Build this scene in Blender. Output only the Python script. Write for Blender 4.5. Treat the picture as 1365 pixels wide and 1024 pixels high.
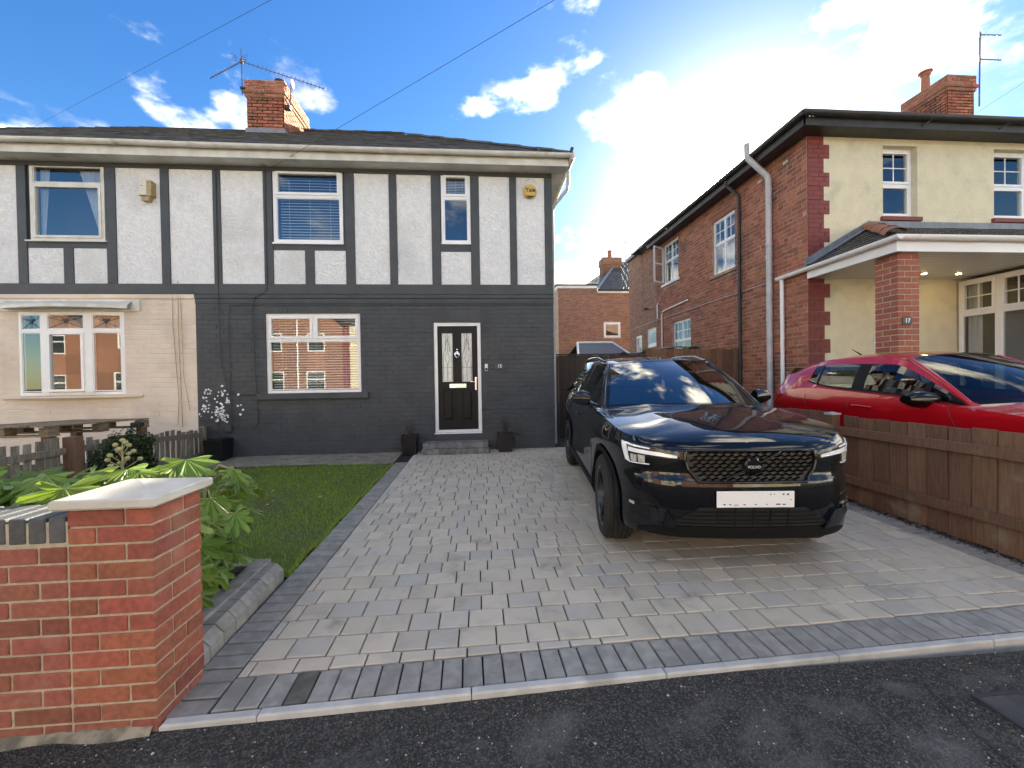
import bpy, bmesh, math, random
from mathutils import Vector, Matrix
random.seed(11)
R = random.uniform
rad = math.radians
for o in list(bpy.data.objects):
    bpy.data.objects.remove(o, do_unlink=True)
S = bpy.context.scene
COL = S.collection

# ------------------------------------------------------------------ camera
CH = 1.46                                   # eye height above the pavement
YAW, PITCH, ROLL, FPX = rad(4.5), rad(-0.65), rad(0.9), 530.0
fw = Vector((math.sin(YAW)*math.cos(PITCH), math.cos(YAW)*math.cos(PITCH), math.sin(PITCH)))
rt = Vector((math.cos(YAW), -math.sin(YAW), 0))
up = rt.cross(fw)
rt2 = rt*math.cos(ROLL) - up*math.sin(ROLL)
up2 = up*math.cos(ROLL) + rt*math.sin(ROLL)
cd = bpy.data.cameras.new('camera')
cd.sensor_width = 36.0
cd.lens = FPX*36.0/1365.0
cd.clip_start = 0.05
cd.clip_end = 2000
cam = bpy.data.objects.new('camera', cd)
COL.objects.link(cam)
m = Matrix((rt2, up2, -fw)).transposed().to_4x4()
m.translation = (0, 0, CH)
cam.matrix_world = m
S.camera = cam

# ------------------------------------------------------------------ sky, sun, exposure
SUN_AZ, SUN_EL = rad(33.5), rad(21.1)       # azimuth from +Y towards +X
sund = Vector((math.sin(SUN_AZ)*math.cos(SUN_EL), math.cos(SUN_AZ)*math.cos(SUN_EL), math.sin(SUN_EL)))
SKY_STRENGTH, SUN_STRENGTH, EXPOSURE = 0.05, 3.0, 3.08
GLOW = ((45.0, 2.2), (190.0, 42.0), (1500.0, 1500.0))
CLOUD_OFF, CLOUD_COVER = (1.3, 5.4, 2.1), 0.06
W = bpy.data.worlds.new('World'); S.world = W
W.use_nodes = True
nt = W.node_tree; nt.nodes.clear()
def N(tree, typ, **kw):
    n = tree.nodes.new(typ)
    for k, v in kw.items():
        setattr(n, k, v)
    return n
def mth(t, op, a=None, b=None, c=None, clamp=False):
    n = N(t, 'ShaderNodeMath', operation=op); n.use_clamp = clamp
    for i, v in enumerate((a, b, c)):
        if v is None: continue
        if isinstance(v, (int, float)): n.inputs[i].default_value = v
        else: t.links.new(v, n.inputs[i])
    return n.outputs[0]
def vmth(t, op, a=None, b=None):
    n = N(t, 'ShaderNodeVectorMath', operation=op)
    for i, v in enumerate((a, b)):
        if v is None: continue
        if isinstance(v, (tuple, list, Vector)): n.inputs[i].default_value = tuple(v)
        else: t.links.new(v, n.inputs[i])
    return n.outputs['Value'] if op in ('DOT_PRODUCT', 'LENGTH') else n.outputs[0]
def sstep(t, x, lo, hi):
    n = N(t, 'ShaderNodeMapRange', interpolation_type='SMOOTHSTEP')
    t.links.new(x, n.inputs[0])
    n.inputs[1].default_value = lo; n.inputs[2].default_value = hi
    return n.outputs[0]
def mixc(t, f, a, b, mode='MIX'):
    n = N(t, 'ShaderNodeMix', data_type='RGBA', blend_type=mode)
    if isinstance(f, (int, float)): n.inputs[0].default_value = f
    else: t.links.new(f, n.inputs[0])
    for s, v in ((6, a), (7, b)):
        if isinstance(v, (tuple, list)): n.inputs[s].default_value = tuple(v[:3]) + (1,)
        else: t.links.new(v, n.inputs[s])
    return n.outputs[2]
sky = N(nt, 'ShaderNodeTexSky', sky_type='NISHITA')
sky.sun_disc = False
sky.sun_elevation = SUN_EL
sky.sun_rotation = SUN_AZ
sky.altitude = 50; sky.air_density = 1.0; sky.dust_density = 0.25; sky.ozone_density = 4.0
tc = N(nt, 'ShaderNodeTexCoord')
dirv = vmth(nt, 'NORMALIZE', tc.outputs['Generated'])
sep = N(nt, 'ShaderNodeSeparateXYZ'); nt.links.new(dirv, sep.inputs[0])
ez = sep.outputs['Z']
# cumulus: noise on the direction, flattened so that clouds lie in level banks, thinning out with height
mp = vmth(nt, 'MULTIPLY', dirv, (1.0, 1.0, 1.9))
mp = vmth(nt, 'ADD', mp, CLOUD_OFF)
n1 = N(nt, 'ShaderNodeTexNoise'); n1.inputs['Scale'].default_value = 2.9; n1.inputs['Detail'].default_value = 7; n1.inputs['Roughness'].default_value = 0.55
nt.links.new(mp, n1.inputs['Vector'])
n2 = N(nt, 'ShaderNodeTexNoise'); n2.inputs['Scale'].default_value = 9.0; n2.inputs['Detail'].default_value = 4
nt.links.new(vmth(nt, 'ADD', mp, (0.06, 0.02, -0.05)), n2.inputs['Vector'])
cover = mth(nt, 'MULTIPLY_ADD', sstep(nt, ez, 0.45, 0.02), 0.10, CLOUD_COVER)
dens = sstep(nt, mth(nt, 'ADD', n1.outputs[0], cover), 0.575, 0.735)
sd = mth(nt, 'MAXIMUM', vmth(nt, 'DOT_PRODUCT', dirv, tuple(sund)), 0.0)
fwdsc = mth(nt, 'POWER', sd, 9.0)
lum = mth(nt, 'MULTIPLY_ADD', fwdsc, 10.0, 14.0)
lum = mth(nt, 'MULTIPLY', lum, mth(nt, 'MULTIPLY_ADD', sstep(nt, n2.outputs[0], 0.40, 0.66), -0.62, 1.0))
cl = N(nt, 'ShaderNodeMix', data_type='RGBA', blend_type='MULTIPLY'); cl.inputs[0].default_value = 1
cl.inputs[6].default_value = (1.0, 0.985, 0.96, 1)
nt.links.new(lum, cl.inputs[7])
hsv = N(nt, 'ShaderNodeHueSaturation'); hsv.inputs['Saturation'].default_value = 1.25; hsv.inputs['Value'].default_value = 0.80; hsv.inputs['Hue'].default_value = 0.512
nt.links.new(sky.outputs[0], hsv.inputs['Color'])
skyc = mixc(nt, dens, hsv.outputs[0], cl.outputs[2])
# veil of bright thin cloud round the sun
glow = 0.0
for gn_, gk_ in GLOW:
    glow = mth(nt, 'MULTIPLY_ADD', mth(nt, 'POWER', sd, gn_), gk_, glow)
gc = N(nt, 'ShaderNodeMix', data_type='RGBA', blend_type='MULTIPLY'); gc.inputs[0].default_value = 1; gc.inputs[6].default_value = (1.0, .93, .82, 1)
nt.links.new(glow, gc.inputs[7])
skyc = mixc(nt, 1.0, skyc, gc.outputs[2], 'ADD')
bg = N(nt, 'ShaderNodeBackground'); bg.inputs['Strength'].default_value = SKY_STRENGTH
nt.links.new(skyc, bg.inputs[0])
wo = N(nt, 'ShaderNodeOutputWorld'); nt.links.new(bg.outputs[0], wo.inputs[0])

sl = bpy.data.lights.new('sun', 'SUN'); sl.energy = SUN_STRENGTH; sl.angle = rad(0.53); sl.color = (1.0, 0.96, 0.90)
so = bpy.data.objects.new('sun', sl); COL.objects.link(so)
so.rotation_euler = sund.to_track_quat('Z', 'Y').to_euler()
so.location = sund*60
vs = S.view_settings
vs.view_transform = 'Standard'; vs.look = 'None'; vs.gamma = 1.0; vs.exposure = EXPOSURE; vs.use_curve_mapping = False
vs.use_white_balance = True; vs.white_balance_temperature = 7900; vs.white_balance_tint = 3     # balanced for open shade
S.render.resolution_x, S.render.resolution_y = 1024, 768

# ------------------------------------------------------------------ materials
def srgb(r, g, b):
    f = lambda c: c/12.92 if c <= .04045 else ((c+.055)/1.055)**2.4
    return (f(r/255), f(g/255), f(b/255))
def pmat(name, c1, c2=None, rough=.6, sc=6, det=5, lo=.35, hi=.65, bump=0, bsc=60, bdet=4, rnd=0, attr=0, metal=0,
         coat=0, spec=.5, stretch=None, c3=None, sc3=1.2, lo3=.52, hi3=.7, rvar=0, hue=0, sub=0, emit=None, bdist=.004, palette=None):
    mt = bpy.data.materials.new(name); mt.use_nodes = True
    t = mt.node_tree; b = t.nodes['Principled BSDF']
    geo = N(t, 'ShaderNodeNewGeometry'); pos = geo.outputs['Position']
    rs = None
    if rnd or attr or palette:
        if attr:
            a = N(t, 'ShaderNodeAttribute', attribute_name='rnd'); rs = a.outputs['Fac']
        else:
            a = N(t, 'ShaderNodeObjectInfo'); rs = a.outputs['Random']
        pos = vmth(t, 'ADD', pos, vmth(t, 'SCALE', (0.0, 0.0, 0.0)))if False else pos
    vec = vmth(t, 'MULTIPLY', pos, stretch) if stretch else pos
    if rs is not None and not stretch:
        cb = N(t, 'ShaderNodeCombineXYZ'); 
        for i in range(3): t.links.new(mth(t, 'MULTIPLY', rs, 7.0 + 3*i), cb.inputs[i])
        vec = vmth(t, 'ADD', vec, cb.outputs[0])
    col = c1
    if palette:
        cr = N(t, 'ShaderNodeValToRGB'); cr.color_ramp.interpolation = 'CONSTANT'
        e = cr.color_ramp.elements
        while len(e) < len(palette): e.new(0.5)
        for i, c in enumerate(palette):
            e[i].position = i/len(palette); e[i].color = tuple(c) + (1,)
        t.links.new(rs, cr.inputs[0]); col = cr.outputs[0]
    if c2 is not None:
        nz = N(t, 'ShaderNodeTexNoise'); nz.inputs['Scale'].default_value = sc; nz.inputs['Detail'].default_value = det
        t.links.new(vec, nz.inputs['Vector'])
        col = mixc(t, sstep(t, nz.outputs[0], lo, hi), col, c2)
    if c3 is not None:
        nz3 = N(t, 'ShaderNodeTexNoise'); nz3.inputs['Scale'].default_value = sc3; nz3.inputs['Detail'].default_value = 6
        t.links.new(vmth(t, 'ADD', geo.outputs['Position'], (5.3, 2.2, 1.7)), nz3.inputs['Vector'])
        col = mixc(t, sstep(t, nz3.outputs[0], lo3, hi3), col, c3)
    if rnd and rs is not None:
        r2 = mth(t, 'FRACT', mth(t, 'MULTIPLY', rs, 13.37))
        hs = N(t, 'ShaderNodeHueSaturation')
        t.links.new(mth(t, 'MULTIPLY_ADD', r2, 2*rnd, 1-rnd), hs.inputs['Value'])
        if hue: t.links.new(mth(t, 'MULTIPLY_ADD', mth(t, 'FRACT', mth(t, 'MULTIPLY', rs, 31.7)), 2*hue, .5-hue), hs.inputs['Hue'])
        if isinstance(col, (tuple, list)): hs.inputs['Color'].default_value = tuple(col[:3]) + (1,)
        else: t.links.new(col, hs.inputs['Color'])
        col = hs.outputs[0]
    if isinstance(col, (tuple, list)): b.inputs['Base Color'].default_value = tuple(col[:3]) + (1,)
    else: t.links.new(col, b.inputs['Base Color'])
    b.inputs['Roughness'].default_value = rough
    if rvar:
        nr = N(t, 'ShaderNodeTexNoise'); nr.inputs['Scale'].default_value = sc*1.7; nr.inputs['Detail'].default_value = 4
        t.links.new(geo.outputs['Position'], nr.inputs['Vector'])
        t.links.new(mth(t, 'MULTIPLY_ADD', nr.outputs[0], 2*rvar, rough-rvar), b.inputs['Roughness'])
    b.inputs['Metallic'].default_value = metal
    b.inputs['Specular IOR Level'].default_value = spec
    b.inputs['Coat Weight'].default_value = coat
    b.inputs['Coat Roughness'].default_value = .012
    if sub:
        b.inputs['Subsurface Weight'].default_value = sub
    if emit:
        b.inputs['Emission Color'].default_value = tuple(emit[:3]) + (1,); b.inputs['Emission Strength'].default_value = emit[3]
    if bump:
        nb = N(t, 'ShaderNodeTexNoise'); nb.inputs['Scale'].default_value = bsc; nb.inputs['Detail'].default_value = bdet
        t.links.new(vec if stretch else geo.outputs['Position'], nb.inputs['Vector'])
        bp = N(t, 'ShaderNodeBump'); bp.inputs['Strength'].default_value = bump; bp.inputs['Distance'].default_value = bdist
        t.links.new(nb.outputs[0], bp.inputs['Height']); t.links.new(bp.outputs[0], b.inputs['Normal'])
    return mt
def glassmat(name, f0=.08, tint=(.8, .85, .85), rough=.0, wav=.0):
    mt = bpy.data.materials.new(name); mt.use_nodes = True
    t = mt.node_tree; t.nodes.clear()
    g = N(t, 'ShaderNodeNewGeometry')
    c = mth(t, 'ABSOLUTE', vmth(t, 'DOT_PRODUCT', g.outputs['Normal'], g.outputs['Incoming']))
    f = mth(t, 'MULTIPLY_ADD', mth(t, 'POWER', mth(t, 'SUBTRACT', 1.0, c), 5.0), 1-f0, f0, clamp=True)
    tr = N(t, 'ShaderNodeBsdfTransparent'); tr.inputs[0].default_value = tint + (1,)
    gl = N(t, 'ShaderNodeBsdfGlossy'); gl.inputs['Roughness'].default_value = rough
    if wav:
        nb = N(t, 'ShaderNodeTexNoise'); nb.inputs['Scale'].default_value = 2.3; nb.inputs['Detail'].default_value = 1
        t.links.new(g.outputs['Position'], nb.inputs['Vector'])
        bp = N(t, 'ShaderNodeBump'); bp.inputs['Strength'].default_value = wav; bp.inputs['Distance'].default_value = .02
        t.links.new(nb.outputs[0], bp.inputs['Height']); t.links.new(bp.outputs[0], gl.inputs['Normal'])
    mx = N(t, 'ShaderNodeMixShader'); t.links.new(f, mx.inputs[0]); t.links.new(tr.outputs[0], mx.inputs[1]); t.links.new(gl.outputs[0], mx.inputs[2])
    o = N(t, 'ShaderNodeOutputMaterial'); t.links.new(mx.outputs[0], o.inputs[0])
    return mt
def leafmat(name, c1, c2, rnd=.25, rough=.4, trans=.35, attr=0):
    mt = pmat(name, c1, c2, rough=rough, sc=9, rnd=rnd, hue=.012, spec=.4, attr=attr)
    t = mt.node_tree; b = t.nodes['Principled BSDF']; o = t.nodes['Material Output']
    tl = N(t, 'ShaderNodeBsdfTranslucent')
    src = b.inputs['Base Color'].links[0].from_socket
    t.links.new(mixc(t, 1.0, src, (1.6, 1.5, .7), 'MULTIPLY'), tl.inputs[0])
    mx = N(t, 'ShaderNodeMixShader'); mx.inputs[0].default_value = trans
    t.links.new(b.outputs[0], mx.inputs[1]); t.links.new(tl.outputs[0], mx.inputs[2]); t.links.new(mx.outputs[0], o.inputs[0])
    return mt

M = {}
M['paint_dark'] = pmat('dark_paint', (.042, .048, .054), (.052, .058, .064), rough=.62, sc=4, bump=.5, bsc=90, c3=(.036, .041, .046), sc3=2.0)
M['timber_dark'] = pmat('dark_timber', (.040, .046, .052), (.050, .056, .062), rough=.55, sc=5, bump=.3, bsc=30, stretch=None)
M['render_white'] = pmat('white_render', (.78, .79, .80), (.70, .71, .72), rough=.9, sc=15, lo=.3, hi=.7, bump=1.0, bsc=24, bdet=8, bdist=.035, c3=(.62, .63, .63), sc3=1.1)
M['upvc'] = pmat('white_upvc', (.80, .80, .81), (.76, .76, .76), rough=.32, sc=3)
M['upvc_old'] = pmat('aged_upvc', (.66, .65, .61), (.55, .54, .49), rough=.45, sc=4, c3=(.30, .29, .20), sc3=3.5, lo3=.60, hi3=.78)
M['pink'] = pmat('pale_pink_paint', (.66, .56, .465), (.70, .60, .50), rough=.7, sc=3, bump=.4, bsc=90, c3=(.60, .50, .41), sc3=1.5)
M['slate'] = pmat('roof_slate', (.045, .045, .047), (.075, .072, .068), rough=.6, sc=6, attr=1, rnd=.35, bump=.4, bsc=50, c3=(.06, .055, .04), sc3=2)
M['brick17'] = pmat('red_brick', (.36, .125, .072), (.28, .092, .056), rough=.85, sc=14, attr=1, rnd=.30, hue=.010, bump=.6, bsc=120, c3=(.17, .07, .05), sc3=1.3)
M['brick_far'] = pmat('orange_brick', (.30, .145, .095), (.25, .12, .08), rough=.85, sc=14, attr=1, rnd=.22, bump=.4, bsc=120)
M['brick_new'] = pmat('new_red_brick', (.34, .10, .060), (.25, .075, .047), rough=.8, sc=38, det=8, rnd=.20, hue=.008, bump=.8, bsc=170, c3=(.36, .15, .11), sc3=3.2, lo3=.56, hi3=.75)
M['brick_wall'] = pmat('weathered_red_brick', (.29, .095, .062), (.22, .070, .050), rough=.85, sc=36, det=8, rnd=.20, hue=.008, bump=.8, bsc=170, c3=(.33, .20, .16), sc3=5, lo3=.58, hi3=.78)
M['brick_porch'] = pmat('porch_brick', (.34, .11, .07), (.28, .085, .055), rough=.8, sc=20, rnd=.16, hue=.008, bump=.5, bsc=150)
M['mortar'] = pmat('mortar', (.48, .42, .32), (.38, .33, .25), rough=.95, sc=30, bump=.8, bsc=200)
M['mortar17'] = pmat('old_mortar', (.42, .31, .24), (.30, .19, .14), rough=.95, sc=5, bump=.5, bsc=120)
M['blue_brick'] = pmat('blue_grey_coping_brick', (.052, .056, .064), (.075, .078, .085), rough=.55, sc=30, rnd=.2, bump=.4, bsc=130)
M['cap'] = pmat('cast_stone', (.56, .54, .49), (.48, .46, .41), rough=.8, sc=7, bump=.25, bsc=140)
M['cream'] = pmat('cream_render', (.68, .62, .45), (.63, .57, .42), rough=.85, sc=4, bump=.9, bsc=26, bdet=6, bdist=.012, c3=(.52, .48, .36), sc3=2.2, lo3=.56, hi3=.78)
M['cream_smooth'] = pmat('cream_smooth_render', (.62, .56, .42), (.58, .52, .38), rough=.8, sc=2)
M['quoin'] = pmat('red_quoin_paint', (.20, .035, .030), (.17, .030, .027), rough=.6, sc=8, rnd=.08, bump=.3, bsc=90)
M['black_plastic'] = pmat('black_gutter_plastic', (.018, .018, .018), (.03, .029, .027), rough=.5, sc=6)
M['grey_plastic'] = pmat('grey_pipe_plastic', (.50, .50, .52), (.42, .42, .43), rough=.45, sc=6)
M['fence_wood'] = pmat('brown_fence_wood', (.17, .088, .050), (.125, .063, .037), rough=.8, sc=5, stretch=(14, 14, 1.4), rnd=.22, bump=.5, bsc=5, c3=(.20, .17, .12), sc3=3.5, lo3=.60, hi3=.8)
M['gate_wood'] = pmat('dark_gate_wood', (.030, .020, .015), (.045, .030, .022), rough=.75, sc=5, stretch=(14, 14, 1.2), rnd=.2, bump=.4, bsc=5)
M['grey_wood'] = pmat('weathered_grey_wood', (.25, .22, .18), (.15, .13, .105), rough=.9, sc=5, stretch=(14, 14, 1.6), rnd=.28, bump=.6, bsc=5)
M['pallet_wood'] = pmat('pallet_wood', (.26, .20, .13), (.16, .12, .08), rough=.9, sc=5, stretch=(2, 2, 9), rnd=.25, bump=.5, bsc=6)
M['post_wood'] = pmat('brown_post_wood', (.18, .10, .06), (.13, .075, .045), rough=.8, sc=5, stretch=(14, 14, 1.2), rnd=.1, bump=.4, bsc=5)
PAV = [srgb(*c) for c in ((188, 178, 162), (191, 180, 163), (184, 174, 159), (182, 175, 164), (191, 181, 165), (186, 176, 159), (177, 171, 161), (189, 179, 163))]
M['paver'] = pmat('driveway_paver', PAV[0], srgb(173, 164, 150), palette=PAV, rough=.85, sc=7, rnd=.07, bump=.5, bsc=160, lo=.45, hi=.75, c3=srgb(150, 141, 128), sc3=3.6, lo3=.60, hi3=.78)
M['paver_joined'] = pmat('driveway_paver_far', PAV[0], srgb(173, 164, 150), palette=PAV, rough=.85, sc=7, rnd=.07, attr=1, bump=.4, bsc=120, lo=.45, hi=.75, c3=srgb(150, 141, 128), sc3=3.6, lo3=.60, hi3=.78)
M['border'] = pmat('charcoal_border_block', srgb(150, 147, 141), srgb(132, 129, 124), rough=.8, sc=16, rnd=.10, bump=.6, bsc=190, c3=srgb(128, 126, 121), sc3=4)
M['oldpaver'] = pmat('old_path_block', srgb(140, 132, 118), srgb(120, 114, 101), rough=.9, sc=10, rnd=.18, attr=1, bump=.5, bsc=150)
M['joint'] = pmat('jointing_sand', (.018, .016, .013), (.010, .009, .008), rough=1, sc=30)
M['stained'] = pmat('stained_border_block', srgb(100, 99, 92), srgb(78, 78, 72), rough=.9, sc=14, bump=.6, bsc=150)
M['kerb'] = pmat('concrete_kerb', (.47, .465, .45), (.39, .385, .37), rough=.85, sc=9, rnd=.06, bump=.5, bsc=150, c3=(.30, .30, .29), sc3=3)
M['soil'] = pmat('garden_soil', (.030, .017, .014), (.055, .030, .022), rough=1, sc=40, bump=1, bsc=70, bdist=.02)
M['grassbase'] = pmat('lawn_turf', (.060, .085, .016), (.085, .10, .024), rough=1, sc=18, c3=(.07, .08, .03), sc3=1.6)
M['blade'] = leafmat('grass_blade', (.21, .33, .042), (.28, .39, .058), rough=.5, trans=.25, attr=1)
M['fatsia'] = leafmat('fatsia_leaf', (.12, .21, .035), (.18, .27, .06), rnd=.32, rough=.28, trans=.3)
M['darkleaf'] = leafmat('dark_shrub_leaf', (.018, .040, .010), (.030, .055, .016), rnd=.3, rough=.4, trans=.15, attr=1)
M['petal'] = pmat('white_petal', (.82, .80, .82), (.75, .72, .76), rough=.7, sc=20)
M['twig'] = pmat('twig_bark', (.075, .045, .035), (.05, .03, .025), rough=.9, sc=30)
M['stalk'] = pmat('pale_stalk', (.36, .34, .17), (.28, .25, .12), rough=.7, sc=30)
M['planter'] = pmat('black_planter_plastic', (.008, .008, .009), (.012, .012, .012), rough=.35, sc=8)
M['door'] = pmat('black_door_skin', (.006, .006, .007), (.009, .009, .010), rough=.45, spec=.25, sc=20, stretch=(12, 12, 1.5), bump=.25, bsc=9)
M['chrome'] = pmat('polished_metal', (.75, .76, .78), rough=.15, metal=1)
M['lead_glass'] = pmat('leaded_obscure_glass', (.55, .57, .57), (.45, .48, .48), rough=.10, sc=14, bump=.5, bsc=24, bdist=.006, spec=.9)
M['lead'] = pmat('lead_came', (.05, .05, .055), rough=.4, metal=.6)
M['leadflash'] = pmat('lead_flashing', (.20, .22, .25), (.15, .17, .19), rough=.5, sc=9, bump=.3, bsc=20)
M['gold'] = pmat('yellow_alarm_plastic', (.62, .40, .085), (.55, .35, .07), rough=.4, sc=6)
M['ink'] = pmat('black_ink', (.012, .012, .012), rough=.5)
M['white'] = pmat('white_plastic', (.78, .78, .78), rough=.4)
M['ivory'] = pmat('ivory_alarm_plastic', (.62, .58, .50), rough=.5)
M['tan'] = pmat('yellowed_plastic', (.42, .32, .16), (.30, .23, .12), rough=.6, sc=12)
M['cable'] = pmat('black_cable', (.02, .02, .022), rough=.6)
M['aerial'] = pmat('aerial_metal', (.10, .075, .09), (.14, .10, .10), rough=.5, metal=.5, sc=20)
M['terracotta'] = pmat('terracotta', (.36, .13, .07), (.28, .10, .06), rough=.8, sc=10, bump=.3, bsc=50)
M['room'] = pmat('dim_room', (.034, .032, .03), (.026, .025, .024), rough=.9, sc=1)
M['curtain'] = pmat('net_curtain', (.62, .63, .66), (.52, .53, .56), rough=.9, sc=4, stretch=(20, 20, .4))
M['blind'] = pmat('white_blind', (.68, .66, .62), rough=.6)
M['glass'] = glassmat('window_glass', f0=.17, tint=(.80, .84, .84), wav=.006)
M['cglass'] = glassmat('windscreen_glass', f0=.24, tint=(.52, .57, .57))
M['cglass_side'] = glassmat('tinted_side_glass', f0=.07, tint=(.22, .25, .25))
M['cglass_red'] = glassmat('hatchback_glass', f0=.08, tint=(.34, .38, .37))
M['black_paint'] = pmat('black_car_paint', (.0030, .0036, .0060), rough=.5, coat=1.0, spec=.05)
M['red_paint'] = pmat('red_car_paint', (.44, .004, .012), rough=.35, coat=1.0, spec=.2)
M['gloss_black'] = pmat('gloss_black_trim', (.0035, .0035, .0037), rough=.3, coat=.8, spec=.1)
M['matt_black'] = pmat('matt_black_trim', (.0065, .0066, .007), (.009, .009, .0095), rough=.6, sc=30, spec=.15)
M['grille_black'] = pmat('grille_plastic', (.0035, .0035, .0038), rough=.5, spec=.03)
M['tyre'] = pmat('tyre_rubber', (.010, .010, .010), (.016, .0155, .015), rough=.75, sc=25, bump=.3, bsc=140)
M['rim'] = pmat('dark_alloy', (.012, .012, .013), rough=.28, metal=.3, coat=.4)
M['lamp_white'] = pmat('white_light_guide', (.82, .84, .88), rough=.15, coat=.6)
M['lamp_clear'] = pmat('reflector_chrome', (.78, .77, .72), (.55, .54, .50), rough=.25, metal=.5, sc=40)
M['lamp_red'] = pmat('red_tail_lens', (.30, .01, .012), rough=.12, coat=.8)
M['orange'] = pmat('amber_lens', (.60, .17, .02), rough=.15, coat=.6)
M['cabin'] = pmat('dark_cabin', (.008, .008, .009), (.012, .012, .0125), rough=.75, sc=10)
M['plate'] = pmat('white_number_plate', (.80, .80, .80), rough=.3)
M['tar'] = None
M['leaf_dry'] = pmat('dry_leaf', (.42, .34, .13), (.30, .18, .08), rough=.7, sc=30, rnd=.35, hue=.03)
M['grit'] = pmat('pale_grit', (.50, .47, .42), (.35, .33, .3), rough=.9, sc=30)
M['steel'] = pmat('wet_steel_cover', (.10, .12, .15), (.14, .15, .17), rough=.16, sc=9, metal=.8, rvar=.08)
M['iron'] = pmat('cast_iron', (.05, .05, .052), rough=.6, metal=.4)
M['led'] = pmat('downlight_lamp', (.9, .8, .6), emit=(1.0, .72, .38, 9.0))
M['soffit_white'] = pmat('pale_soffit_board', (.78, .76, .72), rough=.28)
M['felt'] = pmat('grey_roof_felt', (.11, .125, .15), (.14, .15, .17), rough=.6, sc=8)
M['tarp'] = pmat('grey_tarpaulin', (.28, .28, .29), (.10, .10, .10), rough=.5, sc=9)
M['stone_step'] = pmat('step_block', srgb(128, 126, 121), srgb(100, 98, 95), rough=.85, sc=9, rnd=.2, bump=.5, bsc=140)
M['plain'] = pmat('earth', (.07, .065, .05), (.05, .055, .035), rough=1, sc=.6)
M['whitefig'] = pmat('pink_ornament', (.65, .42, .42), rough=.6)

# tarmac: coarse dark aggregate, paler and worn smooth away from the kerb
def tarmat():
    mt = bpy.data.materials.new('tarmac'); mt.use_nodes = True
    t = mt.node_tree; b = t.nodes['Principled BSDF']
    g = N(t, 'ShaderNodeNewGeometry'); p = g.outputs['Position']
    def noise(s, d, off=(0, 0, 0), r=.5):
        n = N(t, 'ShaderNodeTexNoise'); n.inputs['Scale'].default_value = s; n.inputs['Detail'].default_value = d; n.inputs['Roughness'].default_value = r
        t.links.new(vmth(t, 'ADD', p, off), n.inputs['Vector']); return n.outputs[0]
    v = N(t, 'ShaderNodeTexVoronoi'); v.inputs['Scale'].default_value = 150; t.links.new(p, v.inputs['Vector'])
    vs_ = N(t, 'ShaderNodeSeparateColor'); t.links.new(v.outputs['Color'], vs_.inputs[0])
    sx = N(t, 'ShaderNodeSeparateXYZ'); t.links.new(p, sx.inputs[0])
    edge = mth(t, 'ADD', sx.outputs['Y'], mth(t, 'MULTIPLY_ADD', noise(2.2, 6), .55, -.28))
    edge = mth(t, 'SUBTRACT', edge, mth(t, 'MULTIPLY', sx.outputs['X'], .03))
    near = sstep(t, edge, 1.60, 1.66)
    worn = sstep(t, noise(3.4, 8, (4, 1, 0), .62), .42, .68)
    worn = mth(t, 'MULTIPLY', worn, mth(t, 'SUBTRACT', 1.0, near))
    agg = mth(t, 'POWER', vs_.outputs[0], 3.0)
    col = mixc(t, agg, (.038, .037, .035), (.150, .144, .136))
    col2 = mixc(t, mth(t, 'POWER', vs_.outputs[1], 2.0), (.085, .082, .078), (.160, .154, .146))
    col = mixc(t, worn, col, col2)
    col = mixc(t, sstep(t, noise(.9, 5, (9, 3, 2)), .42, .66), col, (.02, .02, .021), 'MIX') if False else col
    t.links.new(col, b.inputs['Base Color'])
    b.inputs['Roughness'].default_value = .92; b.inputs['Specular IOR Level'].default_value = .2
    hb = mth(t, 'ADD', mth(t, 'MULTIPLY', v.outputs['Distance'], mth(t, 'MULTIPLY_ADD', worn, -1.6, 2.2)), mth(t, 'MULTIPLY', noise(60, 4), .6))
    bp = N(t, 'ShaderNodeBump'); bp.inputs['Strength'].default_value = .85; bp.inputs['Distance'].default_value = .006
    t.links.new(hb, bp.inputs['Height']); t.links.new(bp.outputs[0], b.inputs['Normal'])
    return mt
M['tar'] = tarmat()

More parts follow.
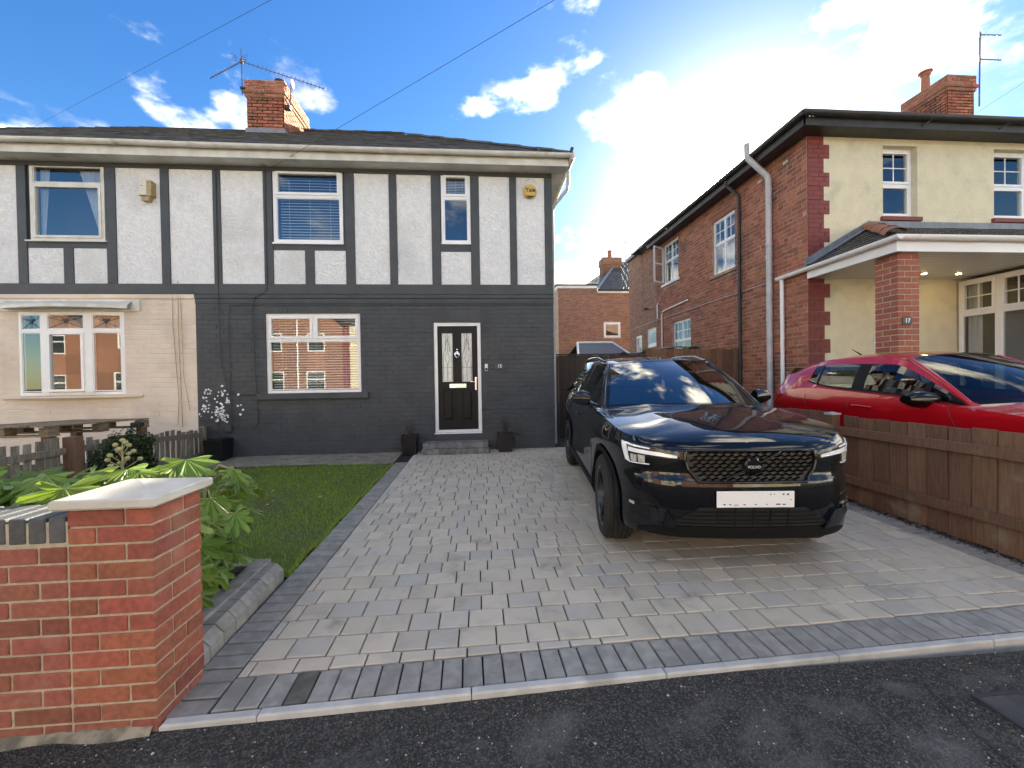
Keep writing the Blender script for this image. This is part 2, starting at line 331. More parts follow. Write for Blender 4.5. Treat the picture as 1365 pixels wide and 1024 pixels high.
# ------------------------------------------------------------------ builders
def Wm(o):
    return (Wm(o.parent) @ o.matrix_parent_inverse if o.parent else Matrix.Identity(4)) @ o.matrix_basis
def setp(o, p):
    if p is not None:
        o.parent = p
        o.matrix_parent_inverse = Wm(p).inverted()
    return o
def tag(o, label, cat=None, group=None, kind=None):
    if label: o['label'] = label
    if cat: o['category'] = cat
    if group: o['group'] = group
    if kind: o['kind'] = kind
    return o
def thing(name, label, cat, loc, group=None):
    e = bpy.data.objects.new(name, None); COL.objects.link(e)
    e.location = loc; e.empty_display_size = .2
    return tag(e, label, cat, group)
IDX = lambda u, v, w: (u, v, w)
class MB:
    def __init__(s, xf=None):
        s.v = []; s.f = []; s.mi = []; s.r = []; s.xf = xf or IDX
    def add(s, vs, fs, mi=0, r=None):
        b = len(s.v)
        s.v += [s.xf(*p) for p in vs]
        r = random.random() if r is None else r
        for f in fs:
            s.f.append([i+b for i in f]); s.mi.append(mi); s.r.append(r)
        return s
    def box(s, x0, x1, y0, y1, z0, z1, mi=0, r=None):
        if x0 > x1: x0, x1 = x1, x0
        if y0 > y1: y0, y1 = y1, y0
        if z0 > z1: z0, z1 = z1, z0
        return s.add([(x0,y0,z0),(x1,y0,z0),(x1,y1,z0),(x0,y1,z0),(x0,y0,z1),(x1,y0,z1),(x1,y1,z1),(x0,y1,z1)],
              [(0,3,2,1),(4,5,6,7),(0,1,5,4),(1,2,6,5),(2,3,7,6),(3,0,4,7)], mi, r)
    def cbox(s, x0, x1, y0, y1, z0, z1, c=.004, mi=0, r=None):   # box with its top edges chamfered
        return s.add([(x0,y0,z0),(x1,y0,z0),(x1,y1,z0),(x0,y1,z0),(x0,y0,z1-c),(x1,y0,z1-c),(x1,y1,z1-c),(x0,y1,z1-c),
               (x0+c,y0+c,z1),(x1-c,y0+c,z1),(x1-c,y1-c,z1),(x0+c,y1-c,z1)],
              [(0,1,5,4),(1,2,6,5),(2,3,7,6),(3,0,4,7),(4,5,9,8),(5,6,10,9),(6,7,11,10),(7,4,8,11),(8,9,10,11),(3,2,1,0)], mi, r)
    def bbox(s, x0, x1, y0, y1, z0, z1, c=.005, mi=0, r=None):   # all edges chamfered
        X = (x0, x0+c, x1-c, x1); Y = (y0, y0+c, y1-c, y1); Z = (z0, z0+c, z1-c, z1)
        vs = []; idx = {}
        for i in range(4):
            for j in range(4):
                for k in range(4):
                    o = (i in (0, 3)) + (j in (0, 3)) + (k in (0, 3))
                    if o == 1: idx[(i,j,k)] = len(vs); vs.append((X[i], Y[j], Z[k]))
        g = lambda *a: idx[a]
        fs = []
        for e in (0, 3):
            fs += [(g(e,1,1),g(e,2,1),g(e,2,2),g(e,1,2)), (g(1,e,1),g(2,e,1),g(2,e,2),g(1,e,2)), (g(1,1,e),g(2,1,e),g(2,2,e),g(1,2,e))]
        n = lambda e: 1 if e == 0 else 2
        for a in (0, 3):
            for b in (0, 3):
                fs += [(g(a,n(b),1),g(a,n(b),2),g(n(a),b,2),g(n(a),b,1)), (g(a,1,n(b)),g(a,2,n(b)),g(n(a),2,b),g(n(a),1,b)), (g(1,a,n(b)),g(2,a,n(b)),g(2,n(a),b),g(1,n(a),b))]
                for d in (0, 3):
                    fs.append((g(a,n(b),n(d)),g(n(a),b,n(d)),g(n(a),n(b),d)))
        return s.add(vs, fs, mi, r)
    def quad(s, *p, mi=0, r=None):
        return s.add(list(p), [tuple(range(len(p)))], mi, r)
    def prism(s, pts, d, mi=0, r=None):             # polygon extruded by vector d
        n = len(pts)
        q = [(p[0]+d[0], p[1]+d[1], p[2]+d[2]) for p in pts]
        return s.add(list(pts)+q, [tuple(range(n))[::-1], tuple(range(n, 2*n))]+[(i, (i+1) % n, n+(i+1) % n, n+i) for i in range(n)], mi, r)
    def tube(s, pts, rr, n=8, mi=0, r=None, close=False):
        pts = [Vector(p) for p in pts]; k = len(pts)
        rr = rr if isinstance(rr, (list, tuple)) else [rr]*k
        vs = []; ref = None
        for i, p in enumerate(pts):
            a = pts[(i-1) % k] if (i > 0 or close) else p
            b = pts[(i+1) % k] if (i < k-1 or close) else p
            d = (b-a).normalized()
            if ref is None: ref = Vector((0, 0, 1)) if abs(d.z) < .9 else Vector((1, 0, 0))
            u = (ref - d*ref.dot(d)).normalized(); w = d.cross(u); ref = u
            for j in range(n):
                t = 2*math.pi*j/n
                vs.append(tuple(p + (u*math.cos(t) + w*math.sin(t))*rr[i]))
        fs = []
        for i in range(k if close else k-1):
            for j in range(n):
                a, b = i*n, ((i+1) % k)*n
                fs.append((a+j, a+(j+1) % n, b+(j+1) % n, b+j))
        if not close: fs += [tuple(range(n))[::-1], tuple(range((k-1)*n, k*n))]
        return s.add(vs, fs, mi, r)
    def lathe(s, prof, c, n=24, axis='Z', mi=0, r=None, cap=True):
        vs = []
        for (q, h) in prof:
            for j in range(n):
                t = 2*math.pi*j/n; a, b = q*math.cos(t), q*math.sin(t)
                vs.append((c[0]+a, c[1]+b, c[2]+h) if axis == 'Z' else (c[0]+h, c[1]+a, c[2]+b) if axis == 'X' else (c[0]+a, c[1]+h, c[2]+b))
        fs = [(i*n+j, i*n+(j+1) % n, (i+1)*n+(j+1) % n, (i+1)*n+j) for i in range(len(prof)-1) for j in range(n)]
        if cap: fs += [tuple(range(n))[::-1], tuple(range((len(prof)-1)*n, len(prof)*n))]
        return s.add(vs, fs, mi, r)
    def grid(s, rows, mi=0, r=None):                # rows of points
        n = len(rows[0]); vs = [p for row in rows for p in row]
        return s.add(vs, [(i*n+j, i*n+j+1, (i+1)*n+j+1, (i+1)*n+j) for i in range(len(rows)-1) for j in range(n-1)], mi, r)
    def mesh(s, name, mats, smooth=False, fix=True, merge=0, angle=None):
        me = bpy.data.meshes.new(name)
        me.from_pydata([tuple(p) for p in s.v], [], s.f)
        for mt in (mats if isinstance(mats, (list, tuple)) else [mats]): me.materials.append(mt)
        me.polygons.foreach_set('material_index', s.mi)
        at = me.attributes.new('rnd', 'FLOAT', 'FACE'); at.data.foreach_set('value', s.r)
        if fix or merge:
            bm = bmesh.new(); bm.from_mesh(me)
            if merge: bmesh.ops.remove_doubles(bm, verts=bm.verts, dist=merge)
            if fix: bmesh.ops.recalc_face_normals(bm, faces=bm.faces)
            bm.to_mesh(me); bm.free()
        if smooth:
            me.polygons.foreach_set('use_smooth', [True]*len(me.polygons))
            if angle: me.set_sharp_from_angle(angle=rad(angle))
        me.update()
        return me
    def obj(s, name, mats, parent=None, smooth=False, fix=True, merge=0, angle=None):
        o = bpy.data.objects.new(name, s.mesh(name, mats, smooth, fix, merge, angle)); COL.objects.link(o)
        return setp(o, parent)
def inst(name, me, parent, loc, rot=(0, 0, 0), scale=None):
    o = bpy.data.objects.new(name, me); COL.objects.link(o)
    o.location = loc; o.rotation_euler = rot
    if scale is not None: o.scale = scale
    return setp(o, parent)
def text_obj(name, txt, size, mat, mw, parent, depth=.0008, bold=0):
    cu = bpy.data.curves.new(name, 'FONT'); cu.body = txt; cu.size = size; cu.extrude = depth; cu.align_x = 'CENTER'; cu.align_y = 'CENTER'; cu.offset = bold
    tmp = bpy.data.objects.new(name, cu); COL.objects.link(tmp)
    bpy.context.view_layer.update()
    me = bpy.data.meshes.new_from_object(tmp.evaluated_get(bpy.context.evaluated_depsgraph_get()))
    bpy.data.objects.remove(tmp, do_unlink=True)
    me.materials.clear(); me.materials.append(mat); me.name = name
    o = bpy.data.objects.new(name, me); COL.objects.link(o)
    o.matrix_world = mw
    return setp(o, parent)
def pchip(xs, ys):
    n = len(xs); h = [xs[i+1]-xs[i] for i in range(n-1)]; d = [(ys[i+1]-ys[i])/h[i] for i in range(n-1)]
    m = [d[0]] + [0 if d[i-1]*d[i] <= 0 else 2*d[i-1]*d[i]/(d[i-1]+d[i]) for i in range(1, n-1)] + [d[-1]]
    def f(x):
        if x <= xs[0]: return ys[0]
        if x >= xs[-1]: return ys[-1]
        i = 0
        while x > xs[i+1]: i += 1
        t = (x-xs[i])/h[i]
        return (2*t**3-3*t*t+1)*ys[i]+(t**3-2*t*t+t)*h[i]*m[i]+(3*t*t-2*t**3)*ys[i+1]+(t**3-t*t)*h[i]*m[i+1]
    return f
def catmull(pts, k):
    P = [Vector(p) for p in pts]; out = []
    for i in range(len(P)-1):
        a = P[i-1] if i else P[0]*2-P[1]; b, c = P[i], P[i+1]; d = P[i+2] if i+2 < len(P) else P[-1]*2-P[-2]
        for j in range(k):
            t = j/k
            out.append(.5*((2*b)+(c-a)*t+(2*a-5*b+4*c-d)*t*t+(3*b-a-3*c+d)*t**3))
    out.append(P[-1]); return out
def gz(Y):                                          # the drive climbs gently to the house
    return .02 + (max(Y, 1.8)-1.8)*.0228

# ================================================================== THE SETTING
def sheet(name, pts, mat, label=None, kind='structure'):
    mb = MB(); mb.quad(*pts); o = mb.obj(name, mat, fix=False)
    if o.data.polygons[0].normal.z < 0: o.data.flip_normals()
    return tag(o, label, kind=kind)
sheet('ground', [(-400, -400, -.20), (400, -400, -.20), (400, 400, -.20), (-400, 400, -.20)], M['plain'])
sheet('road', [(-120, -9.2, -.13), (120, -9.2, -.13), (120, -1.6, -.13), (-120, -1.6, -.13)], M['tar'])
mb = MB()                                                     # tarmac footpath as a gently uneven slab
mb.grid([[(x, y, -.004 + .004*math.sin(x*2.1+y*3) - .012*max(0, 1.2-y)*.3) for x in [-60, -20, -8]+[-4+.25*i for i in range(33)]+[8, 20, 60]] for y in [-1.45, -.9, -.4, 0, .3, .6, .9, 1.2, 1.5, 1.7, 1.86]])
mb.box(-60, 60, -1.5, -1.452, -.2, -.012)
tag(mb.obj('pavement', M['tar'], smooth=True, angle=40), None, kind='structure')
sheet('far_pavement', [(-120, -11.0, -.02), (120, -11.0, -.02), (120, -9.2, -.02), (-120, -9.2, -.02)], M['tar'])
sheet('neighbour_drive', [(4.06, 1.95, .02), (40, 2.6, .05), (40, 9, .36), (4.06, 9, .32)], M['tar'])
sheet('neighbour_garden', [(-40, 1.99, .04), (-4.93, 1.99, .04), (-4.93, 7.55, .12), (-40, 7.55, .12)], M['plain'])
sheet('back_yard', [(1.35, 7.5, .145), (6.0, 7.5, .145), (10, 40, .6), (-20, 40, .6)], M['plain'])

KS = .0325                                                    # the kerb line is not quite square to the house
kY = lambda x: 1.774 + (x+1.383)*KS
KA = math.atan(KS)
kerb = MB(); kerb.quad((-1.38, kY(-1.38)+.004, .004), (4.06, kY(4.06)+.004, .004), (4.06, kY(4.06)+.046, .004), (-1.38, kY(-1.38)+.046, .004))
kerb = tag(kerb.obj('kerb', M['joint']), None, kind='structure')
xs = [-1.381, -.992, -.066, .875, 1.80, 2.72, 3.64, 4.06]
for a, b in zip(xs, xs[1:]):
    L = b-a-.004
    k = MB(); k.cbox(-L/2, L/2, -.023, .023, -.06, .022, .007)
    inst('kerb_stone', k.mesh('kerb_stone', M['kerb']), kerb, ((a+b)/2, kY((a+b)/2)+.023, R(-.002, .002)), (R(-.004, .004), 0, KA))

# ---- block-paved drive
dv = MB(); dv.quad((-1.44, 1.79, gz(1.8)-.016), (4.03, 1.97, gz(1.97)-.016), (4.03, 7.5, gz(7.5)-.016), (-1.44, 7.5, gz(7.5)-.016))
drive = tag(dv.obj('driveway', M['joint']), None, kind='structure')
SL = math.atan(.0228)
J = .0075
def paver_mesh(name, L, D, mat, h=.045, c=.005):
    k = MB(); k.cbox(-L/2, L/2, -D/2, D/2, -h, 0, c); return k.mesh(name, mat)
bm_long = paver_mesh('border_block', .1-J, .2-J, M['border'])
bm_dark = paver_mesh('border_block', .1-J, .2-J, M['stained'])
bm_side = paver_mesh('border_block', .205-J, .0945-J, M['border'])
x = -1.2155                                                   # soldier course along the kerb
i = 0
while x < 3.97:
    xc = x+.05
    o = inst('border_block', bm_long if abs(xc+.86) > .05 else bm_dark, drive, (xc, kY(xc)+.048+.1, gz(1.95)+R(-.0015, .002)), (SL+R(-.01, .01), R(-.008, .008), KA+R(-.006, .006)))
    x += .1003; i += 1
y = 1.818
while y < 6.55:                                               # stretcher column beside the lawn
    dx = 0 if y > 2.1 else .0
    inst('border_block', bm_side, drive, (-1.322, y+.047, gz(y)+R(-.0015, .002)), (SL+R(-.008, .008), R(-.008, .008), R(-.006, .006)))
    y += .0945
y = 2.15
while y < 7.3:
    inst('border_block', bm_side, drive, (3.872, y+.047, gz(y)+R(-.001, .002)), (SL, R(-.006, .006), R(-.006, .006)))
    y += .0945
cand = []
PD = .1632
XL, XR = -1.2175, 3.768
ylo = 2.14
def row(y0, y1, cut=False):
    x = XL
    first = random.choice((.05, .09, .13, .173, .208))
    n = 0
    while x < XR-.02:
        L = first if n == 0 else random.choice((.173, .173, .208))
        if x+L > XR-.06: L = XR-x
        sb_ = kY(x+L/2)+.2505
        a = sb_ if cut else (y0 if (y0 > ylo+.01 or ylo-sb_ > .045) else sb_)
        if not cut or y1-a > .045: cand.append((x, x+L, a, y1, cut))
        x += L; n += 1
row(0, ylo, True)
y = ylo
while y < 7.45:
    y2 = min(y+PD, 7.50)
    row(y, y2); y += PD
def under_car(xc, yc): return 1.25 < xc < 3.0 and 2.9 < yc < 6.4
cand.sort(key=lambda c: (under_car((c[0]+c[1])/2, (c[2]+c[3])/2), math.hypot((c[0]+c[1])/2, (c[2]+c[3])/2)+ (3 if (c[0]+c[1])/2 > 3.6 else 0)))
pm = {}
far = MB()
for i, (x0, x1, y0, y1, cut) in enumerate(cand):
    xc, yc = (x0+x1)/2, (y0+y1)/2
    if i < 298:
        key = (round(x1-x0, 4), round(y1-y0, 4))
        if key not in pm: pm[key] = paver_mesh('paver', x1-x0-J, y1-y0-J, M['paver'])
        inst('paver', pm[key], drive, (xc, yc, gz(yc)+R(-.0012, .0018)), (SL+R(-.007, .007), R(-.007, .007), R(-.004, .004)+(KA*.6 if cut else 0)))
    else:
        far.xf = lambda a, b, c, dz=R(-.001, .002): (a, b, c+gz(b)+dz)
        far.cbox(x0+J/2, x1-J/2, y0+J/2, y1-J/2, -.04, 0, .004)
tag(far.obj('paver_field', M['paver_joined'], drive), None, kind='stuff')
# debris strip along the fence foot
sheet('gravel_strip', [(3.975, 2.0, gz(2)-.004), (4.06, 2.0, gz(2)-.004), (4.06, 8.5, gz(7.5)), (3.975, 8.5, gz(7.5))], M['soil'])
mb = MB()
for i in range(900):
    yy = R(2.0, 6.0); xx = R(3.93, 4.035) - max(0, random.gauss(0, .02)); s = R(.004, .013)
    mb.lathe([(s*.4, -s*.3), (s, s*.1), (s*.4, s*.6)], (xx, yy, gz(yy)+s*.2), 5, cap=True)
tag(mb.obj('loose_gravel', pmat('dark_gravel', (.06, .058, .055), (.12, .11, .10), rough=.9, sc=60, attr=1, rnd=.6)), 'dark loose grit and debris along the brown fence foot', 'gravel', kind='stuff')

# ---- older block path along the house front
pt = MB(); pt.quad((-4.93, 6.66, gz(6.7)-.012), (-1.44, 6.50, gz(6.6)-.012), (-1.44, 7.5, gz(7.5)-.012), (-4.93, 7.5, gz(7.5)-.012))
path = tag(pt.obj('path', M['joint']), None, kind='structure')
pb = MB(xf=lambda a, b, c: (a, b, c+gz(b)))
for r in range(9):
    y0 = 6.60+.1*r
    x = -4.9-(.1 if r % 2 else 0)
    while x < -1.46:
        if not (r == 0 and x < -2.6): pb.cbox(x+.003, min(x+.2, -1.445)-.003, y0+.003, y0+.097, -.04, R(-.002, .003), .004)
        x += .2
tag(pb.obj('path_block_field', M['oldpaver'], path), None, kind='stuff')

# ---- lawn
lw = MB()
lw.grid([[(x, y, gz(y)+.008*math.sin(x*3.1)*math.sin(y*2.3)-.004) for x in [-4.9+.23*i for i in range(16)]] for y in [3.0+.25*i for i in range(15)]])
lawn = tag(lw.obj('lawn', M['grassbase'], smooth=True), None, kind='structure')
gb = MB()
def bare(x, y): return (math.sin(x*2.3+1)*math.sin(y*1.7+.4)+math.sin(x*5.1+y*4.3))*.5
for i in range(3600):                                         # longer tufts straying over the edge
    e_ = random.random(); y = R(3.0, 6.5)
    x = -1.44+random.gauss(0, .012)+.012*math.sin(y*9)
    if e_ < .25: x, y = R(-4.8, -1.44), 3.02+random.gauss(0, .02)
    h = R(.015, .040); a = R(0, 6.283); w = R(.0010, .0020); ln = R(.3, 1.1)*h; z = gz(y)-.002; ca, sa = math.cos(a), math.sin(a); b = len(gb.v)
    gb.v += [(x-sa*w, y+ca*w, z), (x+sa*w, y-ca*w, z), (x+ca*ln, y+sa*ln, z+h)]; gb.f.append([b, b+1, b+2]); gb.mi.append(0); gb.r.append(random.random())
cnt = 0
while cnt < 62000:
    x, y = R(-4.85, -1.40), R(3.0, 6.62)
    if x > -1.45 and random.random() < .8: continue
    if y > 6.55-(x+1.44)*.07: continue
    if bare(x, y) > .75 and random.random() < .5: continue
    h = R(.014, .040)*(1.15 if bare(x, y) < 0 else .9); a = R(0, 6.283); w = R(.0012, .0024); ln = R(.1, .9)*h
    z = gz(y)-.004
    ca, sa = math.cos(a), math.sin(a)
    b = len(gb.v)
    gb.v += [(x-sa*w, y+ca*w, z), (x+sa*w, y-ca*w, z), (x+ca*ln, y+sa*ln, z+h)]
    gb.f.append([b, b+1, b+2]); gb.mi.append(0); gb.r.append(random.random()); cnt += 1
tag(gb.obj('grass', M['blade'], fix=False), 'short green lawn grass growing beside the block-paved drive', 'grass', kind='stuff')

# ---- planting bed behind the front wall, with raised edging blocks
sb = MB(); sb.grid([[(x, y, .10+.02*math.sin(x*7+y*3)+.012*math.sin(x*17-y*13)) for x in [-4.9+.16*i for i in range(21)]] for y in [1.98+.1*i for i in range(12)]])
tag(sb.obj('flower_bed', M['soil'], smooth=True), None, kind='structure')
ed = thing('bed_edging', 'charcoal raised block edging around the soil bed beside the lawn', 'edging', (-1.5, 2.55, .03))
prof = [(0, -.05), (0, .065), (-.045, .115), (-.115, .115), (-.115, -.05)]
L = .124
em = MB(); em.prism([(p[0], 0, p[1]) for p in prof], (0, .109, 0)); em = em.mesh('edging_block', M['border'])
for i in range(8):
    yy = 2.06+i*.117
    inst('edging_block', em, ed, (-1.424-.003*i, yy, gz(yy)+R(-.002, .002)), (SL, 0, R(-.012, .012)))
tm = MB(); tm.bbox(-.055, .055, 0, .196, -.15, 0, .004); tm = tm.mesh('edging_slab', M['border'])
for i in range(5):
    inst('edging_slab', tm, ed, (-1.594-.003*i, 2.04+i*.2, .168+R(-.003, .003)), (SL, 0, R(-.01, .01)))
for i in range(12):
    inst('edging_slab', tm, ed, (-1.66-.2*i, 3.04, .150+R(-.003, .003)), (0, 0, math.pi/2+R(-.01, .01)))

# ---- loose things on the ground
mb = MB()
for i in range(420):
    x = R(-2.4, 3.4); y = R(1.25, kY(x)-.01); s = R(.0015, .0045)*(1.5 if random.random() < .08 else 1)
    mb.lathe([(s*.5, -s*.3), (s, s*.1), (s*.4, s*.7)], (x, y, -.001), 5)
tag(mb.obj('grit', M['grit']), 'pale grit scattered over the dark tarmac pavement', 'grit', kind='stuff')
cv = thing('access_cover', 'small steel access cover set in the tarmac, reflecting the sky', 'cover', (2.33, 1.50, 0))
MB().box(2.20, 2.46, 1.43, 1.60, -.02, .0035).obj('cover_plate', M['steel'], cv)
k = MB()
for a in ((2.185, 2.20, 1.415, 1.615), (2.46, 2.475, 1.415, 1.615), (2.20, 2.46, 1.415, 1.43), (2.20, 2.46, 1.60, 1.615)): k.box(a[0], a[1], a[2], a[3], -.02, .006)
k.obj('frame', M['iron'], cv)
ck = MB()
pts = [(2.06, 1.70), (2.02, 1.62), (2.00, 1.53), (1.965, 1.44), (1.955, 1.33), (1.94, 1.2)]
for a, b in zip(pts, pts[1:]):
    w = .006
    ck.quad((a[0]-w, a[1], .0052), (a[0]+w, a[1], .0052), (b[0]+w, b[1], .0052), (b[0]-w, b[1], .0052))
tag(ck.obj('crack', M['cable']), None, kind='structure')

lm = []
for v in range(3):
    k = MB(); pts = []
    n = 9
    for i in range(n):
        t = i/(n-1); w = .5*math.sin(math.pi*min(1, t*1.06)**.8)*(.85 + .15*math.cos(i*2.4+v))
        pts.append((t, w))
    L_ = [(t-.5, w*.75, .18*w*w*2+.10*math.sin(t*3+v)) for t, w in pts]; C_ = [(t-.5, 0, .10*math.sin(t*3+v)) for t, w in pts]; R_ = [(t-.5, -w*.75, .25*w*w*2+.10*math.sin(t*3+v)) for t, w in pts]
    k.grid([L_, C_, R_]); lm.append(k.mesh('fallen_leaf', M['leaf_dry'], fix=False))
def drop(x, y, s, where, grp, z=None):
    o = inst('fallen_leaf', random.choice(lm), None, (x, y, (gz(y)+.028 if z is None else z)), (R(-.3, .3), R(-.3, .3), R(0, 6.28)), (s, s, s))
    tag(o, where, 'leaf', grp)
for i in range(46):
    x = -1.5-abs(random.gauss(0, 1.1)); y = 6.5-abs(random.gauss(0, 1.2))
    if x < -4.2 or y < 3.2: continue
    drop(x, y, R(.03, .065), 'small dry yellow-brown leaf fallen on the green lawn', 'dry leaves fallen on the lawn')
for x, y in ((-1.36, 6.45), (-1.33, 4.42), (.95, 4.45), (-1.10, 6.9)):
    drop(x, y, R(.05, .08), 'dry brown leaf fallen on the grey block paving', 'dry leaves on the paving', gz(y)+.008)

# ================================================================== FRONT WALL AND PIER
PX0, PX1, PY0, PY1 = -1.712, -1.384, 1.776, 2.066
C7 = .0745
gw = thing('garden_wall', 'red brick front garden wall ending in a pier with a white pyramid cap', 'wall', (-1.55, 1.94, 0))
ZB = -.02
NC = 13
core = MB(); core.box(PX0+.006, PX1-.006, PY0+.006, PY1-.006, -.1, ZB+NC*C7+.004)
core.obj('pier_mortar', M['mortar'], gw)
wc = MB(); wc.box(-6.5, PX0+.004, PY0+.007, PY0+.205, -.1, ZB+11*C7+.012); wc.obj('wall_mortar', M['mortar'], gw)
BH = C7-.010
def brick_mesh(a, b, mat):
    k = MB(); k.bbox(-a/2, a/2, -b/2, b/2, -BH/2, BH/2, .0035); return k.mesh('brick', mat)
b_str = brick_mesh(.217, .1025, M['brick_new']); b_sty = brick_mesh(.1025, .180, M['brick_new'])
w_str = brick_mesh(.217, .1025, M['brick_wall']); w_hdr = brick_mesh(.1025, .1025, M['brick_wall'])
jj = lambda: R(-.0016, .0016)
jr = lambda: (R(-.006, .006), R(-.006, .006), R(-.006, .006))
for c in range(NC):
    z = ZB+c*C7+BH/2+.005
    w, h, wy = .217, .1025, .180
    if c % 2 == 0: P = [(PX0+w/2, PY0+h/2, 0), (PX1-h/2, PY0+wy/2, 1), (PX1-w/2, PY1-h/2, 0), (PX0+h/2, PY1-wy/2, 1)]
    else: P = [(PX1-w/2, PY0+h/2, 0), (PX0+h/2, PY0+wy/2, 1), (PX0+w/2, PY1-h/2, 0), (PX1-h/2, PY1-wy/2, 1)]
    for x, y, t in P:
        me = (b_sty if t else b_str) if c > 1 else (brick_mesh(.1025, .180, M['brick_wall']) if t else w_str)
        inst('brick', me, gw, (x+jj(), y+jj(), z+jj()*.6), jr())
    if c < 11:
        x = PX0-.010-(0 if c % 2 else .1125)
        if c % 2 == 0: inst('brick', w_hdr, gw, (PX0-.010-.05125, PY0+.0525+jj(), z), jr())
        while x > -2.9:
            inst('brick', w_str, gw, (x-.1085+jj(), PY0+.0525+jj(), z+jj()*.6), jr())
            x -= .2275
far_b = MB()
for c in range(11):
    x = -2.95-(.11 if c % 2 else 0)
    while x > -6.4:
        far_b.bbox(x-.217, x, PY0, PY0+.1, ZB+c*C7+.005, ZB+c*C7+.005+BH, .004); x -= .2275
tag(far_b.obj('wall_brickwork', M['brick_wall'], gw), None, kind='stuff')
cm = MB(); cm.bbox(-.0325, .0325, -.1075, .1075, -.0525, .0525, .005); cm = cm.mesh('coping_brick', M['blue_brick'])
MB().box(-6.5, PX0-.002, PY0+.004, PY0+.212, ZB+11*C7+.013, ZB+11*C7+.100).obj('coping_mortar', M['mortar'], gw)
x = PX0-.010
while x > -4.6:
    inst('coping_brick', cm, gw, (x-.0325, PY0+.107+jj(), ZB+11*C7+.066+jj()), (R(-.01, .01), R(-.012, .012), R(-.01, .01)))
    x -= .0755
ct = ZB+NC*C7+.006
k = MB()
cx, cy, ov = (PX0+PX1)/2, (PY0+PY1)/2, .036
a, b = (PX1-PX0)/2+ov, (PY1-PY0)/2+ov
T = .036
k.add([(cx-a+.006, cy-b+.006, ct), (cx+a-.006, cy-b+.006, ct), (cx+a-.006, cy+b-.006, ct), (cx-a+.006, cy+b-.006, ct),
       (cx-a, cy-b, ct+.008), (cx+a, cy-b, ct+.008), (cx+a, cy+b, ct+.008), (cx-a, cy+b, ct+.008),
       (cx-a, cy-b, ct+T), (cx+a, cy-b, ct+T), (cx+a, cy+b, ct+T), (cx-a, cy+b, ct+T),
       (cx-a+.008, cy-b+.008, ct+T+.006), (cx+a-.008, cy-b+.008, ct+T+.006), (cx+a-.008, cy+b-.008, ct+T+.006), (cx-a+.008, cy+b-.008, ct+T+.006), (cx, cy, ct+T+.048)],
      [(3,2,1,0)]+[(q*4+i, q*4+(i+1) % 4, q*4+4+(i+1) % 4, q*4+4+i) for q in range(3) for i in range(4)]+[(12+i, 12+(i+1) % 4, 16) for i in range(4)])
tag(k.obj('pier_cap', M['cap'], gw), 'white cast stone pyramid cap on the pier')
hm = MB()                                                     # rough mortar haunch at the wall foot
rows = []
for i in range(90):
    x = -6.2+i*(6.2-1.40)/89
    d = .035+.010*math.sin(i*.9)+R(-.004, .004)
    rows.append([(x, PY0+.01, .030+R(-.006, .006)), (x, PY0-d*.45, .014+R(-.004, .004)), (x, PY0-d, -.004)])
hm.grid(rows); hm.obj('mortar_haunch', pmat('stained_mortar', (.30, .27, .21), (.12, .11, .085), rough=.95, sc=14, bump=1, bsc=90), gw, smooth=True)

# ================================================================== RIGHT-HAND FENCE
fc = thing('board_fence', 'low brown timber board fence with two rails and a capped post', 'fence', (4.04, 4.2, .05))
FX = 4.034
y = 4.136
seams = [4.136-.166*i for i in range(14)]
def board(parent, x, y0, y1, z0, z1, mat, t=.019):
    k = MB(); k.bbox(-t/2, t/2, -(y0-y1)/2+.0035, (y0-y1)/2-.0035, -(z1-z0)/2, (z1-z0)/2, .002)
    inst('board', k.mesh('board', mat), parent, (x+R(-.002, .002), (y0+y1)/2, (z0+z1)/2), (R(-.008, .008), R(-.006, .006), R(-.01, .01)))
for a, b in zip(seams, seams[1:]):
    if b > 1.95: board(fc, FX+.012, a, b, gz(a)+R(-.005, .01), .995+R(-.008, .010), M['fence_wood'])
y = 4.29
while y < 8.45:
    board(fc, FX+.012, y+.166, y, gz(7), 1.02+R(-.008, .010), M['fence_wood']); y += .166
for z0, z1 in ((.783, .872), (.262, .350)):
    k = MB(); k.bbox(FX-.034, FX-.0005, 1.98, 4.194, z0, z1, .004); k.obj('rail', M['fence_wood'], fc)
    k = MB(); k.bbox(FX-.034, FX-.0005, 4.296, 8.46, z0+.02, z1+.02, .004); k.obj('rail', M['fence_wood'], fc)
k = MB(); k.bbox(FX-.075, FX+.022, 4.197, 4.293, .0, 1.0, .004); po = k.obj('post', M['post_wood'], fc)
k = MB(); k.bbox(FX-.083, FX+.03, 4.189, 4.301, 1.0, 1.022, .003); k.lathe([(.05, 1.022), (.012, 1.035)], (FX-.0265, 4.245, 0), 4); k.obj('post_cap', M['kerb'], po)

# ================================================================== GATE AND HIGH FENCE AT THE SIDE OF THE HOUSE
gt = thing('side_gate', 'tall dark brown timber gate and boards between the two houses', 'gate', (2.5, 8.6, .15))
def vboard(parent, x0, x1, y, z0, z1, mat, t=.02):
    k = MB(); k.bbox(-(x1-x0)/2+.003, (x1-x0)/2-.003, -t/2, t/2, -(z1-z0)/2, (z1-z0)/2, .002)
    inst('board', k.mesh('board', mat), parent, ((x0+x1)/2, y+R(-.003, .003), (z0+z1)/2), (R(-.006, .006), R(-.004, .004), R(-.008, .008)))
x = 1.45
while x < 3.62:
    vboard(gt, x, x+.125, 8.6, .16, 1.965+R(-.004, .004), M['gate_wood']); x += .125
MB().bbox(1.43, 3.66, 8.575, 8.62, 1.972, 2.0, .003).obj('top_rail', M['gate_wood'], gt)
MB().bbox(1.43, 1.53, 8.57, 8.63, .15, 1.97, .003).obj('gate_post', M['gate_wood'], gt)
hf = thing('high_fence', 'tall brown close-board fence reaching the brick side wall', 'fence', (4.7, 8.62, .2))
x = 3.68
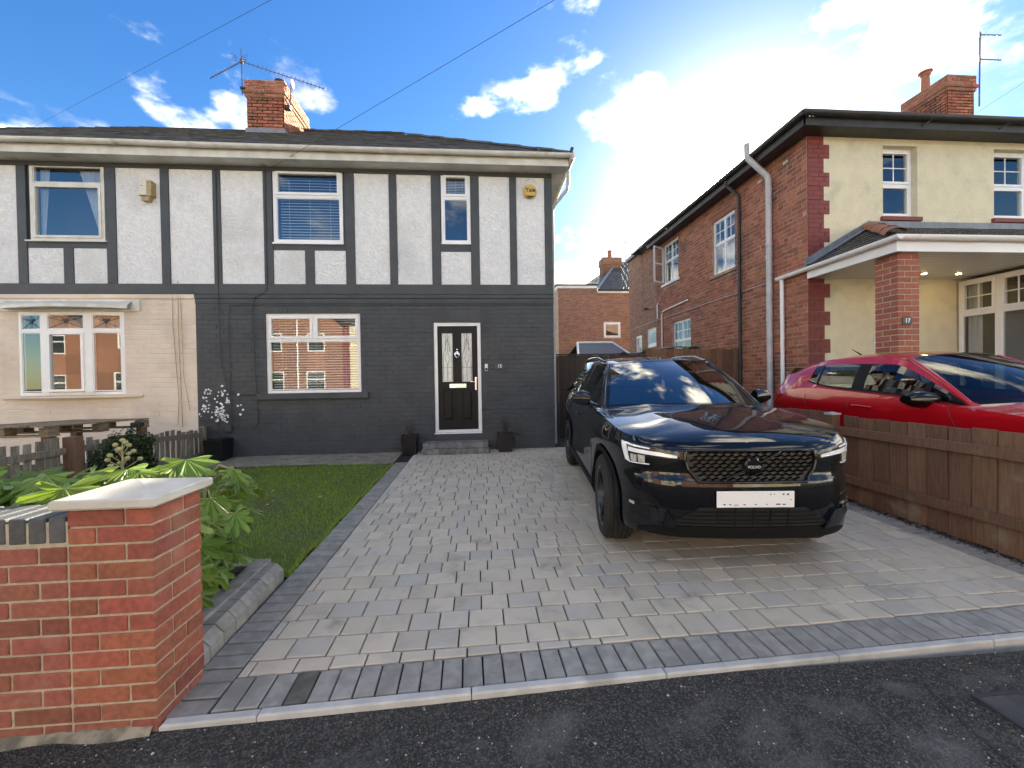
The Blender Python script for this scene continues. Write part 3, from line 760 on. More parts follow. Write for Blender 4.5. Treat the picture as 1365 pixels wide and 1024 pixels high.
while x < 5.74:
    vboard(hf, x, x+.128, 8.64, .2, 2.105+R(-.006, .006)-.018*(x-3.68), M['fence_wood']); x += .128
MB().bbox(5.72, 5.82, 8.59, 8.69, .2, 2.10, .003).obj('post', M['post_wood'], hf)
MB().bbox(3.66, 3.76, 8.60, 8.625, .3, 2.0, .003).obj('post', M['post_wood'], hf)

# lean-to roof and covers showing above the gate
sh = thing('garden_shed', 'small shed with grey felt roof and white edges behind the gate', 'shed', (3.3, 11, .3))
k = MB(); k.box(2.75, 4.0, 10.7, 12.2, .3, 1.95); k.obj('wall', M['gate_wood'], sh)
k = MB(); k.prism([(2.6, 10.4, 1.98), (4.15, 10.4, 1.98), (3.9, 11.5, 2.48), (2.85, 11.5, 2.48)], (0, .02, .03)); k.quad((2.85, 11.5, 2.48), (3.9, 11.5, 2.48), (4.15, 12.5, 1.98), (2.6, 12.5, 1.98)); k.obj('roof', M['felt'], sh)
for a, b in (((2.6, 10.4, 2.0), (2.85, 11.5, 2.51)), ((4.15, 10.4, 2.0), (3.9, 11.5, 2.51)), ((2.85, 11.5, 2.51), (3.9, 11.5, 2.51))):
    MB().tube([a, b], .035, 6).obj('edge_trim', M['upvc'], sh)
tp = thing('tarpaulin', 'crumpled grey tarpaulin lying over the top of the high fence', 'tarpaulin', (4.2, 9.0, 2.0))
rows = []
for i in range(13):
    t = i/12
    rows.append([(3.05+2.0*t, 8.75+.5*s, 1.97+.17*t*(1-.3*s)+.05*math.sin(i*1.9+s*4)+.02*R(-1, 1)) for s in (0, .25, .5, .75, 1)])
MB().grid(rows).obj('sheet', M['tarp'], tp, smooth=True)
for i in range(5): MB().tube([(3.6+.3*i, 8.72, 2.08+.02*i), (4.0+.3*i, 8.8+.1*R(0, 1), 2.12+.03*R(0, 1.5))], .018, 6).obj('stick', M['grey_wood'], tp)

# ================================================================== LEFT PICKET FENCE, PALLET, SOLAR LAMP
pf = thing('picket_fence', 'weathered grey low picket fence between the two front gardens', 'fence', (-4.9, 5.8, .1))
def picket(y, z1, w=.075):
    k = MB(); k.bbox(-.009, .009, -w/2, w/2, 0, z1-.08, .003)
    inst('picket', k.mesh('picket', M['grey_wood']), pf, (-4.925+R(-.004, .004), y, .08), (R(-.03, .03), R(-.02, .02), R(-.05, .05)))
y = 3.3
while y < 5.06:
    picket(y, .84+R(-.02, .03)); y += .108
y = 5.30
while y < 7.42:
    t = (y-5.3)/2.1
    picket(y, .80-.13*t+R(-.02, .03)); y += .104
MB().bbox(-4.913, -4.885, 3.2, 5.08, .66, .74, .004).obj('rail', M['grey_wood'], pf)
MB().bbox(-4.913, -4.885, 3.2, 5.08, .28, .36, .004).obj('rail', M['grey_wood'], pf)
k = MB(); k.prism([(-4.913, 5.2, .66), (-4.885, 5.2, .66), (-4.885, 5.2, .74), (-4.913, 5.2, .74)], (0, 2.25, -.13)); k.obj('rail', M['grey_wood'], pf)
k = MB(); k.prism([(-4.913, 5.2, .25), (-4.885, 5.2, .25), (-4.885, 5.2, .33), (-4.913, 5.2, .33)], (0, 2.25, -.07)); k.obj('rail', M['grey_wood'], pf)
MB().bbox(-4.93, -4.80, 5.08, 5.20, .05, .86, .004).obj('post', M['post_wood'], pf)
MB().bbox(-4.95, -4.87, 7.40, 7.47, .05, .72, .004).obj('post', M['grey_wood'], pf)
pl = thing('pallet', 'old wooden pallet lying flat behind the weathered picket fence', 'pallet', (-5.5, 5.7, .1))
rx = lambda y: .90-.035*(y-4.95)
for i in range(6):
    x0 = -6.05+i*.178
    k = MB(); k.prism([(x0, 4.97, rx(4.97)+.095), (x0+.15, 4.97, rx(4.97)+.095), (x0+.15, 4.97, rx(4.97)+.115), (x0, 4.97, rx(4.97)+.115)], (0, 1.45, -.05)); k.obj('slat', M['pallet_wood'], pl)
for yy in (5.0, 5.63, 6.28):
    for xx in (-6.02, -5.56, -5.10):
        MB().bbox(xx, xx+.1, yy, yy+.13, rx(yy)+.0, rx(yy)+.086, .003).obj('block', M['pallet_wood'], pl)
    MB().bbox(-6.05, -4.99, yy, yy+.13, rx(yy)-.022, rx(yy)-.001, .003).obj('bottom_slat', M['pallet_wood'], pl)
for xx, yy in ((-5.1, 5.02), (-6.0, 5.05), (-5.1, 6.3), (-6.0, 6.3)): MB().bbox(xx, xx+.09, yy, yy+.09, .08, rx(yy)-.024, .003).obj('leg', M['post_wood'], pl)
sl_ = thing('solar_lamp', 'small black solar lamp on a stake above the picket fence', 'lamp', (-4.95, 6.15, .7))
MB().tube([(-4.96, 6.15, .6), (-4.96, 6.15, .86)], .008, 6).obj('stake', M['black_plastic'], sl_)
MB().bbox(-5.02, -4.90, 6.10, 6.20, .86, .925, .008).obj('head', M['black_plastic'], sl_)

# ================================================================== PLANTS
fa = thing('fatsia_shrub', 'green fatsia shrub with big lobed leaves behind the brick pier', 'shrub', (-1.85, 2.45, .1))
def fleaf(v):
    k = MB(); n = 8
    c = (0, 0, 0)
    out = []
    for i in range(n):
        a = math.radians(-118+236*i/(n-1)); L = (.62+.42*math.cos(a*.62))*(1+.07*math.sin(i*3.1+v*2))
        da = math.radians(236/(n-1))
        for (fr, dd, ww) in ((.5, -.5, 0), (.72, -.36, 0), (.90, -.20, 0), (1.0, 0, 0), (.90, .20, 0), (.72, .36, 0)):
            q = a+dd*da; r = L*fr if fr > .5 else L*.52
            out.append((r*math.sin(q), r*math.cos(q)*1.0, -.28*r*r+.07*math.cos(dd*math.pi*2)*(fr < .95)+.04*math.sin(i*2+v)+.03*math.sin(i*7+dd*11+v)))
    k.v = [(0, 0, .03)] + out
    m_ = len(out)
    for i in range(m_-1): k.f.append([0, 1+i, 2+i]); k.mi.append(0); k.r.append(.5)
    ob = k.mesh('leaf', M['fatsia'], fix=False, smooth=False)
    return ob
FL = [fleaf(v) for v in range(4)]
leafs = []
def stemleaf(base, tip, s, face, droop):
    b, t = Vector(base), Vector(tip)
    mid = (b+t)/2+Vector((0, 0, .06))
    MBs.tube([tuple(b), tuple(mid), tuple(t)], [.007, .005, .004], 5)
    d = Vector((math.cos(face), math.sin(face), 0))
    yv = (d*math.cos(droop)-Vector((0, 0, 1))*math.sin(droop)).normalized()
    zv = (Vector((0, 0, 1))-yv*yv.z).normalized(); xv = yv.cross(zv)
    mm = Matrix((xv, yv, zv)).transposed()
    o = inst('leaf', random.choice(FL), fa, tuple(t), mm.to_euler(), (s, s, s))
MBs = MB()
stems = [(-1.95, 2.5), (-1.75, 2.65), (-2.25, 2.45), (-2.05, 2.3), (-2.6, 2.5), (-1.9, 2.9), (-2.9, 2.6)]
tops = []
for (x, y) in stems:
    h = R(.62, .78); tx, ty = x+R(-.1, .1), y+R(-.08, .08)
    MBs.tube([(x, y, .05), (x+R(-.05, .05), y+R(-.05, .05), h*.5), (tx, ty, h)], [.02, .016, .012], 6)
    tops.append((tx, ty, h))
for (x, y, h) in tops:
    for j in range(15):
        a = j*2.4+R(-.3, .3); lev = R(.35, 1.02)
        r = R(.20, .40)*(1.15 if lev < .7 else .85)
        bx, by, bz = x, y, h*lev
        tx, ty = x+r*math.cos(a), y+r*math.sin(a)*.8
        if tx > -1.60 and ty < 2.16: continue
        if ty < 2.06: ty = 2.06+R(0, .05)
        if tx > -1.68: tx = -1.68
        stemleaf((bx, by, bz), (tx, ty, bz+R(-.02, .14)), R(.12, .17), a+R(-.3, .3), R(.3, .9))
# the leaves that hang beside the pier and out over the edging
for (tx, ty, tz, s, f, d) in ((-1.60, 2.36, .55, .19, -.5, 1.15), (-1.62, 2.50, .78, .15, -.2, .8), (-1.64, 2.44, .36, .15, -.9, 1.2), (-1.56, 2.62, .92, .13, .1, .45),
                              (-1.60, 2.70, .62, .15, -.3, .9), (-1.66, 2.60, .30, .14, -.5, 1.0), (-1.60, 2.30, .44, .14, -.7, 1.25), (-1.62, 2.30, .72, .15, -.6, .9)):
    stemleaf((-1.72, 2.62, tz-.05), (tx, ty, tz), s, f, d)
# sunlit top tuft and small low leaves over the coping
for i in range(16):
    a = R(0, 6.28); stemleaf((-1.98, 2.42, .80), (-1.98+.28*math.cos(a), 2.40+.2*math.sin(a), R(.90, 1.02)), R(.09, .14), a, R(.0, .5))
for i in range(46):
    x = R(-3.0, -1.74); yv = R(2.03, 2.45); stemleaf((x, yv+.2, .70), (x+R(-.08, .08), yv, R(.84, .96)+.2*(yv-2.03)), R(.12, .19), -1.57+R(-1.2, 1.2), R(.3, 1.0))
MBs.obj('stem', M['stalk'], fa, smooth=True)
fl = MB()                                                     # branching flower stalk with round heads
fl.tube([(-2.185, 2.60, .80), (-2.185, 2.60, 1.10)], [.007, .004], 6)
for i in range(15):
    z = .93+.17*(i/15); a = i*2.4; r = .085*(1.15-i/15)
    e = (-2.185+r*math.cos(a), 2.60+r*math.sin(a), z+.035)
    fl.tube([(-2.185, 2.60, z-.02), e], .0025, 4)
    fl.lathe([(.004, -.012), (.013, -.006), (.015, .004), (.009, .012), (.002, .014)], e, 7)
fl.obj('flower_stalk', M['stalk'], fa, smooth=True)

ds = thing('dark_shrub', 'dense dark green shrub leaning on the picket fence under the pallet', 'shrub', (-4.75, 5.7, .1))
k = MB()
for i in range(5200):
    u, v = R(0, 6.283), math.acos(R(-1, 1)); q = R(.55, 1)**.5*(.85+.2*math.sin(u*3+v*5))
    p = Vector((-4.72+.16*q*math.sin(v)*math.cos(u), 5.68+.50*q*math.sin(v)*math.sin(u), .48+.40*q*math.cos(v)))
    if p.z < .1: continue
    a, b = Vector((R(-1, 1), R(-1, 1), R(-.6, 1))).normalized(), Vector((R(-1, 1), R(-1, 1), R(-1, 1)))
    b = (b-a*b.dot(a)).normalized(); c = a.cross(b); s = R(.012, .024)
    k.add([tuple(p-c*s), tuple(p+b*s*.6), tuple(p+c*s*1.2), tuple(p-b*s*.6)], [(0, 1, 2, 3)])
tag(k.obj('foliage', M['darkleaf'], ds, fix=False), None, kind='stuff')
k = MB()
for i in range(4): k.tube([(-4.72, 5.68, .08), (-4.72+R(-.08, .08), 5.68+R(-.3, .3), .6)], [.012, .005], 5)
k.obj('stem', M['twig'], ds)

def planter(x0, x1, y0, h, label, grp, what):
    w = x1-x0; zb = gz(y0+w/2)+.002
    t = thing('planter', label, 'planter', ((x0+x1)/2, y0+w/2, zb), grp)
    k = MB(); i = .016
    k.add([(x0+i, y0+i, zb), (x1-i, y0+i, zb), (x1-i, y0+w-i, zb), (x0+i, y0+w-i, zb), (x0, y0, zb+h), (x1, y0, zb+h), (x1, y0+w, zb+h), (x0, y0+w, zb+h),
           (x0+.012, y0+.012, zb+h), (x1-.012, y0+.012, zb+h), (x1-.012, y0+w-.012, zb+h), (x0+.012, y0+w-.012, zb+h),
           (x0+.014, y0+.014, zb+h-.03), (x1-.014, y0+.014, zb+h-.03), (x1-.014, y0+w-.014, zb+h-.03), (x0+.014, y0+w-.014, zb+h-.03)],
          [(3, 2, 1, 0)]+[(q*4+j, q*4+(j+1) % 4, q*4+4+(j+1) % 4, q*4+4+j) for q in range(3) for j in range(4)])
    k.obj('pot', M['planter'], t)
    MB().quad((x0+.014, y0+.014, zb+h-.03), (x1-.014, y0+.014, zb+h-.03), (x1-.014, y0+w-.014, zb+h-.03), (x0+.014, y0+w-.014, zb+h-.03)).obj('compost', M['soil'], t)
    cx, cy, zt = (x0+x1)/2, y0+w/2, zb+h-.03
    st = MB(); bl = MB()
    if what == 'blossom':
        pts = []
        st.tube([(cx+.03, cy, zt), (cx+.02, cy, zt+.28), (cx-.03, cy, zt+.85)], [.008, .006, .003], 6)
        for i in range(30):
            z = zt+R(.18, .80); a = R(0, 6.283); r = R(.06, .30)*(1.1-.6*abs((z-zt)-.5))
            if i < 3: a, r = 0.0+R(-.2, .2), R(.34, .46)
            ex, ey, ezz = cx+r*math.cos(a), cy-.03+r*math.sin(a)*.5, z+R(.02, .2)
            st.tube([(cx, cy, z-.08), ((cx+ex)/2, (cy+ey)/2, z+.02), (ex, ey, ezz)], [.004, .003, .0015], 5)
            for q in range(4 if i >= 3 else 2): pts.append((ex+R(-.05, .05), ey+R(-.03, .03), ezz+R(-.09, .06)))
        for p in pts:
            s = R(.013, .022); a0 = R(0, 6); nx = Vector((R(-.6, .6), -1, R(-.3, .6))).normalized(); ux = nx.orthogonal().normalized(); vx = nx.cross(ux)
            for q in range(5):
                a = a0+q*1.2566; d = ux*math.cos(a)+vx*math.sin(a); e = ux*math.cos(a+1.57)+vx*math.sin(a+1.57)
                P = Vector(p)
                bl.add([tuple(P), tuple(P+d*s*.6+e*s*.45+nx*s*.2), tuple(P+d*s*1.15+nx*s*.35), tuple(P+d*s*.6-e*s*.45+nx*s*.2)], [(0, 1, 2, 3)])
        gr = MB()
        for q in range(60):
            a = R(0, 6.28); r = R(0, .11); p = (cx+r*math.cos(a), cy+r*math.sin(a), zt)
            gr.add([(p[0]-.006, p[1], zt), (p[0]+.006, p[1], zt), (p[0]+R(-.02, .02), p[1]+R(-.02, .02), zt+R(.03, .07))], [(0, 1, 2)])
        tag(gr.obj('ground_foliage', M['darkleaf'], t, fix=False), None, kind='stuff')
        tag(bl.obj('blossom', M['petal'], t, fix=False), None, kind='stuff')
    else:
        for i in range(16):
            a = R(0, 6.283); r = R(.03, .13); z = R(.16, .34)
            st.tube([(cx+.02*math.cos(a), cy+.02*math.sin(a), zt), (cx+.5*r*math.cos(a), cy+.3*r*math.sin(a), zt+z*.6), (cx+r*math.cos(a), cy+.6*r*math.sin(a), zt+z)], [.004, .003, .0015], 5)
            st.tube([(cx+.5*r*math.cos(a), cy+.3*r*math.sin(a), zt+z*.6), (cx+r*math.cos(a+.9), cy+.6*r*math.sin(a+.9), zt+z*1.05)], [.002, .0012], 4)
    st.obj('stem', M['twig'], t)
planter(-4.715, -4.40, 7.12, .36, 'black square planter holding a small tree of white blossom', 'black square planters by the house wall', 'blossom')
planter(-1.43, -1.155, 7.17, .345, 'black square planter with bare twigs between the big window and the doorstep', 'black square planters by the house wall', 'twigs')
planter(.295, .57, 7.17, .335, 'black square planter with bare twigs beside the doorstep and the house corner', 'black square planters by the house wall', 'twigs')

# ================================================================== WALL, WINDOW AND ROOF BUILDERS
def face_y(Y): return lambda u, v, w: (u, Y-w, v)             # wall looking towards -Y
def face_x(X): return lambda u, v, w: (X-w, -u, v)            # wall looking towards -X, u = -Y
def face_xp(X): return lambda u, v, w: (X+w, u, v)            # wall looking towards +X, u = Y
def face_yp(Y): return lambda u, v, w: (-u, Y+w, v)           # wall looking towards +Y, u = -X
def holed(mb, u0, u1, v0, v1, holes, w=0.0):
    us = sorted({u0, u1, *[c for h in holes for c in h[:2] if u0 < c < u1]}); vs = sorted({v0, v1, *[c for h in holes for c in h[2:4] if v0 < c < v1]})
    for a, b in zip(us, us[1:]):
        for c, d in zip(vs, vs[1:]):
            mu, mv = (a+b)/2, (c+d)/2
            if not any(h[0] < mu < h[1] and h[2] < mv < h[3] for h in holes):
                mb.quad((a, c, w), (b, c, w), (b, d, w), (a, d, w))
    return mb
def reveals(mb, holes, d):
    for h in holes:
        a, b, c, e = h[:4]
        mb.quad((a, c, 0), (a, e, 0), (a, e, -d), (a, c, -d)); mb.quad((b, c, 0), (b, e, 0), (b, e, -d), (b, c, -d))
        mb.quad((a, e, 0), (b, e, 0), (b, e, -d), (a, e, -d)); mb.quad((a, c, 0), (b, c, 0), (b, c, -d), (a, c, -d))
def bricks(mb, u0, u1, v0, v1, holes, course=.0855, L=.236, joint=.011, proud=.006, jit=.0015, ch=.004, bond='run'):
    n = int(round((v1-v0)/course))
    for i in range(n):
        c, d = v0+i*course+joint/2, min(v0+(i+1)*course-joint/2, v1)
        hd = bond == 'english' and i % 4 == 3
        bl = L/2 if hd else L
        x = u0-(bl/2 if i % 2 else 0)-(bl*.25 if hd else 0)
        while x < u1:
            a, b = max(x, u0)+joint/2, min(x+bl, u1)-joint/2
            x += bl
            segs = [(a, b)]; cc, dd = c, d
            for h in holes:
                if dd <= h[2] or cc >= h[3]: continue
                if cc >= h[2]-.03 and dd <= h[3]+.03 or True:
                    new = []
                    for (p, q) in segs:
                        if q <= h[0] or p >= h[1]: new.append((p, q)); continue
                        if p < h[0]: new.append((p, h[0]))
                        if q > h[1]: new.append((h[1], q))
                    segs = new
            for (p, q) in segs:
                if q-p < .015: continue
                w = proud+R(-jit, jit); t1, t2 = R(-jit, jit), R(-jit, jit)
                e = .0025
                a_, b_, c_, d_ = p+R(0, e), q-R(0, e), cc+R(0, e), dd-R(0, e)
                mb.add([(a_, c_, 0), (b_, c_, 0), (b_, d_, 0), (a_, d_, 0), (a_+ch, c_+ch, w+t1), (b_-ch, c_+ch, w+t2), (b_-ch, d_-ch, w+t2), (a_+ch, d_-ch, w+t1)],
                       [(4, 5, 6, 7), (0, 1, 5, 4), (1, 2, 6, 5), (2, 3, 7, 6), (3, 0, 4, 7)])
    return mb
def ring(mb, a, b, c, d, t, w0, w1, tb=None):
    tb = t if tb is None else tb
    mb.box(a, a+t, c, d, w0, w1); mb.box(b-t, b, c, d, w0, w1)
    mb.box(a+t, b-t, c, c+tb, w0, w1); mb.box(a+t, b-t, d-t, d, w0, w1)
def window(parent, xf, u0, u1, v0, v1, lights, bars=(), wf=-.03, fr=.05, mat='upvc', glass='glass', back='room', deep=.45, sash=.042, sill=None, bl=None, name='window', label=None):
    k = MB(xf); ring(k, u0, u1, v0, v1, fr, wf-.06, wf)
    for (a, b, c, d) in bars: k.box(a, b, c, d, wf-.055, wf-.003)
    panes = []
    for Lt in lights:
        a, b, c, d = Lt[:4]; op = Lt[4] if len(Lt) > 4 else False; g = Lt[5] if len(Lt) > 5 else None
        s = sash if op else .016
        ring(k, a, b, c, d, s, wf-.05, wf+(.014 if op else -.012))
        a, b, c, d = a+s, b-s, c+s, d-s
        panes.append((a, b, c, d))
        if g:
            for i in range(1, g[0]): q = a+(b-a)*i/g[0]; k.box(q-.009, q+.009, c, d, wf-.022, wf-.010)
            for j in range(1, g[1]): q = c+(d-c)*j/g[1]; k.box(a, b, q-.009, q+.009, wf-.0225, wf-.0095)
    if sill: k.box(u0-sill[0], u1+sill[0], v0-sill[1], v0-.001, wf-.05, sill[2])
    o = k.obj(name, M[mat], parent)
    for (a, b, c, d) in panes:
        MB(xf).quad((a, c, wf-.018), (b, c, wf-.018), (b, d, wf-.018), (a, d, wf-.018)).obj('pane', M[glass], o, fix=False)
    r = MB(xf); w0, w1 = wf-.061, wf-deep
    r.quad((u0, v0, w1), (u1, v0, w1), (u1, v1, w1), (u0, v1, w1))
    for p in (((u0, v0), (u1, v0)), ((u1, v0), (u1, v1)), ((u1, v1), (u0, v1)), ((u0, v1), (u0, v0))):
        r.quad((p[0][0], p[0][1], w0), (p[1][0], p[1][1], w0), (p[1][0], p[1][1], w1), (p[0][0], p[0][1], w1))
    r.obj('room_recess', M['room'], o, fix=False)
    if bl:
        s = MB(xf); a, b, c, d, p = bl; y = d
        while y > c:
            s.box(a, b, y-.0035-.014, y+.0035-.014, wf-.105, wf-.080) if False else s.quad((a, y-.016, wf-.085), (b, y-.016, wf-.085), (b, y+.004, wf-.105), (a, y+.004, wf-.105))
            y -= p
        for q in (a+(b-a)*.15, a+(b-a)*.5, a+(b-a)*.85): s.box(q-.002, q+.002, c, d, wf-.084, wf-.082)
        s.obj('blind', M['blind'], o, fix=False)
    if label: o['label'] = label
    return o
def curtain(win, xf, pts_top, pts_bot, w, amp=.02, n=40):
    k = MB(xf); rows = []
    for i in range(n+1):
        t = i/n; a = [p[0]+(p[1]-p[0])*t for p in zip(pts_top[0], pts_top[1])]; b = [p[0]+(p[1]-p[0])*t for p in zip(pts_bot[0], pts_bot[1])]
        dw = amp*math.sin(i*1.5)
        rows.append([(a[0]+(b[0]-a[0])*s, a[1]+(b[1]-a[1])*s, w+dw) for s in (0, .5, 1)])
    k.grid(rows).obj('curtain', M['curtain'], win, smooth=True, fix=False)
def slates(mb, eL, eR, rR, rL, rows=20, wdt=.26, lift=.012):
    eL, eR, rR, rL = map(Vector, (eL, eR, rR, rL))
    nrm = (eR-eL).cross(rL-eL).normalized()
    if nrm.z < 0: nrm = -nrm
    for i in range(rows):
        t0, t1 = i/rows, (i+1.08)/rows
        a, b = eL.lerp(rL, t0), eR.lerp(rR, t0); c, d = eR.lerp(rR, min(t1, 1)), eL.lerp(rL, min(t1, 1))
        n = max(1, int((b-a).length/wdt)); of = .5/n if i % 2 else 0
        us = sorted({0, 1, *[min(1, max(0, j/n+of)) for j in range(n+1)]})
        for u0, u1 in zip(us, us[1:]):
            if u1-u0 < 1e-4: continue
            lf = nrm*(lift+R(-.003, .004)); g = (u1-u0)*.015
            p = [a.lerp(b, u0+g)+lf, a.lerp(b, u1-g)+lf, d.lerp(c, u1-g)+nrm*.001, d.lerp(c, u0+g)+nrm*.001]
            q = [a.lerp(b, u0+g), a.lerp(b, u1-g)]
            mb.add([tuple(x) for x in p+q], [(0, 1, 2, 3), (4, 5, 1, 0)])
def pipe(parent, name, pts, r, mat, n=10, rb=None):
    return MB().tube(pts, r, n).obj(name, M[mat], parent, smooth=True, angle=50)

# ================================================================== HOUSE 15 (DARK) AND ITS PALE PINK OTHER HALF
F = 7.5
fx = face_y(F)
XP, XR_, XLF = -5.03, 1.40, -11.45
YB = 14.3
h15 = thing('semi_detached_house', 'charcoal and white mock-Tudor semi-detached house with black front door', 'house', (-1.8, 7.5, .15))
hpk = thing('semi_detached_house', 'pale pink painted half of the mock-Tudor pair with a bow window', 'house', (-8.2, 7.5, .12))
DOOR = (-.857, .012, .484, 2.541)
GW = (-3.85, -2.187, 1.275, 2.718)
BW = (-7.915, -6.219, 1.31, 2.755)
w_ = MB(fx); holed(w_, XP, XR_, .05, 2.90, [DOOR, GW]); reveals(w_, [DOOR, GW], .12)
w_.obj('wall', M['paint_dark'], h15, fix=False)
k = bricks(MB(fx), XP, XR_, .125, 2.895, [(DOOR[0], DOOR[1], .35, 2.70), (GW[0], GW[1], 1.17, 2.80)], course=.0855, proud=.0048, jit=.0020)
tag(k.obj('brickwork', M['paint_dark'], h15, fix=False), None, kind='stuff')
for (u0, u1, v0, v1) in ((GW[0], GW[1], GW[3], 2.80), (DOOR[0]-.05, DOOR[1]+.05, DOOR[3], 2.70)):    # soldier lintels
    n = int((u1-u0)/.0775)
    for i in range(n): MB(fx).box(u0+i*(u1-u0)/n+.003, u0+(i+1)*(u1-u0)/n-.003, v0+.004, v1, -.01, .006+R(-.001, .001)).obj('lintel_brick', M['paint_dark'], h15)
MB(fx).box(DOOR[0], DOOR[1], .35, DOOR[2]-.002, -.01, .007).obj('door_base', M['paint_dark'], h15)
w_ = MB(fx); holed(w_, XLF, XP, .05, 3.0, [BW]); w_.obj('wall', M['pink'], hpk, fix=False)
k = bricks(MB(fx), XLF, XP, .125, 2.94, [(BW[0], BW[1], 1.26, 2.98)], course=.0855, proud=.0042, jit=.0016)
tag(k.obj('brickwork', M['pink'], hpk, fix=False), None, kind='stuff')
MB(fx).box(XLF, XP-.008, 2.985, 3.058, -.01, .022).obj('band_course', M['pink'], hpk)
MB(fx).box(XP-.006, XR_+.004, 2.990, 3.058, -.01, .024).obj('band_course', M['paint_dark'], h15)
MB(fx).box(XP+.002, XR_+.003, 2.902, 2.982, -.01, .014).obj('band_course', M['paint_dark'], h15)
# side and back walls
def shell(parent, x_side, x_party, sgn, mat):
    mb = MB(); ys = (F+.001, YB)
    mb.quad((x_side, ys[0], .05), (x_side, ys[1], .05), (x_side, ys[1], 5.34), (x_side, ys[0], 5.34))
    mb.quad((x_side, YB, .05), (x_party, YB, .05), (x_party, YB, 5.34), (x_side, YB, 5.34))
    mb.obj('wall', mat, parent, fix=False)
shell(h15, XR_, XP, 1, M['paint_dark']); shell(hpk, XLF, XP, -1, M['pink'])
k = bricks(MB(face_xp(XR_)), F+.004, YB, .125, 5.3, [], course=.0855, proud=.005, jit=.002)
tag(k.obj('side_brickwork', M['paint_dark'], h15, fix=False), None, kind='stuff')
# upper storey: render panels between painted timbers
PB, PT, PM = 3.243, 5.262, 3.855
cols = [(-7.866, -8.75, PT), (-7.15, -7.718, PM), (-6.452, -6.992, PM), (-5.559, -6.291, PT), (-4.688, -5.416, PT), (-3.831, -4.556, PT),
        (-3.127, -3.675, PM), (-2.411, -2.963, PM), (-1.626, -2.244, PT), (-.86, -1.485, PT), (-.14, -.694, PM), (.594, .023, PT), (1.256, .724, PT)]
W0, W1, W2 = (-7.665, -6.477, 3.98, 5.312), (-3.663, -2.451, 3.985, 5.318), (-.677, -.14, 4.006, 5.318)
bk = MB(fx); holed(bk, XP, XR_, 3.0, 5.40, [W1, W2], -.012); bk.obj('upper_wall', M['timber_dark'], h15, fix=False)
bk = MB(fx); holed(bk, XLF, XP, 3.0, 5.40, [W0], -.012); bk.obj('upper_wall', M['timber_dark'], hpk, fix=False)
for b, a, t in cols:
    own = hpk if b < -5.2 else h15
    k = MB(fx); k.cbox(a, b, PB, t, -.011, .008, .003); k.obj('render_panel', M['render_white'], own)
def timber(u0, u1, v0, v1, d=.026):
    own = hpk if (u0+u1)/2 < XP else h15
    k = MB(fx); k.cbox(u0+.001, u1-.001, v0, v1, -.0115, d+R(-.002, .002), .004); k.obj('timber', M['timber_dark'], own)
timber(XP, XR_+.002, 3.062, PB-.001, .030); timber(XLF, XP, 3.062, PB-.001, .030)
timber(XP, XR_+.002, PT+.001, 5.335, .030); timber(XLF, XP, PT+.001, 5.335, .030)
cs = sorted([(a, b, t) for b, a, t in cols])
for (a, b, t), (c, d, t2) in zip(cs, cs[1:]):
    full = not (t == PM and t2 == PM)
    timber(b, c, PB, PT if full else PM)
timber(1.256, XR_+.002, PB, PT); timber(-9.1, -8.75, PB, PT)
for (a, b, w) in ((-7.718, -6.452, W0), (-3.675, -2.411, W1), (-.694, -.14, W2)): timber(a, b, PM+.001, w[2]-.012, .018)
# windows
window(h15, fx, *W1, [(W1[0]+.05, W1[1]-.05, 4.85, W1[3]-.05, True), (W1[0]+.05, W1[1]-.05, W1[2]+.05, 4.80)], bars=[(W1[0]+.05, W1[1]-.05, 4.80, 4.85)], wf=.012, back='room',
       bl=(W1[0]+.09, W1[1]-.09, W1[2]+.1, W1[3]-.16, .052), sill=(.012, .03, .055))
window(h15, fx, *W2, [(W2[0]+.05, W2[1]-.05, 4.875, W2[3]-.05, True), (W2[0]+.05, W2[1]-.05, W2[2]+.05, 4.83)], bars=[(W2[0]+.05, W2[1]-.05, 4.83, 4.875)], wf=.012, sill=(.006, .02, .04),
       bl=(W2[0]+.09, W2[1]-.09, 4.9, W2[3]-.1, .03))
w0 = window(hpk, fx, *W0, [(W0[0]+.05, W0[1]-.05, 4.985, W0[3]-.05), (W0[0]+.05, W0[1]-.05, W0[2]+.05, 4.94, True)], bars=[(W0[0]+.05, W0[1]-.05, 4.94, 4.985)], wf=.012, sill=(.05, .025, .06), mat='upvc_old')
curtain(w0, fx, ((W0[1]-.50, 5.25), (W0[1]-.06, 5.25)), ((W0[1]-.16, 4.05), (W0[1]-.06, 4.05)), -.12)
curtain(w0, fx, ((W0[0]+.06, 5.25), (W0[0]+.2, 5.25)), ((W0[0]+.06, 4.05), (W0[0]+.1, 4.05)), -.12)
TZ = 2.215
gwin = window(h15, fx, *GW, [(GW[0]+.05, -3.045, TZ+.05, GW[3]-.05, True), (-2.995, GW[1]-.05, TZ+.05, GW[3]-.05, True), (GW[0]+.05, GW[1]-.05, GW[2]+.06, TZ)],
       bars=[(GW[0]+.05, GW[1]-.05, TZ, TZ+.05), (-3.045, -2.995, TZ+.05, GW[3]-.05)], wf=-.03, bl=(GW[0]+.07, GW[1]-.07, GW[2]+.08, GW[3]-.1, .047), sill=(0, .0, -.01))
k = MB(fx); k.cbox(-4.002, -2.052, 1.168, 1.272, -.02, .075, .006); k.obj('window_sill', M['paint_dark'], h15)
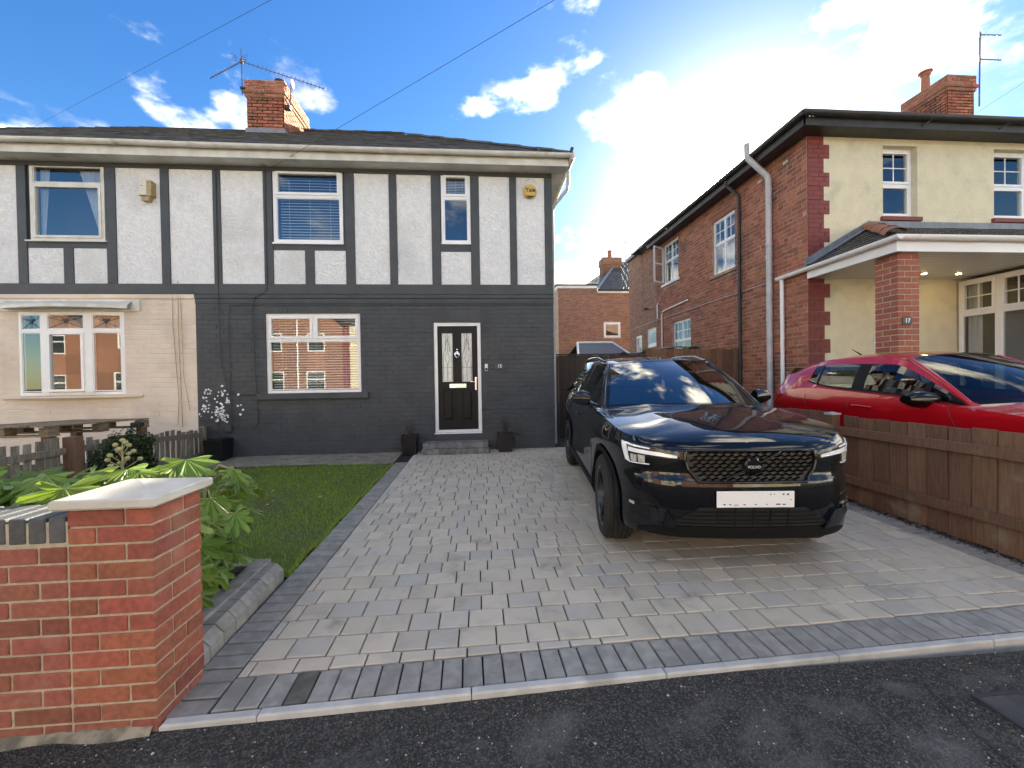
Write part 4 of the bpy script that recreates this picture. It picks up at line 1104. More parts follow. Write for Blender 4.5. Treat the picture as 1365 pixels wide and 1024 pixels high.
# bow window of the pink half
hw = (BW[1]-BW[0])/2; uc = (BW[0]+BW[1])/2
bow = lambda u: .10*(1-min(1, abs((u-uc)/hw))**2)+.02
bx_ = lambda u, v, w: (u, F-w-bow(u), v)
B1, B2 = -7.44, -6.74
bt = 2.395
wb = window(hpk, bx_, *BW, [(BW[0]+.05, B1-.06, bt+.05, BW[3]-.05), (B1+.06, B2-.06, bt+.05, BW[3]-.05), (B2+.06, BW[1]-.05, bt+.05, BW[3]-.05),
       (BW[0]+.05, B1-.06, BW[2]+.06, bt), (B1+.06, B2-.06, BW[2]+.06, bt, True), (B2+.06, BW[1]-.05, BW[2]+.06, bt)],
       bars=[(B1-.06, B1+.06, BW[2]+.05, BW[3]-.05), (B2-.06, B2+.06, BW[2]+.05, BW[3]-.05), (BW[0]+.05, B1-.06, bt, bt+.05), (B1+.06, B2-.06, bt, bt+.05), (B2+.06, BW[1]-.05, bt, bt+.05)], wf=-.02, deep=.5)
for a, b in ((BW[0]+.066, B1-.076), (B1+.076, B2-.076), (B2+.066, BW[1]-.066)):
    ld = MB(bx_); c = (a+b)/2; y0, y1 = bt+.066, BW[3]-.066; ym = (y0+y1)/2
    for p in (((a, y0), (c, ym)), ((b, y0), (c, ym)), ((a, y1-.04), (c, ym)), ((b, y1-.04), (c, ym)), ((c-.06, ym+.07), (c, ym)), ((c+.06, ym+.07), (c, ym)), ((c, y1), (c, y0+.02))):
        ld.tube([(p[0][0], p[0][1], -.034), (p[1][0], p[1][1], -.034)], .004, 4)
    ld.box(c-.02, c+.02, ym-.03, ym+.03, -.037, -.032); ld.box(c-.045, c+.045, ym+.020, ym+.05, -.037, -.032)
    ld.obj('lead_pattern', M['lead'], wb)
curtain(wb, fx, ((BW[0]+.03, 2.7), (BW[1]-.03, 2.7)), ((BW[0]+.03, 2.45), (BW[1]-.03, 2.45)), -.25, .02, 60)
sm = MB(); n = 24; pr = []
for i in range(n+1):
    u = -8.16+i*(2.23)/n; t = (u-uc)/1.15; d = .16*(1-t*t)+.03
    pr.append([(u, F-.0, 1.255), (u, F-d, 1.262), (u, F-d, 1.292), (u, F-.0, 1.306)])
sm.grid([q+[q[0]] for q in pr]).obj('window_sill', M['pink'], hpk, smooth=True, angle=30)
MB(fx).box(-8.9, -5.94, 2.762, 2.962, -.01, .03).obj('hood_board', M['upvc_old'], hpk)
hd = MB(); pr = []; pr2 = []
for i in range(n+1):
    u = -8.08+i*2.02/n; t = (u-uc)/1.06; d = .30*(1-t*t*.75)+.03
    pr.append([(u, F-.03, 2.80), (u, F-d, 2.79), (u, F-d, 2.845), (u, F-d*.85, 2.865), (u, F-.031, 2.935), (u, F-.03, 2.80)])
hd.grid(pr); hd.obj('window_hood', M['upvc_old'], hpk, smooth=True, angle=40)
# door
dr = MB(fx); ring(dr, DOOR[0], DOOR[1], DOOR[2], DOOR[3], .062, -.10, -.02, .05)
dr.box(DOOR[0]-.01, DOOR[1]+.0, DOOR[2]-.022, DOOR[2]-.001, -.09, .015)
dfr = dr.obj('door_frame', M['upvc'], h15)
du0, du1, dv0, dv1 = DOOR[0]+.062, DOOR[1]-.062, DOOR[2]+.05, DOOR[3]-.062
px = [(-.712, -.517), (-.350, -.155)]
lf = MB(fx); hl = [(a-.02, b+.02, 1.415, 2.365) for a, b in px]
holed(lf, du0, du1, dv0, dv1, hl, -.048)
lf.box(du0, du1, dv0, dv1, -.095, -.075)
door = lf.obj('door', M['door'], h15, fix=False)
for a, b in px:
    k = MB(fx); ring(k, a-.022, b+.022, 1.413, 2.367, .022, -.07, -.036); k.obj('glazing_bead', M['door'], door)
    MB(fx).box(a, b, 1.435, 2.345, -.066, -.056).obj('glass_panel', M['lead_glass'], door)
    k = MB(fx); c = (a+b)/2; w = (b-a)/2
    pth = [[(c-w*.8, 1.45), (c-w*.8, 1.95), (c-w*.35, 2.1), (c, 2.25)], [(c+w*.8, 1.45), (c+w*.8, 1.95), (c+w*.35, 2.1), (c, 2.25)], [(c, 1.75), (c-w*.5, 1.88), (c, 2.0), (c+w*.5, 1.88), (c, 1.75)],
           [(c-w*.35, 2.0), (c-w*.35, 2.3), (c+w*.35, 2.3), (c+w*.35, 2.0)], [(c, 1.45), (c, 1.75)], [(a, 1.70), (b, 1.70)], [(c, 2.0), (c, 2.34)]]
    for p in pth: k.tube([(q[0], q[1], -.053) for q in p], .003, 4)
    k.obj('leading', M['lead'], door)
    k = MB(fx); ring(k, a-.01, b+.01, .70, 1.295, .018, -.05, -.036); k.obj('panel_moulding', M['door'], door)
    k = MB(fx); k.add([(a+.012, .722, -.047), (b-.012, .722, -.047), (b-.012, 1.273, -.047), (a+.012, 1.273, -.047), (a+.045, .755, -.036), (b-.045, .755, -.036), (b-.045, 1.24, -.036), (a+.045, 1.24, -.036)],
       [(4, 5, 6, 7), (0, 1, 5, 4), (1, 2, 6, 5), (2, 3, 7, 6), (3, 0, 4, 7)]); k.obj('raised_panel', M['door'], door, fix=False)
k = MB(fx); k.bbox(-.585, -.27, 1.318, 1.398, -.047, -.034, .004); k.bbox(-.565, -.29, 1.332, 1.384, -.036, -.028, .003); k.obj('letterbox', M['chrome'], door)
k = MB(fx); k.lathe([(.004, 0), (.035, .004), (.035, .02), (.004, .026)], (-.433, 1.965, -.046), 12)
k.tube([(-.433+.042*math.sin(t*.5), 1.945+.055*math.cos(t*.5), -.026) for t in range(13)], .008, 6, close=True); k.lathe([(.003, -.01), (.016, .0), (.012, .012), (.003, .02)], (-.433, 1.885, -.03), 8); k.lathe([(.002, 0), (.014, .004), (.010, .012)], (-.433, 2.04, -.046), 8)
k.obj('knocker', M['chrome'], door)
k = MB(fx); k.bbox(-.108, -.076, 1.27, 1.52, -.047, -.036, .003); k.tube([(-.092, 1.43, -.036), (-.092, 1.43, .01), (-.20, 1.43, .014)], .009, 8); k.lathe([(.003, 0), (.011, .003), (.011, .008), (.003, .01)], (-.092, 1.33, -.04), 8); k.obj('handle', M['chrome'], door)
# wall fittings and details
for (u, v, w) in ((-3.055, .40, .20), (.69, .43, .2)):
    k = MB(fx); k.box(u-.095, u+.095, v-.01, v+.15, .004, .010)
    for i in range(6):
        for j in range(5): pass
    ab = k.obj('air_brick', M['paint_dark'], h15)
    k = MB(fx)
    for i in range(6):
        for j in range(5): k.box(u-.085+i*.0295, u-.067+i*.0295, v+j*.0285, v+.016+j*.0285, .0095, .0112)
    k.obj('holes', M['ink'], ab)
def wire(parent, pts, r=.006, mat='paint_dark', w=.012):
    return MB(fx).tube([(p[0], p[1], w) for p in pts], r, 5).obj('cable', M[mat], parent)
wire(h15, [(-4.615, 5.3), (-4.62, 3.3), (-4.615, 2.6), (-4.60, 1.9), (-4.50, 1.35), (-4.36, 1.26), (-4.02, 1.26)], w=.034, mat='cable')
wire(h15, [(-4.46, .62), (-4.47, 2.70), (-4.42, 2.86), (-4.3, 2.865), (1.3, 2.868)], w=.022)
wire(h15, [(-3.78, 5.3), (-3.785, 3.15), (-3.86, 3.07), (-4.0, 3.0), (-4.05, 2.85), (-4.03, 1.9), (-3.99, .75), (-4.05, .66), (-4.1, .65)], r=.007, w=.032, mat='cable')
wire(hpk, [(-5.40, 3.06), (-5.40, 2.5), (-5.33, 1.2), (-5.36, .75)], r=.005, w=.02, mat='tan'); wire(hpk, [(-5.30, 3.3), (-5.31, 2.4), (-5.28, .7)], r=.005, w=.02, mat='tan'); wire(hpk, [(-5.26, 3.0), (-5.24, 1.6), (-5.15, 1.0)], r=.004, w=.02, mat='tan')
k = MB(fx); k.bbox(-4.56, -4.45, .60, .72, .004, .05, .01); k.obj('outside_socket', M['paint_dark'], h15)
# eaves: soffit, fascia, gutter
EY, EZ = 7.13, 5.50
for own, a, b in ((h15, XP, 1.66), (hpk, XLF-.3, XP)):
    MB().box(a+.001, b, 7.20, F-.012, 5.337, 5.350).obj('soffit', M['upvc_old'], own)
    MB().box(a+.001, b, 7.178, 7.199, 5.325, 5.478).obj('fascia', M['upvc_old'], own)
    g = MB(); pr = []
    for i in range(13):
        x = a+.002+(b+.06-a if b > 0 else b-a-.002)*i/12
        sag = (.012*math.sin(i*.5) if own is hpk else 0)
        pr.append([(x, EY-.02-.058*math.cos(t)*1.0, EZ-.0-.058*math.sin(t)-sag) for t in [math.pi*j/8 for j in range(9)]]+[(x, EY+.032, EZ+.006-sag), (x, EY-.072, EZ+.006-sag)][::1])
    g.grid([q+[q[0]] for q in pr]); g.obj('gutter', M['upvc_old'], own, smooth=True, angle=40)
    n = 9
    for i in range(n):
        x = a+.3+(b-a-.5)*i/(n-1)
        MB().tube([(x, EY-.02-.064*math.cos(t), EZ-.064*math.sin(t)) for t in [math.pi*j/6 for j in range(7)]], .006, 5).obj('gutter_bracket', M['upvc_old'], own)
MB().box(1.641, 1.66, 7.20, 14.6, 5.325, 5.478).obj('fascia', M['upvc_old'], h15); MB().box(XR_+.01, 1.64, F, 14.5, 5.337, 5.350).obj('soffit', M['upvc_old'], h15)
pipe(h15, 'gutter', [(1.715, 7.10, 5.47), (1.715, 14.6, 5.47)], .055, 'upvc_old')
pipe(h15, 'downpipe', [(1.72, 7.50, 5.46), (1.72, 7.50, 5.14), (1.70, 7.52, 5.06), (1.50, 7.72, 4.86), (1.455, 7.76, 4.76), (1.455, 7.76, .18)], .034, 'grey_plastic')
# roof
RY, RZ = 10.9, 8.05
rx0, rx1 = -8.22, -1.92
k = MB(); slates(k, (XP, EY, EZ+.02), (1.74, EY, EZ+.02), (rx1, RY, RZ), (XP, RY, RZ)); slates(k, (1.74, EY, EZ+.02), (1.74, 14.67, EZ+.02), (rx1, RY, RZ), (rx1, RY, RZ))
k.quad((XP, RY, RZ), (rx1, RY, RZ), (1.74, 14.67, EZ+.02), (XP, 14.67, EZ+.02)); k.quad((XP, EY+.01, EZ-.03), (1.74, EY+.01, EZ-.03), (1.74, 14.67, EZ-.03), (XP, 14.67, EZ-.03))
rf15 = k.obj('roof', M['slate'], h15, fix=False)
k = MB(); slates(k, (XLF-.35, EY, EZ+.02), (XP, EY, EZ+.02), (XP, RY, RZ), (rx0, RY, RZ)); k.quad((XLF-.35, EY, EZ+.02), (rx0, RY, RZ), (XLF-.35, 14.67, EZ+.02)); k.quad((rx0, RY, RZ), (XP, RY, RZ), (XP, 14.67, EZ+.02), (XLF-.35, 14.67, EZ+.02))
k.obj('roof', M['slate'], hpk, fix=False)
def ridge(parent, a, b, mat='slate', n=12, r=.075):
    a, b = Vector(a), Vector(b)
    d = (b-a)/n; s = (d.normalized().cross(Vector((0, 0, 1)))).normalized(); u = s.cross(d.normalized())
    if u.z < 0: u = -u
    for i in range(n):
        k = MB(); p = a+d*i; q = a+d*(i+.985); up_ = .012*(i % 2)
        A = [tuple(p+s*r*math.cos(t)+u*(r*.7*math.sin(t)-.02+up_)) for t in [math.pi*j/6 for j in range(7)]]; B = [tuple(q+s*r*math.cos(t)+u*(r*.7*math.sin(t)-.02+up_*.6)) for t in [math.pi*j/6 for j in range(7)]]
        k.grid([A, B]); k.obj('ridge_tile', M[mat], parent, smooth=True, fix=False)
ridge(rf15, (1.72, EY+.02, EZ+.05), (rx1, RY, RZ+.02), n=13); ridge(rf15, (rx1, RY, RZ+.03), (-4.55, RY, RZ+.03), n=8)
k = MB(); k.tube([(1.70, EY, EZ+.06), (1.72, EY-.02, EZ+.13)], .03, 6); k.obj('hip_finial', M['black_plastic'], rf15)
# chimney on the party line
def chimney(parent, x0, x1, y0, y1, z0, z1, mat, mort, L=.236, course=.078):
    ch = MB().box(x0+.004, x1-.004, y0+.004, y1-.004, z0, z1-.30).obj('chimney', mort, parent)
    k = MB(); 
    zz = [(z0, z1-.40, 0), (z1-.40, z1-.32, .03), (z1-.32, z1-.24, .06), (z1-.24, z1, .03)]
    for (a, b, o) in zz:
        k.box(x0-o+.004, x1+o-.004, y0-o+.004, y1+o-.004, a, b-.001, mi=1)
        for xf_, u0, u1 in ((face_y(y0-o), x0-o, x1+o), (face_x(x0-o), -y1-o, -y0+o), (face_xp(x1+o), y0-o, y1+o), (face_yp(y1+o), -x1-o, -x0+o)):
            k.xf = xf_; bricks(k, u0, u1, a, b, [], course=course, L=L, proud=.006)
        k.xf = IDX
    o = k.obj('chimney_brickwork', [mat, mort], ch, fix=False); o['kind'] = 'stuff'
    k = MB(); k.box(x0-.03, x1+.03, y0-.03, y0+.3, z0-.1, z0+.34); k.obj('lead_flashing', M['leadflash'], ch)
    k = MB(); k.add([(x0+.02, y0+.02, z1), (x1-.02, y0+.02, z1), (x1-.02, y1-.02, z1), (x0+.02, y1-.02, z1), (x0+.15, y0+.2, z1+.06), (x1-.15, y0+.2, z1+.06), (x1-.15, y1-.2, z1+.06), (x0+.15, y1-.2, z1+.06)], [(4, 5, 6, 7), (0, 1, 5, 4), (1, 2, 6, 5), (2, 3, 7, 6), (3, 0, 4, 7)]); k.obj('flaunching', mort, ch)
    return ch
c15 = chimney(rf15, -5.44, -4.60, 10.0, 11.35, 7.20, 8.68, M['brick17'], M['mortar17'])
MB().lathe([(.11, 0), (.10, .12), (.13, .13), (.13, .17), (.08, .18)], (-4.78, 10.25, 8.68), 14).obj('chimney_cowl', M['black_plastic'], c15)

# doorstep of small blocks
ds_ = thing('doorstep', 'low doorstep of small grey blocks under the black front door', 'step', (-.45, 7.3, .145))
sm1 = MB(); sm1.bbox(-.05, .05, -.05, .05, -.047, .047, .004); sm1 = sm1.mesh('step_block', M['stone_step'])
sm2 = MB(); sm2.bbox(-.049, .049, -.098, .098, -.047, .047, .004); sm2 = sm2.mesh('step_block', M['stone_step'])
for i in range(12):
    x = -1.015+i*.1008
    inst('step_block', sm1, ds_, (x, 7.16+(.02 if i in (0, 11) else 0), .193), (0, 0, R(-.03, .03)+(.35 if i == 0 else -.35 if i == 11 else 0)))
    inst('step_block', sm2, ds_, (x*.96-.02, 7.255, .29+R(-.002, .002)), (0, 0, R(-.02, .02)))
    inst('step_block', sm2, ds_, (x*.96-.02, 7.255, .194), (0, 0, 0)) if False else None
    if i in range(12): inst('step_block', sm2, ds_, (x*.96-.02, 7.40, .29+R(-.002, .002)), (0, 0, 0))
MB().box(-1.0, .08, 7.21, 7.495, .14, .242).obj('step_core', M['stone_step'], ds_)

# fittings hung on the house
al = thing('alarm_box', 'round yellow burglar alarm box high on the charcoal and white house', 'alarm', (.98, 7.48, 4.985))
k = MB(fx); k.lathe([(.10, 0), (.125, .01), (.128, .05), (.11, .075), (.02, .082)], (0, 0, 0), 28); k.xf = IDX
k.v = [(.981+v[0], F-.01-(F-v[1] if False else 0)-0, 0) for v in []] or k.v
al_m = MB(); al_m.lathe([(.10, 0), (.125, -.01), (.128, -.05), (.112, -.072), (.02, -.078)], (.981, F-.008, 4.985), 28, axis='Y'); al_m.obj('cover', M['gold'], al, smooth=True, angle=40)
al_d = MB(); al_d.add([(.981+.128*math.cos(t), F-.06, 4.985+.128*math.sin(t)) for t in [rad(a) for a in range(226, 316, 8)]], [tuple(range(12))]); al_d.v = [(v[0], F-.0835, v[2]) for v in al_d.v]; al_d.obj('sounder_lens', M['ink'], al, fix=False)
text_obj('lettering', 'Yale', .11, M['ink'], Matrix.Translation((.985, F-.0875, 4.995)) @ Matrix.Rotation(math.pi/2, 4, 'X'), al, bold=.002)
al2 = thing('alarm_box', 'boxy ivory alarm box with yellowed sides on the pink half of the pair', 'alarm', (-5.72, 7.48, 4.8))
k = MB(fx); k.prism([(-5.83, 4.74, .008), (-5.63, 4.74, .008), (-5.63, 5.0, .008), (-5.83, 5.0, .008)], (0, 0, .11)); k.obj('housing', M['tan'], al2)
k = MB(fx); k.bbox(-5.826, -5.70, 4.748, 4.995, .112, .128, .004); k.obj('cover', M['ivory'], al2)
k = MB(fx); k.lathe([(.05, 4.66), (.085, 4.70), (.09, 4.738)], (0, 0, 0), 8) if False else k.prism([(-5.82, 4.739, .02), (-5.66, 4.739, .02), (-5.70, 4.66, .02), (-5.80, 4.66, .02)], (0, 0, .08)); k.obj('strobe', M['tan'], al2)
MB(fx).box(-5.80, -5.76, 4.90, 4.91, .1285, .1292).obj('marking', M['ink'], al2)
nm = thing('house_number', 'small slate house number 15 beside the black front door', 'sign', (.376, 7.49, 1.715))
k = MB(fx); k.bbox(.255, .455, 1.66, 1.775, .009, .020, .003); k.obj('plaque', M['blue_brick'], nm)
text_obj('lettering', '15', .085, M['white'], Matrix.Translation((.36, F-.0215, 1.715)) @ Matrix.Rotation(math.pi/2, 4, 'X'), nm, bold=.002)
db = thing('doorbell', 'white and black video doorbell beside the door frame', 'doorbell', (.107, 7.49, 1.69))
k = MB(fx); k.bbox(.083, .137, 1.63, 1.76, .008, .03, .006); k.obj('case', M['white'], db)
k = MB(fx); k.bbox(.089, .131, 1.64, 1.685, .0295, .034, .003); k.obj('button_panel', M['ink'], db)
ae = thing('tv_aerial', 'long toothed television aerials on a mast at the left of the big chimney', 'aerial', (-5.48, 9.95, 8.6))
MB().tube([(-5.50, 9.93, 8.30), (-5.50, 9.93, 9.36)], .014, 6).obj('mast', M['aerial'], ae)
MB().box(-5.54, -5.44, 9.9, 9.99, 8.42, 8.46).obj('bracket', M['iron'], ae)
def yagi(parent, a, b, n, el=.07):
    a, b = Vector(a), Vector(b); k = MB(); k.tube([a, b], .010, 5)
    for i in range(n):
        p = a.lerp(b, (i+.5)/n); k.tube([p+Vector((0, -.03, -el)), p+Vector((0, .03, el))], .006, 4)
    return k.obj('boom', M['aerial'], parent)
yagi(ae, (-5.47, 9.92, 9.05), (-3.72, 10.25, 8.72), 20); yagi(ae, (-5.54, 9.94, 9.05), (-6.35, 10.15, 8.80), 10)
k = MB()
for s in (-1, 1):
    for j in range(4): k.tube([(-5.50+s*.05, 9.85, 9.0+j*.035), (-5.50+s*.18, 9.85, 9.02+j*.05)], .005, 4)
k.lathe([(.035, -.04), (.04, 0), (.035, .05)], (-5.50, 9.93, 9.06), 8); k.obj('reflector', M['aerial'], ae)
di = thing('satellite_dish', 'small pale dish on a pole against the right side of the big chimney', 'dish', (-4.55, 10.2, 8.4))
MB().tube([(-4.52, 10.15, 8.12), (-4.49, 10.15, 8.62), (-4.49, 10.15, 8.80)], .014, 6).obj('pole', M['aerial'], di)
MB().lathe([(.11, 0), (.09, .02), (.03, .035)], (-4.46, 10.15, 8.74), 16, axis='X').obj('dish', M['white'], di, smooth=True)
MB().bbox(-4.60, -4.48, 10.05, 10.17, 8.08, 8.18, .01).obj('bracket', M['iron'], di)

# ================================================================== HOUSE 17
X17, Y17, S17, G17 = 5.92, 6.76, 5.755, 5.94
h17 = thing('brick_house', 'red brick house with cream rendered front and a tiled porch on a brick pillar', 'house', (9.0, 6.76, .3))
sxf, fxf = face_x(X17), face_y(Y17)
yy = lambda y0, y1, z0, z1: (-y1, -y0, z0, z1)
SW = {'a': yy(8.80, 9.707, 3.985, 5.345), 'b': yy(11.435, 12.42, 4.42, 5.66), 'c': yy(10.78, 11.86, 1.80, 3.14), 'd': yy(12.98, 13.69, .6, 3.14), 'e': yy(14.163, 14.714, 2.30, 3.01)}
holes = list(SW.values())
k = MB(sxf); holed(k, -12.9, -Y17, .1, S17, holes); reveals(k, holes, .10); k.obj('wall', M['mortar17'], h17, fix=False)
k = bricks(MB(sxf), -12.9, -Y17, .1, S17-.01, [(h[0], h[1], h[2]-.08, h[3]+.10) if i < 3 else h for i, h in enumerate(holes)], course=.0835, proud=.006, jit=.0035, bond='english')
tag(k.obj('side_brickwork', M['brick17'], h17, fix=False), None, kind='stuff')
k = MB(sxf); holed(k, -15.38, -12.9, .1, 6.02, holes); k.quad((-15.38, .1, 0), (-15.38, 6.02, 0), (-15.38, 6.02, -4), (-15.38, .1, -4)); k.obj('extension_wall', M['mortar17'], h17, fix=False)
k = bricks(MB(sxf), -15.38, -12.9, .1, 6.02, holes, course=.075, L=.225, proud=.004, jit=.001)
tag(k.obj('extension_brickwork', M['brick_far'], h17, fix=False), None, kind='stuff')
MB().box(5.80, 10, 12.95, 15.46, 6.021, 6.13).obj('extension_fascia', M['leadflash'], h17)
for key in 'abc':                                            # brick lintels and sills on the side wall
    h = SW[key]; n = int((h[1]-h[0])/.08)
    for i in range(n): MB(sxf).box(h[0]+i*(h[1]-h[0])/n+.004, h[0]+(i+1)*(h[1]-h[0])/n-.004, h[3]+.003, h[3]+.096, -.02, .006+R(-.002, .002)).obj('lintel_brick', M['brick_porch'], h17)
    MB(sxf).cbox(h[0]-.06, h[1]+.06, h[2]-.075, h[2]-.003, -.03, .05, .006).obj('window_sill', M['mortar17'] if key != 'b' else M['upvc'], h17)
def two(h, key, wf=-.05, **kw):
    m_ = (h[0]+h[1])/2; f = .05; t = h[2]+(h[3]-h[2])*.56
    L = []
    for a, b in ((h[0]+f, m_-.02), (m_+.02, h[1]-f)):
        L += [(a, b, t+.02, h[3]-f, False, (2, 2)), (a, b, h[2]+f, t-.02, False)]
    return window(h17, sxf, *h, L, bars=[(m_-.02, m_+.02, h[2]+f, h[3]-f), (h[0]+f, m_-.02, t-.02, t+.02), (m_+.02, h[1]-f, t-.02, t+.02)], wf=wf, **kw)
wa = two(SW['a'], 'a'); curtain(wa, sxf, ((SW['a'][0]+.06, 4.7), (SW['a'][1]-.06, 4.7)), ((SW['a'][0]+.06, 4.0), (SW['a'][1]-.06, 4.0)), -.25)
two(SW['b'], 'b'); two(SW['c'], 'c')
# the casement that stands open
hb = SW['b']; c = MB(); wdt = .46
cxf = lambda u, v, w: (X17-.02-u*math.sin(rad(62))-w*.9, 12.37-u*math.cos(rad(62)), v)
c.xf = cxf; ring(c, 0, wdt, 4.47, 5.60, .045, -.02, .02); c.box(.045, wdt-.045, 5.05, 5.09, -.018, .018)
oc = c.obj('open_casement', M['upvc'], h17)
for a, b in ((4.515, 5.05), (5.09, 5.555)): MB(cxf).quad((.045, a, 0), (wdt-.045, a, 0), (wdt-.045, b, 0), (.045, b, 0)).obj('pane', M['glass'], oc, fix=False)
hd_ = SW['d']
window(h17, sxf, *hd_, [(hd_[0]+.05, hd_[1]-.05, 2.62, hd_[3]-.05), (hd_[0]+.05, hd_[1]-.05, .65, 2.55, True)], bars=[(hd_[0]+.05, hd_[1]-.05, 2.55, 2.62)], wf=-.02, name='side_door', sash=.09)
he = SW['e']; window(h17, sxf, *he, [(he[0]+.05, he[1]-.05, he[2]+.05, he[3]-.05, True, (2, 2))], wf=-.02)
# cream front
FW = [(7.40, 8.09, 4.335, 5.635), (9.655, 11.25, 4.335, 5.635), (13.2, 14.8, 4.335, 5.635), (7.30, 8.12, .35, 2.55)]
k = MB(fxf); holed(k, X17, 18.7, .1, S17, FW); reveals(k, FW, .14); k.obj('front_wall', M['cream'], h17, fix=False)
k = MB(fxf); k.box(X17+.02, 8.9, .15, 3.19, .002, .006); k.obj('porch_wall', M['cream_smooth'], h17) if False else None
h = FW[0]; window(h17, fxf, *h, [(h[0]+.05, h[1]-.05, 4.99, h[3]-.05, True, (2, 2)), (h[0]+.05, h[1]-.05, h[2]+.06, 4.95, True)], bars=[(h[0]+.05, h[1]-.05, 4.95, 4.99)], wf=-.11)
h = FW[1]; m_ = (h[0]+h[1])/2
window(h17, fxf, *h, [(h[0]+.05, m_-.03, 4.99, h[3]-.05, True, (2, 2)), (m_+.03, h[1]-.05, 4.99, h[3]-.05, True, (2, 2)), (h[0]+.05, m_-.03, h[2]+.06, 4.95, True), (m_+.03, h[1]-.05, h[2]+.06, 4.95, True)],
       bars=[(h[0]+.05, h[1]-.05, 4.95, 4.99), (m_-.03, m_+.03, h[2]+.05, 4.95), (m_-.03, m_+.03, 4.99, h[3]-.05)], wf=-.11)
h = FW[2]; window(h17, fxf, *h, [(h[0]+.05, h[1]-.05, h[2]+.06, h[3]-.05, True)], wf=-.11)
for h in FW[:3]: MB(fxf).cbox(h[0]-.055, h[1]+.055, h[2]-.078, h[2]-.004, -.1, .05, .005).obj('window_sill', M['quoin'], h17)
MB(fxf).box(7.30, 8.12, .35, 2.55, -.10, -.06).obj('front_door', M['upvc'], h17)
k = MB(fxf); ring(k, 7.301, 8.119, .351, 2.549, .07, -.06, -.02); k.obj('door_frame', M['upvc'], h17)
z = .35; i = 0                                               # painted corner quoins
while z < S17-.05:
    wq = .425 if i % 2 == 0 else .315
    hq = min(.2505, S17-.002-z)
    k = MB(fxf); k.box(X17+.001, X17+wq, z+.002, z+hq-.002, -.01, .008)
    qo = k.obj('quoin', M['quoin'], h17)
    k = bricks(MB(fxf), X17, X17+wq, z, z+hq, [], course=.0835, L=.236 if i % 2 else .21, proud=.014, jit=.001, joint=.008)
    k.obj('quoin_brick_face', M['quoin'], qo, fix=False)
    z += .2505; i += 1
# eaves
for p in ((5.62, X17+.0, 6.46, 12.95, S17, S17+.02), (X17-.3, 18.9, 6.46, Y17, S17+.0005, S17+.0195)):
    MB().box(*p).obj('soffit', M['black_plastic'], h17)
MB().box(5.60, 5.62, 6.44, 12.95, S17-.01, G17-.05).obj('fascia', M['black_plastic'], h17); MB().box(5.60, 18.9, 6.44, 6.459, S17-.011, G17-.05).obj('fascia', M['black_plastic'], h17)
def halfgutter(parent, a, b, r, mat, name='gutter'):
    a, b = Vector(a), Vector(b); d = (b-a).normalized(); s = d.cross(Vector((0, 0, 1)))
    pr = []
    for p in (a, b): pr.append([tuple(p+s*r*math.cos(t)-Vector((0, 0, r*math.sin(t)))) for t in [math.pi*j/8 for j in range(9)]]+[tuple(p+s*-r+Vector((0, 0, .012))), tuple(p+s*r+Vector((0, 0, .012)))])
    k = MB(); k.grid([q+[q[0]] for q in pr]); n = len(pr[0]); k.add(pr[0], [tuple(range(n))]); k.add(pr[1], [tuple(range(n))])
    return k.obj(name, M[mat], parent, smooth=True, angle=40)
halfgutter(h17, (5.545, 6.34, G17-.012), (5.545, 12.95, G17-.012), .06, 'black_plastic'); halfgutter(h17, (5.50, 6.375, G17-.0125), (18.9, 6.375, G17-.0125), .06, 'black_plastic')
for x in (7.9, 9.4, 10.6): MB().tube([(x, 6.375, G17-.07), (x-.1, 6.43, G17-.15)], .012, 5).obj('gutter_bracket', M['black_plastic'], h17)
RY7, RZ7 = 10.26, 8.40
k = MB(); A, B = (5.52, 6.36, G17+.0), (18.9, 6.36, G17+.0)
slates(k, A, B, (15.2, RY7, RZ7), (9.2, RY7, RZ7), rows=16); slates(k, (5.52, 14.2, G17), A, (9.2, RY7, RZ7), (9.2, RY7, RZ7), rows=16)
k.quad((9.2, RY7, RZ7), (15.2, RY7, RZ7), (18.9, 14.2, G17), (5.52, 14.2, G17)); k.quad(B, (15.2, RY7, RZ7), (18.9, 14.2, G17))
rf17 = k.obj('roof', M['slate'], h17, fix=False)
MB().box(5.92, 18.7, 14.0, 14.1, .1, S17).obj('wall', M['mortar17'], h17)
c17 = chimney(rf17, 12.23, 13.0, 9.5, 10.60, 7.70, 9.20, M['brick17'], M['mortar17'])
MB().lathe([(.10, 0), (.085, .45), (.11, .47), (.11, .52), (.15, .54), (.15, .57), (.02, .60)], (12.40, 10.15, 9.21), 16).obj('chimney_pot', M['terracotta'], c17, smooth=True, angle=40)
# porch
PXL, PYF = 5.84, 5.13
po_ = MB(); po_.box(5.93, 14, 5.222, 6.75, 3.195, 3.205); sof = po_.obj('porch_soffit', M['soffit_white'], h17)
k = MB()
for i in range(15): k.box(5.94, 8.86, 5.24+i*.1, 5.243+i*.1, 3.1935, 3.1948)
k.obj('board_joint', M['leadflash'], sof)
MB().box(PXL+.06, 14, 5.20, 5.221, 3.19, 3.37).obj('porch_fascia', M['upvc'], h17); MB().box(PXL+.06, PXL+.081, 5.2215, 6.75, 3.19, 3.37).obj('porch_fascia', M['upvc'], h17)
halfgutter(h17, (PXL-.01, 5.15, 3.385), (14, 5.15, 3.385), .055, 'upvc', 'porch_gutter'); halfgutter(h17, (PXL+.005, 5.096, 3.3845), (PXL+.005, 7.40, 3.355), .054, 'upvc', 'porch_gutter')
for x in (6.15, 7.0, 7.9): MB().tube([(x, 5.15-.06*math.cos(t), 3.385-.06*math.sin(t)) for t in [math.pi*j/6 for j in range(7)]], .007, 5).obj('gutter_bracket', M['upvc'], h17)
k = MB(); E0 = (PXL+.01, 5.16, 3.41); ap = (7.12, 6.745, 4.13)
